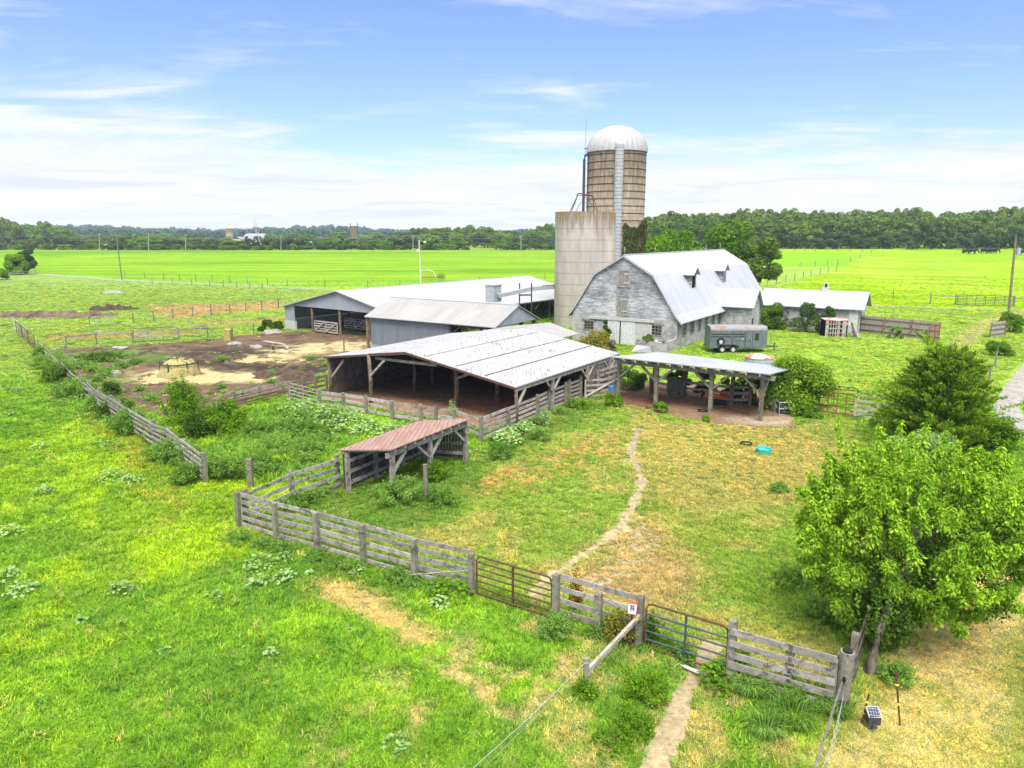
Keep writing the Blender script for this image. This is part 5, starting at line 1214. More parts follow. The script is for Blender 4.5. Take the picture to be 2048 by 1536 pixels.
# lane fence, black gate, far field fences
wire_fence('wire fence on thin posts at the edge of the bright right-hand field', [(1786, 600), (1860, 608)], 1.5, r=.06)
board_fence('rail_fence', 'single-rail fence left of the black field gate', [PT(1860, 609), PT(1910, 611)], 1.55, (1.3,), ps=.2, rb=.14)
board_fence('rail_fence', 'single-rail fence right of the black field gate', [PT(2027, 614), PT(2080, 618)], 1.55, (1.25,), ps=.2, rb=.14)
ga, gb = PT(1913, 611), PT(2025, 614); pipe_gate('field_gate', 'black tube double gate at the bright right-hand field, left leaf', ga, ga.lerp(gb, .495), 1.35, (.16, .32, .5, .66, .82), (.35, .68), 'dkmetal', 'dkmetal', r=.035)
pipe_gate('field_gate', 'black tube double gate at the bright right-hand field, right leaf', ga.lerp(gb, .505), gb, 1.35, (.16, .32, .5, .66, .82), (.35, .68), 'dkmetal', 'dkmetal', r=.035)
wire_fence('wire fence along the left edge of the bright right-hand field', [(1534, 572), (1553, 569), (1571, 565), (1589, 562), (1606, 557), (1622, 553), (1640, 549), (1656, 546), (1672, 543)], 1.5, r=.08)
wire_fence('thin wire fence running up to the woods between the right-hand fields', [(1600, 535), (1630, 533), (1655, 532), (1675, 530), (1700, 524), (1720, 517), (1742, 508)], 1.5, r=.08)
wire_fence('distant wire fence along the foot of the woods', [(1545, 503), (1565, 503), (1588, 503), (1610, 503), (1630, 503), (1652, 503), (1675, 503), (1700, 504), (1725, 505)], 1.6, r=.1)
wire_fence('thin wire fence along the far side of the grassy lane on the left', [(250, 556), (290, 558), (328, 560), (360, 562), (392, 563), (425, 565), (460, 566), (495, 568), (535, 570), (575, 573), (650, 575), (736, 578), (800, 578), (880, 575), (960, 569), (1020, 564), (1090, 560)], 1.5, r=.07)
wire_fence('thin wire fence along the near side of the grassy lane on the left', [(305, 568), (345, 570), (384, 572), (420, 573), (447, 574), (474, 576), (500, 577), (525, 578)], 1.3, r=.07)
rail_fence('short grey rail fence at the lane end by the left bush', [(14, 552), (48, 551), (72, 549)], 1.1, (.5, .9))

# ------------------------------------------------------------------ poles
def pole(label, pb, pt_, r, mt='bwood', arm=True, name='utility_pole', tilt=0):
    b = PT(*pb); tp = PY(pt_[0], pt_[1], b.y); t = thing(name, label, 'pole', b)
    MB().tube([b + Vector((0, 0, -.3)), tp], [r, r * .7], 9).build('shaft', M[mt], t)
    if arm: MB().beam(tp + Vector((-1.1, 0, -.5)), tp + Vector((1.1, 0, -.5)), .14, .16).build('crossarm', M[mt], t)
    return t, b, tp
t, b, tp = pole('brown utility pole with white transformer by the gravel drive', (2016, 642), (2032, 470), .16, 'bwood', False)
MB().lathe([(0, -.3), (.24, -.28), (.24, .5), (0, .55)], 10, tp + Vector((.55, 0, -2.0))).build('transformer', M['galv'], t)
for z in (-1.3, -2.6): MB().tube([tp + Vector((.1, 0, z)), tp + Vector((.6, 0, z))], .03, 5).build('bracket', M['pipe'], t)
pole('thin grey leaning utility pole at the lane on the left', (244, 560), (232, 466), .16, 'post')
t, b, tp = pole('white light pole with floodlight behind the low cattle barn', (842, 575), (838, 480), .15, 'white', False, 'light_pole')
MB().tube([tp + Vector((0, 0, -.4)), tp + Vector((.5, 0, -.25)), tp + Vector((1.0, 0, -.3))], .04, 5).build('arm', M['pipe'], t); MB().lathe([(0, .2), (.25, .1), (.3, -.15), (0, -.2)], 8, tp + Vector((1.1, 0, -.35))).build('lamp_head', M['white'], t); MB().box(tp + Vector((-.3, 0, -2.0)), (.4, .4, .5)).build('meter_box', M['white'], t)
fpn = []
for px, pb, pt_ in ((199, 490, 467), (297, 490, 466), (371, 490, 468), (562, 498, 471), (826, 496, 470), (1042, 496, 471)):
    t, b, tp = pole('distant pale utility pole before the far left woods', (px, 503), (px, pt_), .18, 'lwood'); t['group'] = 'far utility poles'; fpn.append(tp)
for z in (-.4, -1.6): tag(MB().tube([fpn[0] + Vector((-90, 10, z))] + [q + Vector((0, 0, z)) for q in fpn] + [fpn[-1] + Vector((60, 0, z))], .05, 4).build('power_line', M['pipe']), 'thin %s power line strung along the far left poles' % ('upper' if z > -1 else 'lower'), 'power line')

# ------------------------------------------------------------------ horse trailer
TA, TB = P(1419, 706), P(1536, 706); TA.z = TB.z = 0; ux = (TB - TA).normalized(); uy = Vector((-ux.y, ux.x, 0)); TL = (TB - TA).length; TW = 1.9
t = thing('horse_trailer', 'grey two-axle horse trailer with rounded roof parked by the barn', 'trailer', TA + ux * TL / 2 + uy * TW / 2)
M['tgrey'] = mat('dull_grey_green_paint', speck((.085, .105, .108), (.14, .16, .16), 3, .1), rough=.4, spec=.4); M['troof'] = mat('trailer_roof', lambda t, b: t.put(b.inputs['Base Color'], t.mix(t.ramp(t.noise(t.co(), 1.1, 4, .6, .3), [(.53, 0), (.60, .75)]), (.20, .21, .21), (.26, .12, .06))), rough=.45)
X = lambda s, w, z: TA + ux * s + uy * w + Vector((0, 0, z))
mb = MB(); prf = [(0, .42), (0, 1.95), (.06, 2.12), (.22, 2.24), (.55, 2.30), (TW - .55, 2.30), (TW - .22, 2.24), (TW - .06, 2.12), (TW, 1.95), (TW, .42)]
nose = [(0, 0), (TL - .55, 0), (TL - .22, .12), (TL - .05, .38), (TL, .7)]
ws = []
for s, ins_ in nose:
    ws.append([X(s, TW / 2 + (w - TW / 2) * (1 - ins_ * .9), z - (.12 * ins_ if z > 2 else 0)) for w, z in prf])
mb = MB(); k = len(prf); mb.v = [p for w in ws for p in w]
for i in range(len(ws) - 1):
    for j in range(k - 1): mb.f.append([i * k + j, i * k + j + 1, (i + 1) * k + j + 1, (i + 1) * k + j][::-1])
    mb.f.append([i * k + k - 1, i * k, (i + 1) * k, (i + 1) * k + k - 1][::-1])
mb.f.append(list(range(k))); mb.f.append([(len(ws) - 1) * k + j for j in range(k - 1, -1, -1)]); mb.build('body', M['tgrey'], t)
mb = MB()
top = [(w, z + .012) for w, z in prf if z > 1.9]; k = len(top); rows = [[X(s, TW / 2 + (w - TW / 2) * (1.01 - ins_ * .9), z - .12 * ins_) for w, z in top] for s, ins_ in nose]
for r_ in rows: mb.v += r_
for i in range(len(rows) - 1):
    for j in range(k - 1): mb.f.append([i * k + j, (i + 1) * k + j, (i + 1) * k + j + 1, i * k + j + 1])
mb.build('roof', M['troof'], t)
for s0, s1 in ((.03, TL * .36), (TL * .4, TL * .58)):
    for z in (1.42, 1.62): MB().beam(X(s0, -.012, z), X(s1, -.012, z), .02, .05).build('slat_gap_shade', M['dark'], t)  # black strips painted as shade between the trailer slats
for s in (TL * .38, TL * .60, TL * .72): MB().beam(X(s, -.015, .45), X(s, -.015, 1.9), .025, .05, ux).build('rib', M['dkmetal'], t)
for z in (1.15, 1.78, .48): MB().beam(X(.02, -.015, z), X(TL - .5, -.015, z), .02, .05).build('side_rail', M['pipe'], t)
d = MB().beam(X(TL * .79, -.014, .5), X(TL * .79, -.014, 1.85), .01, .75, ux).build('door', M['tgrey'], t); MB().beam(X(TL * .79, -.026, 1.1), X(TL * .79, -.026, 1.72), .01, .36, ux).build('door_window', M['glass'], d)
mb = MB(); c = X(TL * .53, -.012, 1.25); mb.slab([c, c + ux * .10 + Vector((0, 0, -.05)), c + ux * .24 + Vector((0, 0, .06)), c + ux * .12 + Vector((0, 0, .03))], -uy * .004); mb.slab([c + ux * .06 + Vector((0, 0, -.02)), c + ux * .10 + Vector((0, 0, -.13)), c + ux * .16 + Vector((0, 0, -.01))], -uy * .006); mb.build('bird_emblem', M['white'], t)
def wheel(c, r, name, w=.2):
    o = MB()
    # lathe about the axle direction uy
    prof_ = [(r * .55, -w / 2), (r * .95, -w / 2), (r, -w / 4), (r, w / 4), (r * .95, w / 2), (r * .55, w / 2)]; n = 22
    for rr, y in prof_:
        for j in range(n): a = 2 * math.pi * j / n; o.v.append(c + ux * rr * math.cos(a) + Vector((0, 0, rr * math.sin(a))) + uy * y)
    for i in range(len(prof_) - 1):
        for j in range(n): o.f.append([i * n + j, i * n + (j + 1) % n, (i + 1) * n + (j + 1) % n, (i + 1) * n + j])
    wh = o.build(name, M['black'], t)
    h = MB()
    for rr, y in ((.001, -w * .3), (r * .3, -w * .32), (r * .5, -w * .2), (r * .56, -w * .42)):
        for j in range(n): a = 2 * math.pi * j / n; h.v.append(c + ux * rr * math.cos(a) + Vector((0, 0, rr * math.sin(a))) + uy * y)
    for i in range(3):
        for j in range(n): h.f.append([i * n + j, i * n + (j + 1) % n, (i + 1) * n + (j + 1) % n, (i + 1) * n + j])
    h.build('rim', M['white'], wh); return wh
for s in (TL * .21, TL * .395):
    wheel(X(s, -.02, .33), .33, 'wheel'); wheel(X(s, TW + .02, .33), .33, 'wheel')
wheel(X(TL * .175, -.12, 1.02), .32, 'spare_wheel')
mb = MB()
pts = [X(TL * .10, -.1, .45), X(TL * .13, -.1, .72), X(TL * .19, -.1, .80), X(TL * .40, -.1, .80), X(TL * .47, -.1, .7), X(TL * .5, -.1, .45)]
for p, q in zip(pts[:-1], pts[1:]): mb.beam(p, q, .3, .03)
mb.build('fender', M['pipe'], t)
mb = MB(); mb.tube([X(TL - .2, .3, .45), X(TL + 1.1, TW / 2, .45)], .05, 6); mb.tube([X(TL - .2, TW - .3, .45), X(TL + 1.1, TW / 2, .45)], .05, 6); mb.tube([X(TL + .85, TW / 2, .1), X(TL + .85, TW / 2, .8)], .05, 6); mb.build('tow_bar', M['dkmetal'], t)
for s in (.12, TL * .5, TL - .7): MB().box(X(s, -.03, 2.0), (.1, .03, .05)).build('marker_light', M['orange'], t)
MB().box(X(TL * .70, -.03, 1.2), (.04, .04, .22)).build('door_latch', M['galv'], t)
MB().fbox(Fr((X(-.02, 0, 0).x, X(-.02, 0, 0).y), (uy.x, uy.y)), .05, TW - .05, -.06, -.01, .36, .5).build('bumper', M['pipe'], t)

# ------------------------------------------------------------------ things in the yards
c = P(1518, 716, 0.0); c = P(1518, 722, .9); t = thing('water_tank', 'round galvanised tank with rust-stained lid behind the lean-to roof', 'tank', (c.x, c.y, 0))
mb = MB(); pr = [(1.0, 0)]
for i in range(5): pr += [(1.0, .2 * i + .02), (1.03, .2 * i + .1), (1.0, .2 * i + .18)]
pr += [(1.0, 1.2)]; mb.lathe(pr, 28, (c.x, c.y, 0)); mb.build('drum', M['galv'], t, smooth=True)
M['rustlid'] = mat('rusty_lid', lambda t, b: t.put(b.inputs['Base Color'], t.mix(t.ramp(t.noise(t.co(), .9, 4, .6, .4), [(.44, 0), (.52, .9)]), (.42, .42, .41), (.33, .09, .03))), rough=.6)
mb = MB(); mb.lathe([(1.04, 1.18), (1.02, 1.24), (.5, 1.42), (.0, 1.46)], 28, (c.x, c.y, 0)); mb.build('lid', M['rustlid'], t)
# round bale in a ring feeder
c = P(360, 752); t = thing('hay_bale', 'round bale of hay sagging inside a black ring feeder', 'hay bale', c); g = np.random.default_rng(8)
mb = MB(); pr = [(1.42, -.05), (1.40, .15), (1.34, .35), (1.26, .6), (1.12, .85), (.85, 1.08), (.45, 1.24), (.01, 1.3)]; mb.lathe(pr, 44, c)
mb.v = [p + Vector((g.normal() * .06, g.normal() * .06, g.normal() * .05)) for p in mb.v]; mb.build('hay', M['hay'], t, smooth=True)
t = thing('ring_feeder', 'black steel ring feeder round the hay bale', 'feeder', c)
for z in (.95, 1.0): MB().tube([c + Vector((1.22 * math.cos(a), 1.22 * math.sin(a), z)) for a in np.linspace(0, 2 * math.pi, 33)], .035, 6, False).build('ring', M['dkmetal'], t)
for a in np.linspace(0, 2 * math.pi, 7)[:-1] + .35: MB().beam(c + Vector((1.24 * math.cos(a), 1.24 * math.sin(a), 0)), c + Vector((1.24 * math.cos(a), 1.24 * math.sin(a), 1.15)), .09, .06).build('upright', M['dkmetal'], t)
# boards and a trough in the yard
a_, b_ = P(530, 680, .45), P(578, 697, .1); t = thing('plank', 'pale broken plank propped on a stump in the cattle yard', 'plank', b_); mb = MB(); mb.beam(P(527, 682, .5), P(566, 688, .42), .35, .07); mb.beam(P(563, 687, .45), P(577, 697, .05), .3, .06); mb.build('board', M['lwood'], t); MB().tube([P(546, 697, -.1), P(546, 690, .8)], .1, 7).build('stump', M['bwood'], t)
for px, py, w, h, a, lab in ((240, 697, 1.4, .35, .3, 'pale flat stone slab near the green yard gate'), (470, 690, 1.5, .5, .5, 'white broken slab by the yellow block in the yard'), (512, 696, 1.2, .45, -.2, 'white slab lying left of the stump plank'), (545, 668, 2.2, .7, .4, 'long pale slab below the weeds by the low barn'), (205, 755, .9, .5, .2, 'grey rock among weeds at the yard edge'), (232, 748, .8, .5, .6, 'pale rounded rock beside the grey rock in the yard'), (205, 717, .7, .5, .1, 'small grey stone among the yard weeds'), (226, 715, .7, .55, 1.0, 'round grey stone right of the yard weeds'), (160, 722, 1.0, .3, .4, 'flat pale stone at the left end of the yard'), (198, 665, 1.0, .4, .2, 'pale stone below the bent tube gate in pasture')):
    c = P(px, py); g = np.random.default_rng(px); mb = MB(); pr = [(w * .5, -.05), (w * .52, h * .25), (w * .4, h * .6), (.01, h * .66)]; mb.lathe(pr, 8, c)
    ca, sa = math.cos(a), math.sin(a); v2 = []
    for p in mb.v:
        d = p - c; d = Vector((d.x * ca - d.y * sa * .55, d.x * sa * .6 + d.y * ca * .6, d.z * g.uniform(.7, 1.1))) * g.uniform(.85, 1.12); v2.append(c + d)
    mb.v = v2; tag(mb.build('stone', M['stone'], loc=c), lab, 'stone')
M['ystone'] = mat('ochre_block', speck((.25, .2, .05), (.38, .32, .10), 5), rough=.9); c = P(456, 680); mb = MB(); mb.box(c + Vector((0, 0, .5)), (.55, .6, 1.1)); mb.v = [p + Vector((RND.uniform(-.08, .08), RND.uniform(-.08, .08), RND.uniform(-.1, .1))) for p in mb.v]; tag(mb.build('feed_block', M['ystone'], loc=c), 'upright ochre yellow block at the far edge of the yard', 'block')
for px, py, h, lab in ((466, 684, 1.3, 'dark slim post right behind the ochre block'), (508, 670, 1.2, 'thin post left of the low barn weeds'), (434, 740 - 32, 0, None), (689, 716, 1.9, 'rusty thin post standing in straw before the feed shed')):
    if lab: c = P(px, py); tag(MB().tube([c + Vector((0, 0, -.1)), c + Vector((0, 0, h))], .06, 6).build('yard_post', M['bwood'], loc=c), lab, 'post')
def heap(label, px0, px1, py, h, depth, mt, seed, n=9):
    a, b = PT(px0, py), PT(px1, py); g = np.random.default_rng(seed); L = (b - a).length; c = (a + b) / 2; nx, ny = 90, 34; X_, Y_ = np.meshgrid(np.linspace(-.5, .5, nx), np.linspace(-.5, .5, ny)); e = np.clip(1 - (2 * np.abs(X_)) ** 2.5, 0, 1) * np.clip(1 - (2 * np.abs(Y_)) ** 2, 0, 1)
    Z = h * (e ** .7 * (.1 + 1.6 * fbm(X_ * L * .9 + seed, Y_ * depth * 1.1, 5, 1.0)) - .42 + .7 * (fbm(X_ * L * 4 + seed, Y_ * depth * 4, 3, 1.0) - .5)) - .03; d = (b - a).normalized(); n_ = Vector((-d.y, d.x, 0))
    mb = MB(); mb.v = [c + d * float(x * L) + n_ * float(y * depth) + Vector((0, 0, float(z))) for x, y, z in zip(X_.ravel(), Y_.ravel(), Z.ravel())]
    for i in range(ny - 1):
        for j in range(nx - 1): mb.f.append([i * nx + j, i * nx + j + 1, (i + 1) * nx + j + 1, (i + 1) * nx + j])
    return tag(mb.build('manure_heap', mt, loc=c, smooth=True), label, 'heap')
M['manure'] = mat('manure', speck((.028, .019, .012), (.11, .076, .048), 3, 1.0, d=.1), rough=1); M['hump'] = mat('old_manure', speck((.04, .03, .02), (.19, .15, .09), .8, 1.0, d=.1), rough=1)
heap('long low bank of old brown manure across the left pasture', -60, 255, 632, .85, 8, M['hump'], 3); heap('dark pointed manure heap at the end of the brown bank', 175, 275, 620, 1.1, 5, M['manure'], 5); heap('small pale rubble pile far out in the left pasture', 205, 250, 586, .7, 4, M['stone'], 9)
M['straw'] = mat('straw', speck((.24, .19, .09), (.52, .42, .22), 9, 1.0, d=.05), rough=1, spec=.05)
for a, b, y, h, dp, mt, sd, lab in ((372, 505, 716, .42, 4.6, 'manure', 21, 'dark trodden manure bed behind the hay bale'), (495, 640, 748, .42, 4.5, 'manure', 22, 'dark trodden manure bed before the loafing shed corner'), (262, 500, 757, .24, 5.0, 'straw', 23, 'pale straw spread round the hay bale'), (440, 620, 722, .2, 3.2, 'straw', 24, 'pale straw strip leading back from the bale'), (590, 735, 698, .2, 4.5, 'straw', 25, 'pale straw before the feed shed and barn gates')): tag(heap(lab, a, b, y, h, dp, M[mt], sd), None, 'straw' if mt == 'straw' else 'manure').name = 'straw_bed' if mt == 'straw' else 'manure_bed'
# basin, bowl, tarp, orange implement, crate and other clutter round the lean-to
c = P(1527, 905); t = thing('basin', 'round teal plastic basin on the paddock grass', 'basin', c); mb = MB(); mb.lathe([(.0, .02), (.27, .02), (.31, .2), (.34, .21), (.33, .0), (.0, .0)], 24, c); mb.build('bowl', M['teal'], t, smooth=False); MB().lathe([(0, .12), (.29, .12)], 20, c).build('water', mat('basin_water', col=(.10, .38, .40), rough=.1), t)
c = P(1492, 890); mb = MB(); mb.lathe([(0, .02), (.22, .03), (.27, .12), (.29, .12), (.26, 0), (0, 0)], 20, c); tag(mb.build('rubber_bowl', M['black'], loc=c), 'black rubber feed bowl on the paddock grass', 'bowl')
c = P(1417, 828 - 2); mb = MB(); c = P(1405, 824); mb.lathe([(0, .02), (.22, .02), (.26, .12), (.28, .12), (.25, 0), (0, 0)], 18, c); tag(mb.build('rubber_bowl', M['black'], loc=c), 'black rubber feed bowl beside a post of the lean-to', 'bowl')
p0_ = P(1343, 792, 0); t0_ = P(1338, 752, 1.35); t1_ = P(1377, 758, 1.35)
g = np.random.default_rng(4); nx, ny = 14, 12; mb = MB()
base_ = Vector((t0_.x, t0_.y, 1.32)); dd = Vector((t1_.x - t0_.x, t1_.y - t0_.y, 0)); nn_ = Vector((dd.y, -dd.x, 0)).normalized()
if nn_.y > 0: nn_ = -nn_
for j in range(ny):
    for i in range(nx):
        f = i / (nx - 1); w = j / (ny - 1); drop = 1.15 * w * (.75 + .35 * math.sin(f * 3.1) + .15 * math.sin(f * 9)); mb.v.append(base_ + dd * (f * (1 - .12 * w) + .06 * w) + nn_ * (.12 + .09 * math.sin(f * 14 + w * 2) * (w + .3) + .15 * w) + Vector((0, 0, .12 * math.sin(f * 3.14) - drop)))
for j in range(ny - 1):
    for i in range(nx - 1): k = j * nx + i; mb.f.append([k, k + 1, k + nx + 1, k + nx])
o = mb.build('tarp', M['tarp'], smooth=True); sm = o.modifiers.new('thickness', 'SOLIDIFY'); sm.thickness = .015; tag(o, 'grey green tarp draped over the fence under the lean-to', 'tarp')
c = P(1430, 806); t = thing('farm_implement', 'orange tractor implement parked under the lean-to', 'implement', c); x = Vector((.9, -.4, 0)).normalized(); y = Vector((.4, .9, 0)).normalized(); W3 = lambda a, b, z: c + x * a + y * b + Vector((0, 0, z))
mb = MB(); mb.beam(W3(-.6, .3, .5), W3(.55, .3, .35), .16, .2); mb.beam(W3(-.6, -.2, .5), W3(.55, -.2, .35), .16, .2); mb.beam(W3(.5, -.35, .35), W3(.5, .45, .35), .2, .24); mb.beam(W3(-.5, -.3, .55), W3(-.5, .4, .55), .14, .14); mb.beam(W3(-.45, .05, .5), W3(-.3, .05, 1.15), .12, .1); mb.beam(W3(-.3, .05, 1.1), W3(.45, .05, .45), .1, .1); mb.box(W3(.62, .05, .45), (.35, .4, .42)); mb.build('frame', M['orange'], t)
mb = MB(); mb.tube([W3(-.1, -.45, .18), W3(.7, -.45, .18)], .17, 10); mb.build('roller', M['black'], t); mb = MB(); mb.beam(W3(-.75, .0, .3), W3(-.75, .0, .75), .1, .35); mb.build('hitch', M['rust'], t)
c = P(1568, 828); t = thing('wire_crate', 'grey wire crate with clutter beside the big bush', 'crate', c); mb = MB()
for (a, b, e) in ((0, 0, 0), (1, 0, 0), (0, 1, 0), (1, 1, 0)): mb.tube([c + Vector((a * .8 - .4, b * .7 - .3, 0)), c + Vector((a * .8 - .4, b * .7 - .3, .75))], .025, 5)
for z in (.02, .38, .75):
    for (a0_, b0_, a1_, b1_) in ((-.4, -.3, .4, -.3), (.4, -.3, .4, .4), (.4, .4, -.4, .4), (-.4, .4, -.4, -.3)): mb.tube([c + Vector((a0_, b0_, z)), c + Vector((a1_, b1_, z))], .022, 5)
mb.build('frame', M['galv'], t); MB().box(c + Vector((0, .05, .3)), (.6, .5, .5)).build('contents', M['dkmetal'], t)
g = np.random.default_rng(12); c = P(1551, 806, .4); mb = MB(); mb.lathe([(.01, -.35), (.25, -.3), (.34, 0), (.25, .3), (.01, .38)], 9, c); mb.v = [p + Vector((g.normal() * .06, g.normal() * .06, g.normal() * .06)) for p in mb.v]; tag(mb.build('feed_sack', M['white'], loc=c), 'crumpled white sack beside the grey wire crate', 'sack')
c = P(1222, 762, 1.1); c2 = P(1224, 788, .9); tag(MB().lathe([(.01, -.18), (.14, -.17), (.17, .17), (.01, .18)], 14, Vector((c2.x, c2.y + .3, 1.15))).build('bucket', M['bluepl'], loc=c2), 'small blue bucket hanging by the wooden gate at the shed corner', 'bucket')
# sheet, low block wall, rubbish by the barn doors
t = thing('block_wall', 'low ruined block wall in front of the barn gable', 'wall', P(1320, 704)); mb = MB(); a_, b_ = Fb.inv(P(1300, 703)); mb.fbox(Fb, -2.6, -.05, -2.6, -2.4, -.1, .75); mb.fbox(Fb, -2.6, -2.4, -2.4, .1, -.1, .9); mb.fbox(Fb, -2.4, -.05, -.1, .1, -.1, 1.0); mb.build('blocks', M['block'], t)
a_ = P(1262, 704, .05); b_ = P(1303, 706, .05); tag(MB().slab([a_, b_, P(1300, 694, .55), P(1273, 690, .6)], (0, 0, .02)).build('metal_sheet', M['rplain']), 'white metal roofing sheet lying tilted by the barn doors', 'sheet')
a_ = Fb(-1.6, -4.2, 0); tag(MB().slab([Fb(-.6, -3.6, .05), Fb(-1.4, -2.65, .05), Fb(-1.3, -2.65, .75), Fb(-.5, -3.6, .75)], Fb(0, .04) - Fb(0, 0)).build('weathered_board', M['lwood']), 'weathered board panel leaning on the low block wall', 'panel')
for i, (px, py, w, mt, lab) in enumerate(((1326, 676, .45, 'dkmetal', 'dark rubbish bag lying on the low block wall'), (1341, 677, .25, 'white', 'white scrap lying on the low block wall'), (1350, 675, .3, 'dwood', 'dark scrap at the end of the low block wall'))):
    c = Fb(-2.5, [-1.7, -.9, -.2][i], .98); g = np.random.default_rng(i); mb = MB(); mb.lathe([(.01, -.1), (w * .5, -.06), (w * .4, .1), (.01, .17)], 8, c); mb.v = [p + Vector((g.normal() * .03, g.normal() * .03, 0)) for p in mb.v]; tag(mb.build('scrap', M[mt], loc=c), lab, 'scrap')
# pallets leaning on the old lid stand by the privacy fence
c = P(1675, 674); t = thing('pallet_stand', 'rust-topped stand boxed in with pale pallets on the lawn', 'pallets', c); x = Vector((1, -.08, 0)).normalized(); y = Vector((.08, 1, 0)); W3 = lambda a, b, z: c + x * a + y * b + Vector((0, 0, z))
MB().slab([W3(-1.3, 0, 1.62), W3(1.0, 0, 1.62), W3(1.0, 1.6, 1.72), W3(-1.3, 1.6, 1.72)], (0, 0, .06)).build('top', M['rustlid'], t)
MB().box(W3(-.15, .8, .8), (2.1, 1.4, 1.6)).build('core', M['dark'], t)  # black box, painted shade behind the pallet slats
for s0, s1 in ((-1.25, -.95), (-.8, -.7), (-.55, -.45), (-.3, -.2), (-.1, .15), (.35, .75)): MB().slab([W3(s0, -.06, 0), W3(s1, -.06, 0), W3(s1, -.04, 1.6), W3(s0, -.04, 1.6)], y * .03).build('slat', M['lwood'], t)
for z in (.4, .85, 1.3): MB().beam(W3(-1.2, -.09, z), W3(.3, -.09, z), .03, .1).build('crosspiece', M['lwood'], t)
for i, (s, l, mt, lab) in enumerate(((1.2, .55, 'lwood', 'pale board leaning steeply against the right side of the pallet stand'), (1.65, .8, 'lwood', 'pale board leaning lowest at the right of the pallet stand'), (1.4, .2, 'dwood', 'dark board leaning between pale boards at the pallet stand'))):
    MBo = MB().slab([W3(s + l * .3, -.25 - .1 * i, 0), W3(s + l * .3 + .28, -.25 - .1 * i, 0), W3(.95 + .2 * i, .1, 1.45), W3(.75 + .2 * i, .1, 1.45)], y * .04).build('leaning_board', M[mt]); tag(MBo, lab, 'board')
c = P(1577, 655, 0); t = thing('old_chair', 'rusty old chair frame against the milk house wall', 'chair', c); mb = MB()
for a, b in ((-.25, 0), (.25, 0), (-.25, .5), (.25, .5)): mb.tube([c + Vector((a, b, 0)), c + Vector((a, b, 1.0 if b else .5))], .035, 5)
mb.tube([c + Vector((-.25, .5, 1)), c + Vector((.25, .5, 1))], .03, 5); mb.build('legs', M['rust'], t); MB().box(c + Vector((0, .25, .5)), (.56, .56, .08)).build('seat', M['rust'], t); MB().box(c + Vector((0, .52, .8)), (.5, .06, .4)).build('backrest', M['rust'], t)
# hay tedder behind the low barn
c = PT(862, 560); t = thing('hay_rake', 'yellow and white hay rake parked behind the low cattle barn', 'farm machine', c); W3 = lambda a, b, z: c + Vector((a, b, z)); Mrk = mat('machine_yellow', speck((.3, .2, .02), (.45, .33, .05), 6), rough=.6)
MB().tube([W3(-2.3, 0, .5), W3(-2.2, 0, 2.0), W3(-.6, 0, 2.2), W3(.6, 0, 1.9), W3(1.1, 0, .6)], .09, 7).build('boom', M['white'], t)
for x0 in (-1.5, -.5, .5, 1.9, 2.7):
    mb = MB(); rr = .75
    for j in range(10): a = j * .628; mb.tube([W3(x0, 0, .75), W3(x0 + rr * math.cos(a) * .9, .25, .75 + rr * math.sin(a))], .035, 4)
    mb.tube([W3(x0 + .6 * math.cos(a) * .9, .2, .75 + .6 * math.sin(a)) for a in np.linspace(0, 6.283, 15)], .04, 4, False); mb.build('rake_wheel', Mrk if x0 < 1.5 else M['rust'], t)
MB().beam(W3(-2.2, .2, .6), W3(3.0, .2, .6), .12, .12).build('frame', M['dkmetal'], t)

# ------------------------------------------------------------------ cattle on the far right field
def cow(loc, rz, label, sc=1.0):
    mb = MB(); n = 10
    mb.tube([(-1.05, 0, 1.05), (-.95, 0, 1.12), (-.6, 0, 1.1), (0, 0, 1.02), (.5, 0, 1.08), (.8, 0, 1.15), (1.0, 0, 1.2), (1.25, 0, 1.05), (1.42, 0, .8), (1.6, 0, .45), (1.72, 0, .25), (1.74, 0, .2)], [.08, .26, .36, .42, .4, .34, .24, .19, .17, .15, .09, .05], n)
    for x, y in ((-.75, .2), (-.75, -.2), (.55, .2), (.55, -.2)):
        k = -.12 if x < 0 else .0
        mb.tube([(x, y, 1.0), (x + .05, y, .75), (x + k, y, .45), (x + k * .6, y, .12), (x + k * .6 + .05, y, 0)], [.2, .15, .09, .06, .075], 7)
    mb.tube([(-1.05, 0, 1.2), (-1.2, 0, .9), (-1.2, 0, .45)], [.05, .03, .05], 5)
    for s in (-1, 1): mb.tube([(1.45, s * .12, .8), (1.42, s * .3, .78)], [.06, .03], 5)
    o = mb.build('cow', M['cow'], smooth=True); o.location = loc; o.rotation_euler = (0, 0, rz); o.scale = (sc,) * 3
    r = o.modifiers.new('body', 'REMESH'); r.mode = 'VOXEL'; r.voxel_size = .05; r.use_smooth_shade = True
    return tag(o, label, 'cow', 'cattle grazing on the far right field')
for px, py, rz, lab in ((1929, 507.5, .2, 'small black cow at the left end of the grazing group'), (1946, 508, .1, 'long black cow second from left on the bright hill'), (1941, 509, 2.9, 'black cow with its head down behind the second cow'), (1968, 508, .1, 'black cow grazing in the middle of the hill group'), (1980, 507.5, 3.0, 'black cow just right of the group middle'), (1988, 507.5, .1, 'black cow at the right end of the hill group'), (2046, 511, 3.0, 'black cow at the right edge of the picture')):
    cow(PT(px, py), rz, lab, 1.35 if px != 1929 else 1.0)
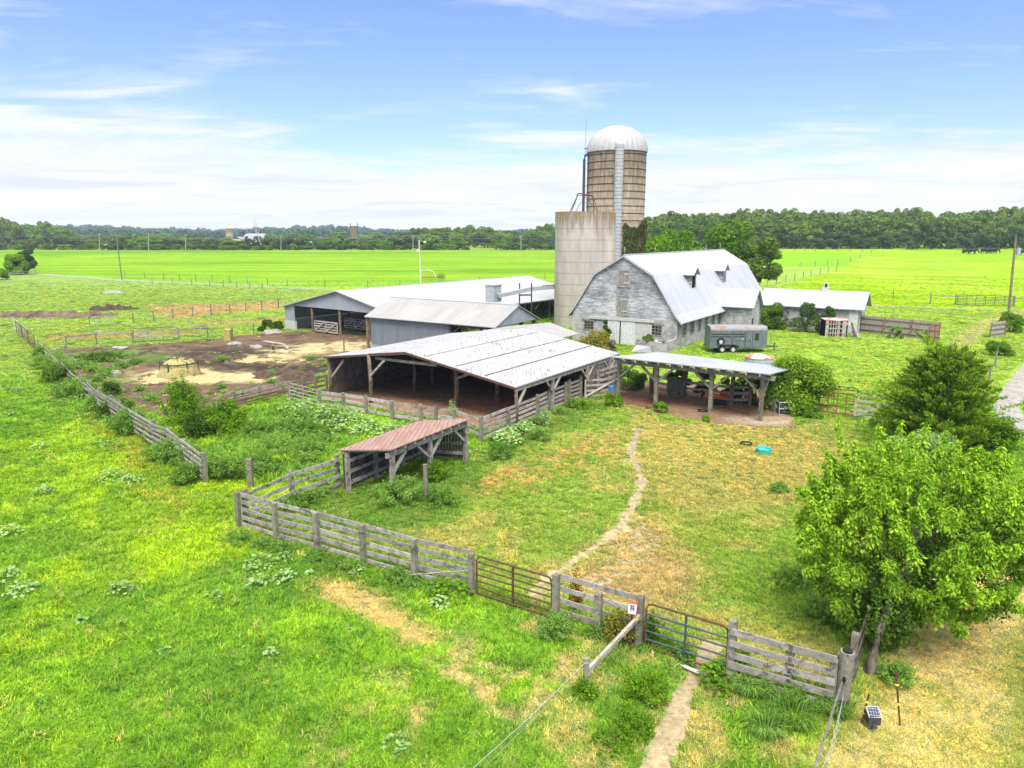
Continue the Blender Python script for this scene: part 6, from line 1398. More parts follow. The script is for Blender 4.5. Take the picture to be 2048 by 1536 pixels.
# ------------------------------------------------------------------ trees and plants
# the bright tree by the corner post: upright sprays of drooping leaves
def bright_tree():
    g = np.random.default_rng(21); base = P(1738, 1348); t = thing('broadleaf_tree', 'big bright yellow-green tree with leaning trunk beside the thick corner post', 'tree', base)
    B0 = Vector(base)
    cc = np.array([1.6, 1.4, 2.72])                      # centre of the crown from the base
    # shoots: root and tip, spread through an uneven bowl-shaped crown, upper ones standing up
    roots, tips = [], []
    for i in range(330):
        a = g.uniform(0, 6.283); f = g.uniform(-1, 1); rr = math.sqrt(max(0, 1 - f * f * .92)) * g.uniform(.62, 1.0) ** .5
        p = cc + np.array([math.cos(a) * rr * 3.0, math.sin(a) * rr * 2.1, f * (2.0 if f < 0 else 1.75)]) * g.uniform(.55, 1.0) ** .45
        p[2] += .22 * math.sin(a * 3 + 1) + .25 * math.sin(a * 5)
        up = np.array([math.cos(a) * .35, math.sin(a) * .35, .9 if f > -.1 else .2]); L = g.uniform(.4, .85) if f > -.1 else g.uniform(.35, .6)
        roots.append(p); tips.append(p + unit(up + g.normal(size=3) * .22) * L)
    for px, py in ((1672, 850), (1650, 905), (1758, 858), (1800, 850), (1850, 855), (1890, 870), (1915, 890), (1960, 900), (2010, 930), (1610, 985), (1600, 1040), (1620, 960)):   # long leaders on top
        q = np.array(PY(px, py, base.y + g.uniform(.8, 2.2)) - base); d = unit(q - cc) * .6 + np.array([0, 0, .75]); tips.append(q + np.array([0, 0, .1])); roots.append(q - unit(d) * g.uniform(.9, 1.3))
    roots, tips = np.array(roots), np.array(tips); n = len(roots); per = 300; N = n * per
    j = np.repeat(np.arange(n), per); f = g.uniform(0, 1, N) ** .8; ax = (tips - roots)[j]
    side = rdir(N, g); side -= unit(ax) * (side * unit(ax)).sum(1, keepdims=True); side = unit(side)
    cen = roots[j] + ax * f[:, None] + side * (.04 + .17 * (1 - f) * g.uniform(.3, 1, N))[:, None] + g.normal(size=(N, 3)) * .03
    td = side * .8 + unit(ax) * .15 + np.array([0, 0, -.75]) + g.normal(size=(N, 3)) * .3; nor = side * .5 + np.array([0, 0, .8]) + g.normal(size=(N, 3)) * .35
    L = .088 * g.uniform(.45, 1.6, N)
    link('crown', leaf_mesh('crown', cen, td, nor, L, L * .46 * g.uniform(.7, 1.3, N), M['lf_bright']), t)
    k = 11000; lb = [(cc[0] + g.normal() * .9, cc[1] + g.normal() * .7, cc[2] - .35 + g.normal() * .5, g.uniform(.8, 1.35), .9) for _ in range(14)] + [(.1, .6, 1.5, .8, .9), (.6, .2, 1.2, .7, .9), (2.4, .6, 1.7, .9, .9), (1.4, 1.6, 1.4, .8, .9)]
    cen, td, nor, d = crown_arrays(lb, k, g); L = .11 * g.uniform(.6, 1.3, k)
    link('inner_leaves', leaf_mesh('inner_leaves', cen, td, nor, L, L * .5, M['lf_shrub']), t)  # inner shade of the crown put into a darker leaf colour
    mb = MB(); T = lambda a: B0 + Vector(a)
    mb.tube([T((0, 0, -.2)), T((.08, .1, .25)), T((.3, .3, .9)), T((.75, .65, 1.7)), T((1.25, 1.0, 2.5)), T((1.7, 1.4, 3.4))], [.18, .12, .095, .085, .07, .035], 10)
    o = mb.build('trunk', M['bark'], t, smooth=True)
    for s, e in (((.75, .65, 1.7), (2.4, 1.4, 2.9)), ((.9, .8, 1.9), (.2, 1.4, 3.4)), ((1.25, 1.0, 2.5), (2.0, .4, 3.9)), ((.5, .45, 1.25), (-.4, .9, 2.6)), ((1.0, .85, 2.1), (3.2, 2.0, 3.2)), ((1.4, 1.2, 2.8), (1.5, 2.4, 4.2))):
        s, e = Vector(s), Vector(e); m = s.lerp(e, .5) + Vector((0, 0, .12)); MB().tube([B0 + s, B0 + m, B0 + e], [.055, .038, .016], 7).build('limb', M['bark'], t, smooth=True)
bright_tree()
# cedar behind it
def cedar():
    g = np.random.default_rng(31); base = P(1878, 905); t = thing('cedar_tree', 'large spreading green cedar behind the bright tree on the right', 'cedar', base); H = 4.75; cen, td, nor = [], [], []; mb = MB()
    for i in range(480):
        z = H * g.uniform(.03, .95); f = z / H; a = g.uniform(0, 6.283); R = 4.0 * (1 - f) ** .42 * (.55 + .45 * min(1, f * 3 + .3)) * (.75 + .3 * math.sin(3 * a + 1) * (1 - f)) * g.uniform(.55, 1.05)
        s = np.array([math.cos(a) * .15, math.sin(a) * .15, z * .92]); e = np.array([math.cos(a) * R, math.sin(a) * R, z + R * .18 + g.uniform(0, .35)]); m = 130
        q = g.uniform(.3, 1, m); q = q ** .7; c = s + (e - s) * q[:, None]; w = .34 * (1.1 - q)[:, None] + .05; c = c + g.normal(size=(m, 3)) * w * np.array([.6, .6, .35]); c[:, 2] += .12 * q ** 2
        cen.append(c); d = unit(e - s); td.append(np.tile(d, (m, 1)) + g.normal(size=(m, 3)) * .55 + np.array([0, 0, .35])); nor.append(np.array([0, 0, 1]) + g.normal(size=(m, 3)) * .6)
        if i % 9 == 0: mb.tube([base + Vector(s), base + Vector(e) * 1.0], [.03, .008], 4)
    for a, z in ((2.9, 1.9), (3.05, 2.4), (2.7, 1.5), (.1, 1.4), (-.2, 1.0), (1.9, H * .9), (2.4, 4.3)):   # long stray branches
        R = 4.4 if z < 3 else 1.6; s = np.array([0, 0, z]); e = np.array([math.cos(a) * R, math.sin(a) * R, z + (1.0 if z < 3 else 1.3)]); m = 160; q = g.uniform(.3, 1, m); c = s + (e - s) * q[:, None] + g.normal(size=(m, 3)) * (.16 * (1.15 - q))[:, None]
        cen.append(c); td.append(np.tile(unit(e - s), (m, 1)) + g.normal(size=(m, 3)) * .5); nor.append(np.array([0, 0, 1]) + g.normal(size=(m, 3)) * .6)
    cen, td, nor = map(np.concatenate, (cen, td, nor)); cen[:, 2] = np.maximum(cen[:, 2], .05); N = len(cen); L = .2 * g.uniform(.5, 1.3, N)
    link('crown', leaf_mesh('crown', cen, td, nor, L, L * .3, M['lf_cedar']), t)
    mb.tube([base + Vector((0, 0, -.2)), base + Vector((.05, 0, 2.5)), base + Vector((0, 0, 5))], [.2, .13, .03], 8); mb.build('trunk', M['bark'], t)
cedar()
def zt(px, py, Y): return max(.5, PY(px, py, Y).z)
gp = P(1840, 940); bush('shrub', 'dusty grey-green shrub in front of the cedar', 'shrub', gp, 1.7, 5.2, 9000, .10, 'lf_weed', 3, d=2.2)
gp = P(1985, 900); bush('shrub', 'green shrub at the right foot of the cedar', 'shrub', gp, 1.6, 3.2, 5000, .12, 'lf_light', 4, d=2.2)
gp = P(1775, 862); bush('shrub', 'low dark shrub between the grey board gate and the cedar', 'shrub', gp, 1.2, 2.6, 3500, .12, 'lf_cedar', 5)
# round the lean-to
gp = P(1610, 830); bush('shrub', 'big dense dark green bush at the right end of the lean-to', 'bush', gp + Vector((.2, 1.4, 0)), 3.2, 4.8, 15000, .15, 'lf_light' if False else 'lf_cedar', 6, d=4.4)
gp = P(1645, 838); bush('shrub', 'small light green sprout at the foot of the big dark bush', 'shrub', P(1620, 835), .9, 1.5, 1800, .12, 'lf_light', 7)
gp = P(1265, 782); bush('shrub', 'dark leafy bush under the left end of the lean-to', 'bush', gp + Vector((0, .6, 0)), 1.9, 2.6, 5000, .13, 'lf_shrub', 8, d=2.0)
bush('shrub', 'dark scrub growing through the fence behind the lean-to', 'bush', P(1500, 806) + Vector((.4, .4, 0)), 1.9, 2.6, 4500, .12, 'lf_pine', 9)
for px, py, w, lab in ((1345, 792, 2.4, 'dark bush behind the tarp at the lean-to'), (1400, 800, 2.2, 'dark bush behind the orange implement'), (1452, 806, 2.2, 'dark bush between the implement and the big bush')): bush('shrub', lab, 'bush', P(px, py) + Vector((.6, 1.1, 0)), 1.75, w, 4000, .13, 'lf_shrub', px, d=1.4)
for px, py, h, w, lab in ((1227, 812, .85, 1.5, 'bright green weed clump at the left post of the lean-to'), (1320, 826, .7, 1.2, 'bright green weed clump at the second post of the lean-to'), (1411, 845, .45, .5, 'small green weed at the third post of the lean-to'), (1163, 818, .5, 1.3, 'low green weeds at the foot of the tall pale fence')):
    bush('weed_clump', lab, 'weed', P(px, py), h, w, 1600, .10, 'lf_light', px, stems=False)
# by the barn
gp = P(1190, 700); bush('shrub', 'olive yellow bush with dry brush by the barn doors', 'bush', gp + Vector((-.3, -2.2, 0)), 2.1, 3.6, 6000, .13, 'lf_yel', 10, d=2.6)
bush('brush_pile', 'tangle of dry brown brush below the olive bush', 'brush', P(1212, 706), 1.3, 2.6, 3500, .22, 'lf_brush', 11, aspect=.12)
bush('young_cedar', 'small pointed cedar in front of the barn gable', 'cedar', P(1208, 690) + Vector((0, 0, 0)), 2.9, 1.9, 4500, .13, 'lf_pine', 12, conic=True, up=.6)
bush('weed_clump', 'green weeds behind the low block wall at the barn', 'weed', Fb(-1.2, -2.2, .1), 1.2, 1.8, 2000, .12, 'lf_light', 13)
mk = lambda b, a=-.9: Fm(a, b, 0)
for px, h, w, lab, s in ((1613, 3.6, 3.3, 'broad dark green cedar left of two at the milk house wall', 14), (1657, 3.3, 2.5, 'narrower dark green cedar right of two at the milk house wall', 15)):
    bush('young_cedar', lab, 'cedar', Fm(-1.4, Fm.at_b(px, -1.4, 1), 0), h, w * 1.25, 8000, .14, 'lf_pine', s, conic=True, up=.5)
bush('shrub', 'rounded green bush between the side passage and the milk house', 'bush', Fm(-1.0, Fm.at_b(1545, -1.0, 1), 0), 3.0, 3.2, 6500, .16, 'lf_shrub', 16)
bush('vine', 'dark vine hanging on the milk house wall', 'vine', Fm(-.1, Fm.at_b(1572, -.1, 1), 0), 2.5, 1.0, 1200, .12, 'lf_ivy', 17, d=.4)
bush('weed_clump', 'green climber on the brown privacy fence', 'weed', PT(1790, 678), 1.5, 2.4, 1800, .16, 'lf_soft', 18, d=.9)
bush('shrub', 'tangled bush under the utility pole by the drive', 'bush', PT(2020, 664), 2.2, 3.0, 3500, .16, 'lf_light', 19)
bush('shrub', 'scrubby bushes along the old wire fence by the drive', 'bush', PT(1996, 712), 1.4, 3.0, 2500, .16, 'lf_light', 20)
bush('weed_clump', 'leafy weeds at the corner of the low cattle barn', 'weed', P(545, 662), 1.2, 4.0, 3500, .16, 'lf_shrub', 21, d=1.6)
bush('shrub', 'green bush in shade between the conveyor and the short silo', 'bush', P(1098, 628) + Vector((0, 2, 0)), 2.6, 2.6, 3500, .16, 'lf_light', 22)
# ivy on the tall silo
g = np.random.default_rng(40); N = 15000; z0, z1 = 4.0, PY(1250, 438, ty).z; th = g.uniform(-1.42, .7, N); zz_ = z0 + (z1 - z0) * g.uniform(0, 1, N) ** .8
top = z1 - np.abs(th + .3) * 1.2 + (fbm(th * 3, th * 0, 3, 1.5) - .5) * 3; kk = (zz_ < top) & (fbm(th * tr, zz_, 3, .8, 3.) > .27); th, zz_ = th[kk], zz_[kk]; N = len(th); rr = tr + .08 + .35 * fbm(th * tr, zz_, 3, .7, 6.) * g.uniform(.3, 1.3, N)
cen = np.stack([rr * np.cos(th), rr * np.sin(th), zz_], 1); nor = np.stack([np.cos(th), np.sin(th), .3 + 0 * th], 1) + g.normal(size=(N, 3)) * .5; L = .28 * g.uniform(.6, 1.4, N)
t = thing('ivy', 'dark dry ivy climbing the right side of the tall brown silo', 'ivy', (tx, ty, 0)); link('foliage', leaf_mesh('foliage', cen, np.cross(nor, rdir(N, g)), nor, L, L * .8, M['lf_ivy']), t)
mb = MB()
for a in (-.9, -.4, .1): mb.tube([Vector((tx + (tr + .06) * math.cos(a + .1 * math.sin(z)), ty + (tr + .06) * math.sin(a + .1 * math.sin(z)), z)) for z in np.linspace(0, z1 - 1.5, 9)], .05, 5)
mb.build('stem', M['bark'], t)
# trees just behind the barn
for px, py, Y, w, leaf, s, lab in ((1295, 470, 118, 9, 'lf_light', 50, 'light green tree just right of the tall silo'), (1345, 455, 122, 10, 'lf_light', 51, 'bright round tree behind the near end of the barn roof'), (1395, 478, 118, 8, 'lf_light', 52, 'smaller bright tree behind the middle of the barn roof'), (1462, 446, 124, 10.5, 'lf_light', 53, 'tall full tree behind the far end of the barn roof'), (1512, 468, 122, 7.5, 'lf_shrub', 54, 'darker tree at the far right corner of the barn'), (1420, 490, 112, 6, 'lf_shrub', 55, 'low dark tree tucked behind the barn ridge'), (1262, 500, 112, 6, 'lf_light', 56, 'low green tree at the foot of the tall silo')):
    loc = Vector((at_px(px, Y), Y, float(terr(at_px(px, Y), Y)))); tree('shade_tree', lab, 'tree', loc, PY(px, py, Y).z - loc.z, w, 7000, .42, leaf, s, .12, 13)
# left edge
lc = PT(42, 549); bush('shrub', 'wide leafy bush at the left end of the lane', 'bush', lc + Vector((0, -1, 0)), zt(40, 508, lc.y) - lc.z, 8.5, 8000, .45, 'lf_light', 60, d=6)
lc = PT(22, 552); tree('round_tree', 'dark round tree behind the left bush', 'tree', lc + Vector((-1, 7, 0)), zt(25, 492, lc.y + 7) - lc.z, 5, 5000, .4, 'lf_pine', 61, .02, 9)
lc = PT(-5, 560); bush('shrub', 'low bush cut by the left edge of the picture', 'bush', lc, 3, 6, 3000, .35, 'lf_light', 62)

# the weedy pen and the left fence
sh = [(372, 850, 2.45, 2.6, 'lf_light', .12, 7000, 'tall bright sapling at the broken yard fence', .55), (440, 868, 1.7, 3.6, 'lf_light', .12, 7000, 'spreading green bush right of the bright sapling', .2), (395, 880, 1.3, 2.0, 'lf_shrub', .1, 3500, 'dark bush between the left fence and the sapling', .2), (262, 866, 1.45, 2.4, 'lf_soft', .1, 4500, 'feathery bush leaning on the left fence', .3), (325, 925, 1.1, 1.7, 'lf_soft', .09, 3500, 'feathery weed bush below the left fence boards', .3), (372, 968, 1.0, 1.5, 'lf_soft', .09, 3200, 'feathery weeds at the foot of the left fence end', .3), (455, 960, 1.1, 2.0, 'lf_soft', .09, 4500, 'soft green weeds right of the left fence end post', .3), (215, 838, 1.0, 1.6, 'lf_shrub', .09, 2500, 'low bush on the outside of the left fence', .2), (150, 792, 1.2, 3.2, 'lf_soft', .12, 4500, 'feathery bush over the sagging left fence', .3), (120, 765, 1.2, 3.0, 'lf_shrub', .12, 3500, 'dark weeds along the sagging left fence', .3), (95, 735, 1.2, 3.0, 'lf_soft', .12, 3000, 'weedy growth further up the sagging left fence', .3), (560, 905, 1.0, 3.0, 'lf_soft', .09, 5000, 'soft green weeds in the middle of the weedy pen', .3), (520, 870, .9, 2.6, 'lf_soft', .1, 4000, 'low soft weeds near the spreading bush', .3), (660, 850, .9, 2.4, 'lf_soft', .1, 3500, 'pale weeds by the front fence of the loafing shed', .3), (225, 790, .9, 1.6, 'lf_shrub', .1, 2200, 'small bush inside the left fence', .2), (600, 1010, .6, 1.6, 'lf_soft', .08, 2500, 'low weeds inside the paddock corner', .4), (800, 1000, 1.0, 2.6, 'lf_soft', .09, 5000, 'tall weeds before the red-roofed shed', .5), (880, 1010, .7, 1.6, 'lf_soft', .08, 2500, 'soft weeds right of the lone round post', .5), (870, 960, .8, 1.3, 'lf_light', .09, 2200, 'bright weeds under the red-roofed shed', .3), (1000, 915, .8, 1.7, 'lf_soft', .09, 3000, 'dark green weeds between red shed and pale fence', .3), (1080, 880, .7, 1.3, 'lf_soft', .09, 2200, 'weeds at the near end of the tall pale fence', .3), (1110, 1275, .7, 1.1, 'lf_soft', .06, 3200, 'wiry weeds in front of the short grey fence', .5), (1240, 1285, .85, 1.1, 'lf_yel', .07, 3200, 'olive shrub below the red fence charger', .3), (1300, 1290, .8, .6, 'lf_light', .07, 1800, 'green creeper at the blue gate post', .3), (1170, 1400, .5, .7, 'lf_light', .06, 1500, 'green weeds at the foot of the low rope post', .3), (1480, 1335, .5, .6, 'lf_light', .06, 1200, 'weeds at the post right of the blue gate', .3), (1290, 1400, .55, 1.5, 'lf_light', .06, 3000, 'leafy weeds below the diagonal rail', .4), (1335, 1300, .3, .7, 'lf_light', .06, 1000, 'low weeds by the white pipe', .3), (1560, 985, .45, 1.0, 'lf_soft', .07, 1200, 'small grey-green weed patch in the dry paddock', .3), (1740, 1300, 1.5, 1.7, 'lf_shrub', .1, 5000, 'dark suckers round the trunk of the bright tree', .3), (1650, 1240, .7, 1.6, 'lf_soft', .08, 3200, 'soft weeds inside the fence by the bright tree', .4), (1590, 1165, .5, 1.6, 'lf_soft', .08, 2200, 'pale weeds left of the bright tree', .4), (1790, 1365, .6, 1.0, 'lf_soft', .07, 1500, 'grassy weeds behind the black solar charger', .4),
 (1270, 1470, .4, 1.2, 'lf_light', .06, 2500, 'leafy weeds left of the footpath at the bottom', .3), (1225, 1500, .3, 1.3, 'lf_light', .06, 1800, 'low green weeds at the bottom between rope and path', .3), (690, 755, .5, 1.6, 'lf_soft', .1, 1500, 'thin weeds in the yard left of the loafing shed', .3), (200, 722, .7, 3.4, 'lf_shrub', .13, 3500, 'weeds among the grey stones in the yard', .3), (165, 735, .6, 2.6, 'lf_soft', .12, 2200, 'weeds at the left end of the yard', .3), (445, 722, .5, 1.2, 'lf_soft', .1, 900, 'small weeds beside the dark manure in the yard', .3), (300, 800, .5, 1.2, 'lf_soft', .1, 900, 'small green weed on the bare yard dirt', .3), (475, 790, .4, 1.0, 'lf_soft', .1, 700, 'little weed tuft near the broken yard fence', .3), (1090, 850, .9, .8, 'lf_weed', .09, 900, 'thin pale sapling at the tall pale fence', .4), (905, 838, .9, .8, 'lf_weed', .09, 900, 'thin pale sapling by the shed front fence', .4), (1150, 1225, 1.25, .5, 'lf_redv', .08, 900, 'red-stemmed vine with yellow leaves on the short grey fence', .2)]
sh = [(q[0], q[1], q[2] * (.85 if q[4] == 'lf_soft' else 1), q[3] * (1.15 if q[4] == 'lf_soft' else 1), q[4], q[5] * .85, int(q[6] * 1.2), q[7], min(.75, q[8] + .25)) for q in sh]
for i, (px, py, h, w, lf, ls, n, lab, spk) in enumerate(sh): bush('weed_bush' if h < 1.3 else 'shrub', lab, 'weed' if h < 1.3 else 'bush', P(px, py), h, w, n, ls, lf, 200 + i, spiky=spk)
# growth along the fences
g = np.random.default_rng(64)
def along(label, group, pts, n, h0, h1, w0, w1, leaf, off, ls=.085, m=1500):
    ps = [P(a, b) for a, b in pts]; L = [(q - p).length for p, q in zip(ps[:-1], ps[1:])]; T_ = sum(L)
    for i in range(n):
        s = T_ * (i + g.uniform(.1, .9)) / n; k = 0
        while k < len(L) - 1 and s > L[k]: s -= L[k]; k += 1
        d = (ps[k + 1] - ps[k]).normalized(); p = ps[k] + d * s + Vector((-d.y, d.x, 0)) * g.uniform(*off)
        bush('weed_bush', label, 'weed', p, g.uniform(h0, h1), g.uniform(w0, w1), m, ls, leaf, 700 + i + len(label), group=group, stems=False, spiky=.6, d=g.uniform(w0, w1))
along('leafy weeds among the stones at the left end of the yard', 'weeds among the yard stones', [(135, 728), (200, 722), (260, 712), (200, 748), (170, 765)], 16, .25, .55, .9, 2.0, 'lf_soft', (-1.5, 1.5), .11, 700)
along('small weeds scattered over the yard dirt', 'weeds on the yard dirt', [(270, 770), (330, 800), (500, 770), (640, 735), (620, 715)], 9, .2, .4, .5, 1.2, 'lf_soft', (-1.5, 1.5), .1, 450)
along('feathery green weeds crowding the left yard fence', 'weeds along the left yard fence', [(405, 960), (305, 890), (240, 850), (178, 806), (120, 750), (88, 715)], 15, .5, 1.15, 1.0, 2.2, 'lf_soft', (-.9, .7), .09, 2200)
along('tall dark grass and weeds along the outside of the front paddock fence', 'growth along the front fence', [(478, 1066), (640, 1108), (830, 1155), (940, 1180)], 9, .25, .45, .8, 1.5, 'lf_shrub' if False else 'lf_soft', (-.6, -.25), .06, 1500)
along('weeds at the foot of the tall pale fence by the loafing shed', 'weeds along the tall pale fence', [(965, 888), (1060, 845), (1160, 800)], 6, .3, .6, .7, 1.3, 'lf_soft', (-.6, -.3), .07, 1100)
along('soft weeds and grass under the board fence to the red-roofed shed', 'weeds along the side fence', [(490, 1050), (580, 1005), (680, 965)], 5, .3, .5, .8, 1.5, 'lf_soft', (-.7, .2), .06, 1300)
along('rank weeds standing in the weedy pen', 'weeds filling the weedy pen', [(430, 930), (540, 960), (620, 900), (560, 850), (680, 880)], 12, .5, .9, 1.4, 2.8, 'lf_soft', (-1.2, 1.2), .09, 2400)
along('low growth at the foot of the right front fences', 'growth along the right front fence', [(1110, 1240), (1270, 1275), (1480, 1345), (1670, 1415)], 7, .2, .45, .5, 1.0, 'lf_soft', (-.5, -.2), .055, 1100)
# broad-leaved weeds
bw_ = [(240, 1190, .42, .75, 46, 'broad-leaved weed standing alone in the lower left pasture'), (45, 1190, .42, .9, 50, 'broad-leaved weed at the left edge of the lower pasture'), (15, 1160, .4, .8, 40, 'broad-leaved weed cut by the left picture edge'), (160, 1250, .25, .4, 18, 'small pale weed below the lone pasture weed'), (540, 1315, .25, .45, 26, 'small broad-leaved weed in the lower middle pasture'), (520, 1135, .4, 1.0, 48, 'broad-leaved weed nearest the front fence corner'), (565, 1125, .35, .6, 30, 'broad-leaved weed right of the front fence corner weed'), (515, 1175, .4, .8, 44, 'broad-leaved weed left of the cut hay strip'), (570, 1165, .45, .7, 40, 'broad-leaved weed at the start of the hay strip'), (430, 1200, .3, .6, 26, 'broad-leaved weed in the middle of the pasture'), (620, 1152, .2, .3, 12, 'tiny pale weed at the tip of the hay strip'), (715, 1150, .3, .5, 22, 'broad-leaved weed at the front fence middle post'), (905, 1200, .62, 1.15, 110, 'large bright broad-leaved weed at the rusty gate hinge'), (880, 1215, .35, .6, 40, 'lower broad-leaved weed beside the large one by the rusty gate'), (1425, 1360, .45, .7, 60, 'bright broad-leaved weed right of the footpath by the white pipe'), (1435, 1390, .35, .6, 40, 'bright broad-leaved weed below the one by the white pipe'), (790, 1500, .35, .6, 30, 'broad-leaved weed at the bottom left of the rope'), (480, 1305, .15, .5, 14, 'flat small weed in the middle of the lower pasture'), (330, 1310, .2, .4, 14, 'tiny weed left of the lower pasture'), (90, 988, .4, .9, 46, 'broad-leaved weed near the cow track at left'), (225, 960, .5, 1.4, 70, 'spreading broad-leaved weed beside the cow track'), (265, 968, .45, 1.0, 56, 'broad-leaved weed right of the spreading one by the cow track'), (210, 895, .5, 1.2, 60, 'broad-leaved weed below the left fence'), (25, 785, .5, 1.4, 50, 'broad-leaved weed far up the left pasture'), (20, 1070, .4, .8, 40, 'broad-leaved weed at left below the track weeds'), (80, 900, .4, 1.0, 40, 'broad-leaved weed in the left pasture above the track'), (20, 835, .4, 1.2, 40, 'broad-leaved weed by the left edge, middle distance'), (160, 800, .5, 1.6, 60, 'broad-leaved weed patch outside the sagging fence')]
for i, (px, py, h, w, n, lab) in enumerate(bw_): broad_weed(lab, P(px, py), h, w, int(n * 1.5), 300 + i, 'lf_weed' if px not in (905, 1425, 1435) else 'lf_light', .12, 'broad-leaved weeds in the pasture')
pn = [(620, 838, 1.0, 2.4, 150), (665, 850, 1.1, 2.6, 170), (705, 858, 1.0, 2.4, 150), (745, 868, .8, 2.4, 130), (795, 872, .7, 2.2, 120), (640, 868, .8, 2.2, 120), (590, 858, .8, 2.0, 110), (825, 880, .6, 1.6, 80), (1015, 890, .9, 1.5, 120), (1050, 868, .8, 1.2, 90), (585, 825, .8, 1.8, 90)]
pl = ['pale burdock clump at the yellowish tube gate', 'tallest pale burdock clump by the shed front fence', 'pale burdock clump behind the red-roofed shed', 'pale burdock right of the tallest clump', 'pale burdock above the red roof', 'pale burdock in front of the tallest clump', 'pale burdock left of the tallest clump', 'small burdock at the red roof corner', 'large pale burdock at the near end of the tall pale fence', 'pale burdock up against the tall pale fence', 'pale burdock beside the brown yard fence']
for i, ((px, py, h, w, n), lab) in enumerate(zip(pn, pl)): broad_weed(lab, P(px, py), h, w, int(n * 1.7), 400 + i, 'lf_weed', .17, 'burdock round the loafing shed')
# long grass clumps by the corner
def long_grass(label, loc, h, w, n, seed):
    g = np.random.default_rng(seed); a = g.uniform(0, 6.28, n); r = w * .3 * np.sqrt(g.uniform(0, 1, n)); t = thing('grass_clump', label, 'grass clump', loc, 'long grass clumps by the corner post'); mb = MB()
    for i in range(n):
        b = Vector(loc) + Vector((r[i] * math.cos(a[i]), r[i] * math.sin(a[i]), 0)); o = a[i] + g.normal() * .6; l = h * g.uniform(.6, 1.1); s = Vector((-math.sin(o), math.cos(o), 0)) * .008; q = Vector((math.cos(o), math.sin(o), 0))
        m = b + q * l * .3 + Vector((0, 0, l * .75)); e = b + q * l * .75 + Vector((0, 0, l * g.uniform(.55, .95))); k = len(mb.v); mb.v += [b - s, b + s, m + s, m - s, e]; mb.f += [[k, k + 1, k + 2, k + 3], [k + 3, k + 2, k + 4]]
    mb.build('blades', M['lf_soft'], t); return t
for i, (px, py, h, w, lab) in enumerate(((1560, 1400, .55, 1.0, 'long grass in front of the dark grey fence'), (1620, 1420, .6, 1.1, 'long grass left of the slanting steel pipe'), (1580, 1450, .6, 1.2, 'long bright grass clump nearest the bottom edge'), (1500, 1390, .5, .9, 'long grass at the start of the dark grey fence'), (1670, 1435, .55, .8, 'long grass at the foot of the thick corner post'), (1530, 1470, .45, .9, 'shorter grass clump below the dark grey fence'))): long_grass(lab, P(px, py), h, w, 260, 500 + i)

# ------------------------------------------------------------------ woods: every tree its own
def proto(name, h, w, n, ls, leaf, seed, base, nl, flat=.85):
    t = tree(name, 'x', 'tree', (0, 0, 0), h, w, n, ls, leaf, seed, base, nl, trunk=True); return t
prs = [proto('woodland_tree', 10, 7.5, 2600, .62, 'lf_wood', 70 + i, .03, 24) for i in range(5)]
prl = [proto('hedgerow_tree', 10, 8.5, 2200, .62, 'lf_light', 80 + i, .02, 20) for i in range(2)]
prd = [proto('cedar_tree', 10, 6.5, 2200, .55, 'lf_pine', 90 + i, .02, 12) for i in range(3)]
g = np.random.default_rng(99)
def place(pr, px, Y, top, w_, label, group, cat='tree'):
    x = at_px(px, Y); z = float(terr(x, Y)); h = max(2.5, PY(px, top, Y).z - z); k = h / 10.0; kw = w_ / 7.5
    return dup(pr, (x, Y, z - .1), g.uniform(0, 6.28), (kw, kw, k), label, group, cat)
# right-hand woods: four staggered rows up the slope
prof_r = lambda px: np.interp(px, [1260, 1285, 1350, 1420, 1500, 1560, 1620, 1680, 1740, 1800, 1850, 1900, 1960, 2020, 2100], [425, 421, 417, 414, 412, 411, 415, 412, 415, 409, 411, 414, 411, 406, 408])
for row, (Y, dy, step) in enumerate(((312, 26, 33), (326, 17, 33), (342, 8, 31), (362, 1, 28))):
    for px in np.arange(1255 + row * 11, 2150, step):
        if row == 0 and 1540 < px < 1560: pass
        place(prs[int(g.integers(0, 5))], px + g.uniform(-7, 7), Y + g.uniform(-5, 5) + (0 if px > 1560 else 6), prof_r(px) + dy + g.uniform(-3, 7), g.uniform(10, 13.5), 'dense dark green woodland tree in the wood on the right', 'trees of the right-hand wood')
for px in np.arange(1540, 1800, 20): place(prd[int(g.integers(0, 3))], px + g.uniform(-5, 5), 303 + g.uniform(-3, 3), 462 + g.uniform(-6, 14), g.uniform(7, 9), 'low dark understorey tree at the foot of the right-hand wood', 'edge trees of the right-hand wood')
for px in np.arange(1815, 2120, 21): place(prd[int(g.integers(0, 3))], px + g.uniform(-5, 5), 300 + g.uniform(-3, 3), 458 + g.uniform(-6, 14), g.uniform(7, 9), 'low dark understorey tree at the foot of the right-hand wood', 'edge trees of the right-hand wood')
# left: hedgerow at the field edge
for px in np.arange(-40, 1110, 13):
    if 925 < px < 1010 and g.random() < .85: continue
    if g.random() < .12: continue
    k = g.random(); d = k < .62; pr = prd[int(g.integers(0, 3))] if d else prl[int(g.integers(0, 2))]
    if 0 < px < 330 and g.random() < .35: continue
    place(pr, px + g.uniform(-6, 6), 402 + g.uniform(-6, 8), g.uniform(470, 484) if d else g.uniform(462, 482), g.uniform(8, 12), 'small dark evergreen in the hedgerow at the far field edge' if d else 'small light green tree in the hedgerow at the far field edge', 'dark hedgerow trees' if d else 'light hedgerow trees')
for px in np.arange(-40, 1115, 11):
    if 930 < px < 1005: continue
    place(prd[int(g.integers(0, 3))] if g.random() < .55 else prl[int(g.integers(0, 2))], px + g.uniform(-5, 5), 394 + g.uniform(-3, 3), g.uniform(484, 492), g.uniform(5, 8), 'low bush in the strip along the far field edge', 'bushes along the far field edge', 'bush').name = 'hedge_bush'
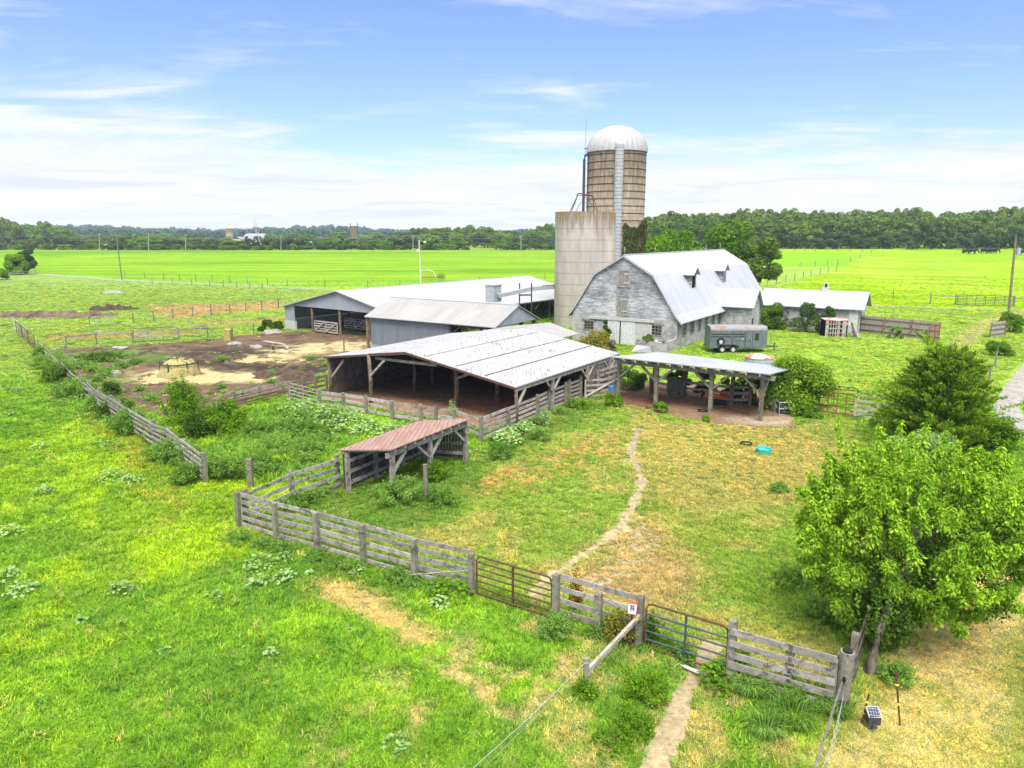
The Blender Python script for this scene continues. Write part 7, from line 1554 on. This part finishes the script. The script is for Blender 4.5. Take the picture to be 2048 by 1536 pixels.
pf = lambda px: np.interp(px, [-60, 0, 40, 70, 100, 130, 160, 220, 280, 340, 380, 440, 500, 560, 620, 680, 740, 800, 850, 900, 950, 1000, 1050, 1075, 1110], [432, 430, 436, 440, 438, 446, 466, 470, 462, 458, 468, 470, 466, 463, 468, 462, 464, 459, 451, 448, 446, 452, 462, 450, 440])
for row, (Y, dy) in enumerate(((455, 12), (490, 2))):
    for px in np.arange(-60 + row * 10, 1120, 21):
        tall = px < 150 or px > 790
        if not tall and g.random() < .2: continue
        pr = prs[int(g.integers(0, 5))] if g.random() < .8 else prl[int(g.integers(0, 2))]
        place(pr, px + g.uniform(-6, 6), (Y if tall else Y + 90) + g.uniform(-12, 12), pf(px) + dy + g.uniform(-3, 6), g.uniform(11, 16) if tall else g.uniform(15, 20), 'taller green tree in the woods behind the far hedgerow', 'trees behind the far hedgerow')
for px, top, Y, w_, lab in ((862, 464, 398, 13, 'bright spreading tree at the far field edge behind the light pole'), (540, 462, 396, 7, 'bright yellow-green tree beside the bare dead tree'), (455, 470, 398, 9, 'light tree left of the far white barn'), (300, 468, 398, 13, 'light green tree group at the far hedgerow, left part')): place(prl[0], px, Y, top, w_, lab, None)
for p in prs + prl + prd:
    for ch in list(p.children): bpy.data.objects.remove(ch, do_unlink=True)
    bpy.data.objects.remove(p, do_unlink=True)
# bare dead tree
Y = 394; bx0 = at_px(526, Y); t = thing('dead_tree', 'bare pale dead tree rising above the far hedgerow', 'tree', (bx0, Y, 2)); W3 = lambda px, py: PY(px, py, Y); 
MB().tube([W3(524, 496), W3(518, 478), W3(513, 462), W3(509, 448)], [.35, .3, .2, .12], 6).build('trunk', M['lwood'], t)
for a, b in (((513, 462), (503, 442)), ((511, 455), (518, 438)), ((515, 468), (524, 448)), ((509, 450), (508, 436)), ((517, 475), (530, 450)), ((516, 470), (500, 452))): MB().tube([W3(*a), (W3(*a) + W3(*b)) / 2 + Vector((.3, 0, .2)), W3(*b)], [.16, .1, .03], 5).build('branch', M['lwood'], t)
# far farm: silo, round-roofed white barn, second silo, small sheds
def far_silo(label, px0, px1, top, Y, mt, dome):
    x0, x1 = at_px(px0, Y), at_px(px1, Y); r = (x1 - x0) / 2; z1 = PY(px0, top, Y).z; t = thing('silo', label, 'silo', ((x0 + x1) / 2, Y, 2)); mb = MB(); mb.lathe([(r, 0), (r, z1), (r * .9, z1), (r * .9, z1 - 2)], 24, ((x0 + x1) / 2, Y, 0)); mb.build('silo_wall', mt, t)
    if dome:
        for s in (-1, 1): MB().beam(((x0 + x1) / 2 + s * r * .95, Y, z1 - 6), ((x0 + x1) / 2 + s * r * .95, Y, z1 + 1.6), .35, .35).build('rod', M['dwood'], t)
    return t
far_silo('far pale concrete silo beside the far white barn', 455, 469, 457, 430, M['conc'], False); far_silo('far brown silo standing above the hedgerow in the middle', 703, 718, 452, 430, M['stave'] if False else M['bwood'], True)
Y = 425; x0, x1 = at_px(486, Y), at_px(509, Y); t = thing('round_roof_barn', 'far white barn with a round roof beside the far pale silo', 'barn', ((x0 + x1) / 2, Y, 2)); zr_ = PY(490, 468, Y).z; mb = MB(); w = (x1 - x0); cxm = (x0 + x1) / 2
ring = [Vector((cxm + math.cos(a) * w * .5, Y, 2 + (zr_ - 2) * (.35 + .65 * math.sin(a)))) for a in np.linspace(0, math.pi, 13)]; MB().slab(ring + [Vector((x0, Y, 2)), Vector((x1, Y, 2))], (0, .5, 0)).build('end_wall', M['white'], t)
mb = MB()
for p, q in zip(ring[:-1], ring[1:]): mb.slab([p, q, q + Vector((5, 22, 0)), p + Vector((5, 22, 0))], (0, 0, .25))
mb.build('roof', M['rwhite'], t); MB().slab([Vector((cxm - w * .25, Y - .1, 5)), Vector((cxm + w * .02, Y - .1, 5)), Vector((cxm + w * .02, Y - .1, zr_ - 1.2)), Vector((cxm - w * .25, Y - .1, zr_ - 1.6))], (0, .05, 0)).build('opening_shade', M['dark'], t)  # opening is a black panel, its inner shade painted on
for px0, px1, top, lab in ((468, 484, 474, 'far low white shed between the far silo and white barn'), (616, 624, 483, 'tiny far white shed among the hedgerow trees')):
    x0, x1 = at_px(px0, 418), at_px(px1, 418); z = PY(px0, top, 418).z; fr_ = Fr((x0, 418), (0, 1)); w = x1 - x0; t = thing('white_shed', lab, 'shed', (x0, 418, 2)); MB().fbox(fr_, 0, 6, 0, w, 1, z - 1.2).build('wall', M['white'], t); mb = MB()
    for s in (0, 1): mb.slab([Vector((x0 - .3 + s * (w / 2 + .3), 417.7, z - 1.2 + (1.2 if s else 0))), Vector((x0 + w / 2 + s * (w / 2 + .3), 417.7, z if not s else z - 1.2)), Vector((x0 + w / 2 + s * (w / 2 + .3), 424.3, z if not s else z - 1.2)), Vector((x0 - .3 + s * (w / 2 + .3), 424.3, z - 1.2 + (1.2 if s else 0)))], (0, 0, .12))
    mb.build('roof', M['rplain'], t)
# ------------------------------------------------------------------ distant wooded hills, one mass of trees
N = 0; cen, nor = [], []; g = np.random.default_rng(123)
hx = lambda px: np.interp(px, [-200, 140, 180, 260, 330, 400, 450, 520, 580, 620, 700, 760, 850, 1000, 1100, 1300, 2300], [449, 453, 452, 456, 457, 458, 462, 457, 455, 452, 454, 459, 461, 462, 458, 452, 446])
for Y, dy, m in ((800, 7, 230), (1200, 2, 280), (1650, -1, 300)):
    for px in np.linspace(-250, 2300, m):
        x = at_px(px, Y); top = PY(px, hx(px) + dy + g.uniform(-2.0, 2.5), Y).z; r = g.uniform(8, 15) * Y / 1400
        k = 46; d = rdir(k, g); d[:, 2] = np.abs(d[:, 2]); c = np.array([x + g.uniform(-10, 10), Y + g.uniform(-60, 60), top - r * .8]) + d * np.array([r, r, r * .8]) * g.uniform(.7, 1.05, k)[:, None]; cen.append(c); nor.append(d + g.normal(size=(k, 3)) * .4)
        c = np.stack([x + g.uniform(-1, 1, 14) * r, Y + g.uniform(-40, 40, 14), g.uniform(2, max(4, top - r), 14)], 1); cen.append(c); nor.append(np.tile([0, -1.0, .4], (14, 1)) + g.normal(size=(14, 3)) * .3)
cen, nor = np.concatenate(cen), np.concatenate(nor); L = np.clip(cen[:, 1] / 190, 5, 14) * g.uniform(.7, 1.4, len(cen))
o = link('far_wood', leaf_mesh('far_wood', cen, np.cross(nor, rdir(len(cen), g)), nor, L, L * .8, M['lf_far'])); tag(o, 'hazy blue-green wooded hills along the horizon', 'far woods', kind='stuff')
# ------------------------------------------------------------------ air
def haze_box():
    mb = MB(); mb.box((0, 850, 24.0), (5300, 2100, 52.0)); m = bpy.data.materials.new('thin_haze'); m.use_nodes = True; t = NT(m); t.n.remove(t.n['Principled BSDF'])
    v = t.new('ShaderNodeVolumePrincipled'); v.inputs['Color'].default_value = (.80, .91, 1, 1); v.inputs['Density'].default_value = .0002; v.inputs['Anisotropy'].default_value = .3
    t.l.new(v.outputs[0], t.n['Material Output'].inputs['Volume']); o = mb.build('haze', m); tag(o, 'thin pale summer haze over the far fields', 'haze', kind='stuff')
haze_box()
# ------------------------------------------------------------------ sky, sun, camera
SUN_EL, SUN_AZ = math.radians(58), math.radians(176)     # azimuth clockwise from +Y
wd = bpy.data.worlds.new('World'); bpy.context.scene.world = wd; wd.use_nodes = True
t = NT(wd); bg = t.n['Background']
sky = t.new('ShaderNodeTexSky', sky_type='NISHITA'); sky.sun_disc = False; sky.sun_elevation = SUN_EL; sky.sun_rotation = SUN_AZ
sky.air_density = 1.0; sky.dust_density = .6; sky.ozone_density = 2.2
dv = t.co('Generated'); s = t.sep(dv)
el = t.math('MAXIMUM', s[2], 0.0)
den = t.math('ADD', el, .07)
cb = t.new('ShaderNodeCombineXYZ'); t.put(cb.inputs[0], t.math('DIVIDE', s[0], den)); t.put(cb.inputs[1], t.math('DIVIDE', s[1], den))
pl = cb.outputs[0]
n1 = t.noise(t.map(pl, (.34, .70, 1), (0, 0, .25)), 1.15, 9, .62, .9)
n2 = t.noise(t.map(pl, (.8, 1.9, 1), (0, 0, -.3)), 1.6, 8, .66, .8)
low = t.ramp(el, [(.0, 1.0), (.06, .95), (.10, .48), (.15, .17), (.26, .13), (.42, .9), (1, 1.0)])  # low cloud band, plus unseen overhead cover added to lift shadows
left = t.math('MULTIPLY', t.ramp(t.math('ADD', s[0], .7), [(.05, 1), (.42, .0)]), .13)
k0 = None
k = t.math('ADD', t.math('MULTIPLY', n1, .62), t.math('MULTIPLY', n2, .38))
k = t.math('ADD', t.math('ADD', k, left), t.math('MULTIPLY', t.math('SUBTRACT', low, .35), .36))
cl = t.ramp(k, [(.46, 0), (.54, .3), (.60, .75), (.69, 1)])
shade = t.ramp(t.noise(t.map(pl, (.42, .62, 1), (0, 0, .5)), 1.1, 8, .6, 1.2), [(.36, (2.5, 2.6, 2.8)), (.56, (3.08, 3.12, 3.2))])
shade = t.mix(1.0, shade, t.ramp(el, [(.30, .5), (.55, 1.0)]), 'MULTIPLY'); shade = t.mix(1.0, shade, (2.0, 2.0, 2.0), 'MULTIPLY')  # unseen overhead cloud brightened to add fill light
base = t.mix(1.0, sky.outputs[0], (.46, .48, .90), 'MULTIPLY')
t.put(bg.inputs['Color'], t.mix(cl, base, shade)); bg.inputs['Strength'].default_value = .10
sd = bpy.data.lights.new('sun', 'SUN'); sd.energy = 1.7; sd.angle = math.radians(26); sd.color = (1, .95, .87)
so = bpy.data.objects.new('sun', sd); C.objects.link(so)
dirv = Vector((math.sin(SUN_AZ) * math.cos(SUN_EL), math.cos(SUN_AZ) * math.cos(SUN_EL), math.sin(SUN_EL)))
so.rotation_euler = dirv.to_track_quat('Z', 'Y').to_euler(); so.location = (0, 0, 60)
cd = bpy.data.cameras.new('camera'); cam = bpy.data.objects.new('camera', cd); C.objects.link(cam)
cd.sensor_width = 36; cd.lens = 36 * F / 2048; cd.clip_end = 12000; cd.clip_start = .2
cam.location = (0, 0, HC); cam.rotation_euler = (math.pi / 2 - PIT, 0, 0)
sc = bpy.context.scene; sc.camera = cam
sc.view_settings.view_transform = 'Standard'; sc.view_settings.look = 'None'; sc.view_settings.exposure = 1.78; sc.view_settings.gamma = 1
sc.cycles.max_bounces = 6; sc.cycles.diffuse_bounces = 3; sc.cycles.transparent_max_bounces = 12
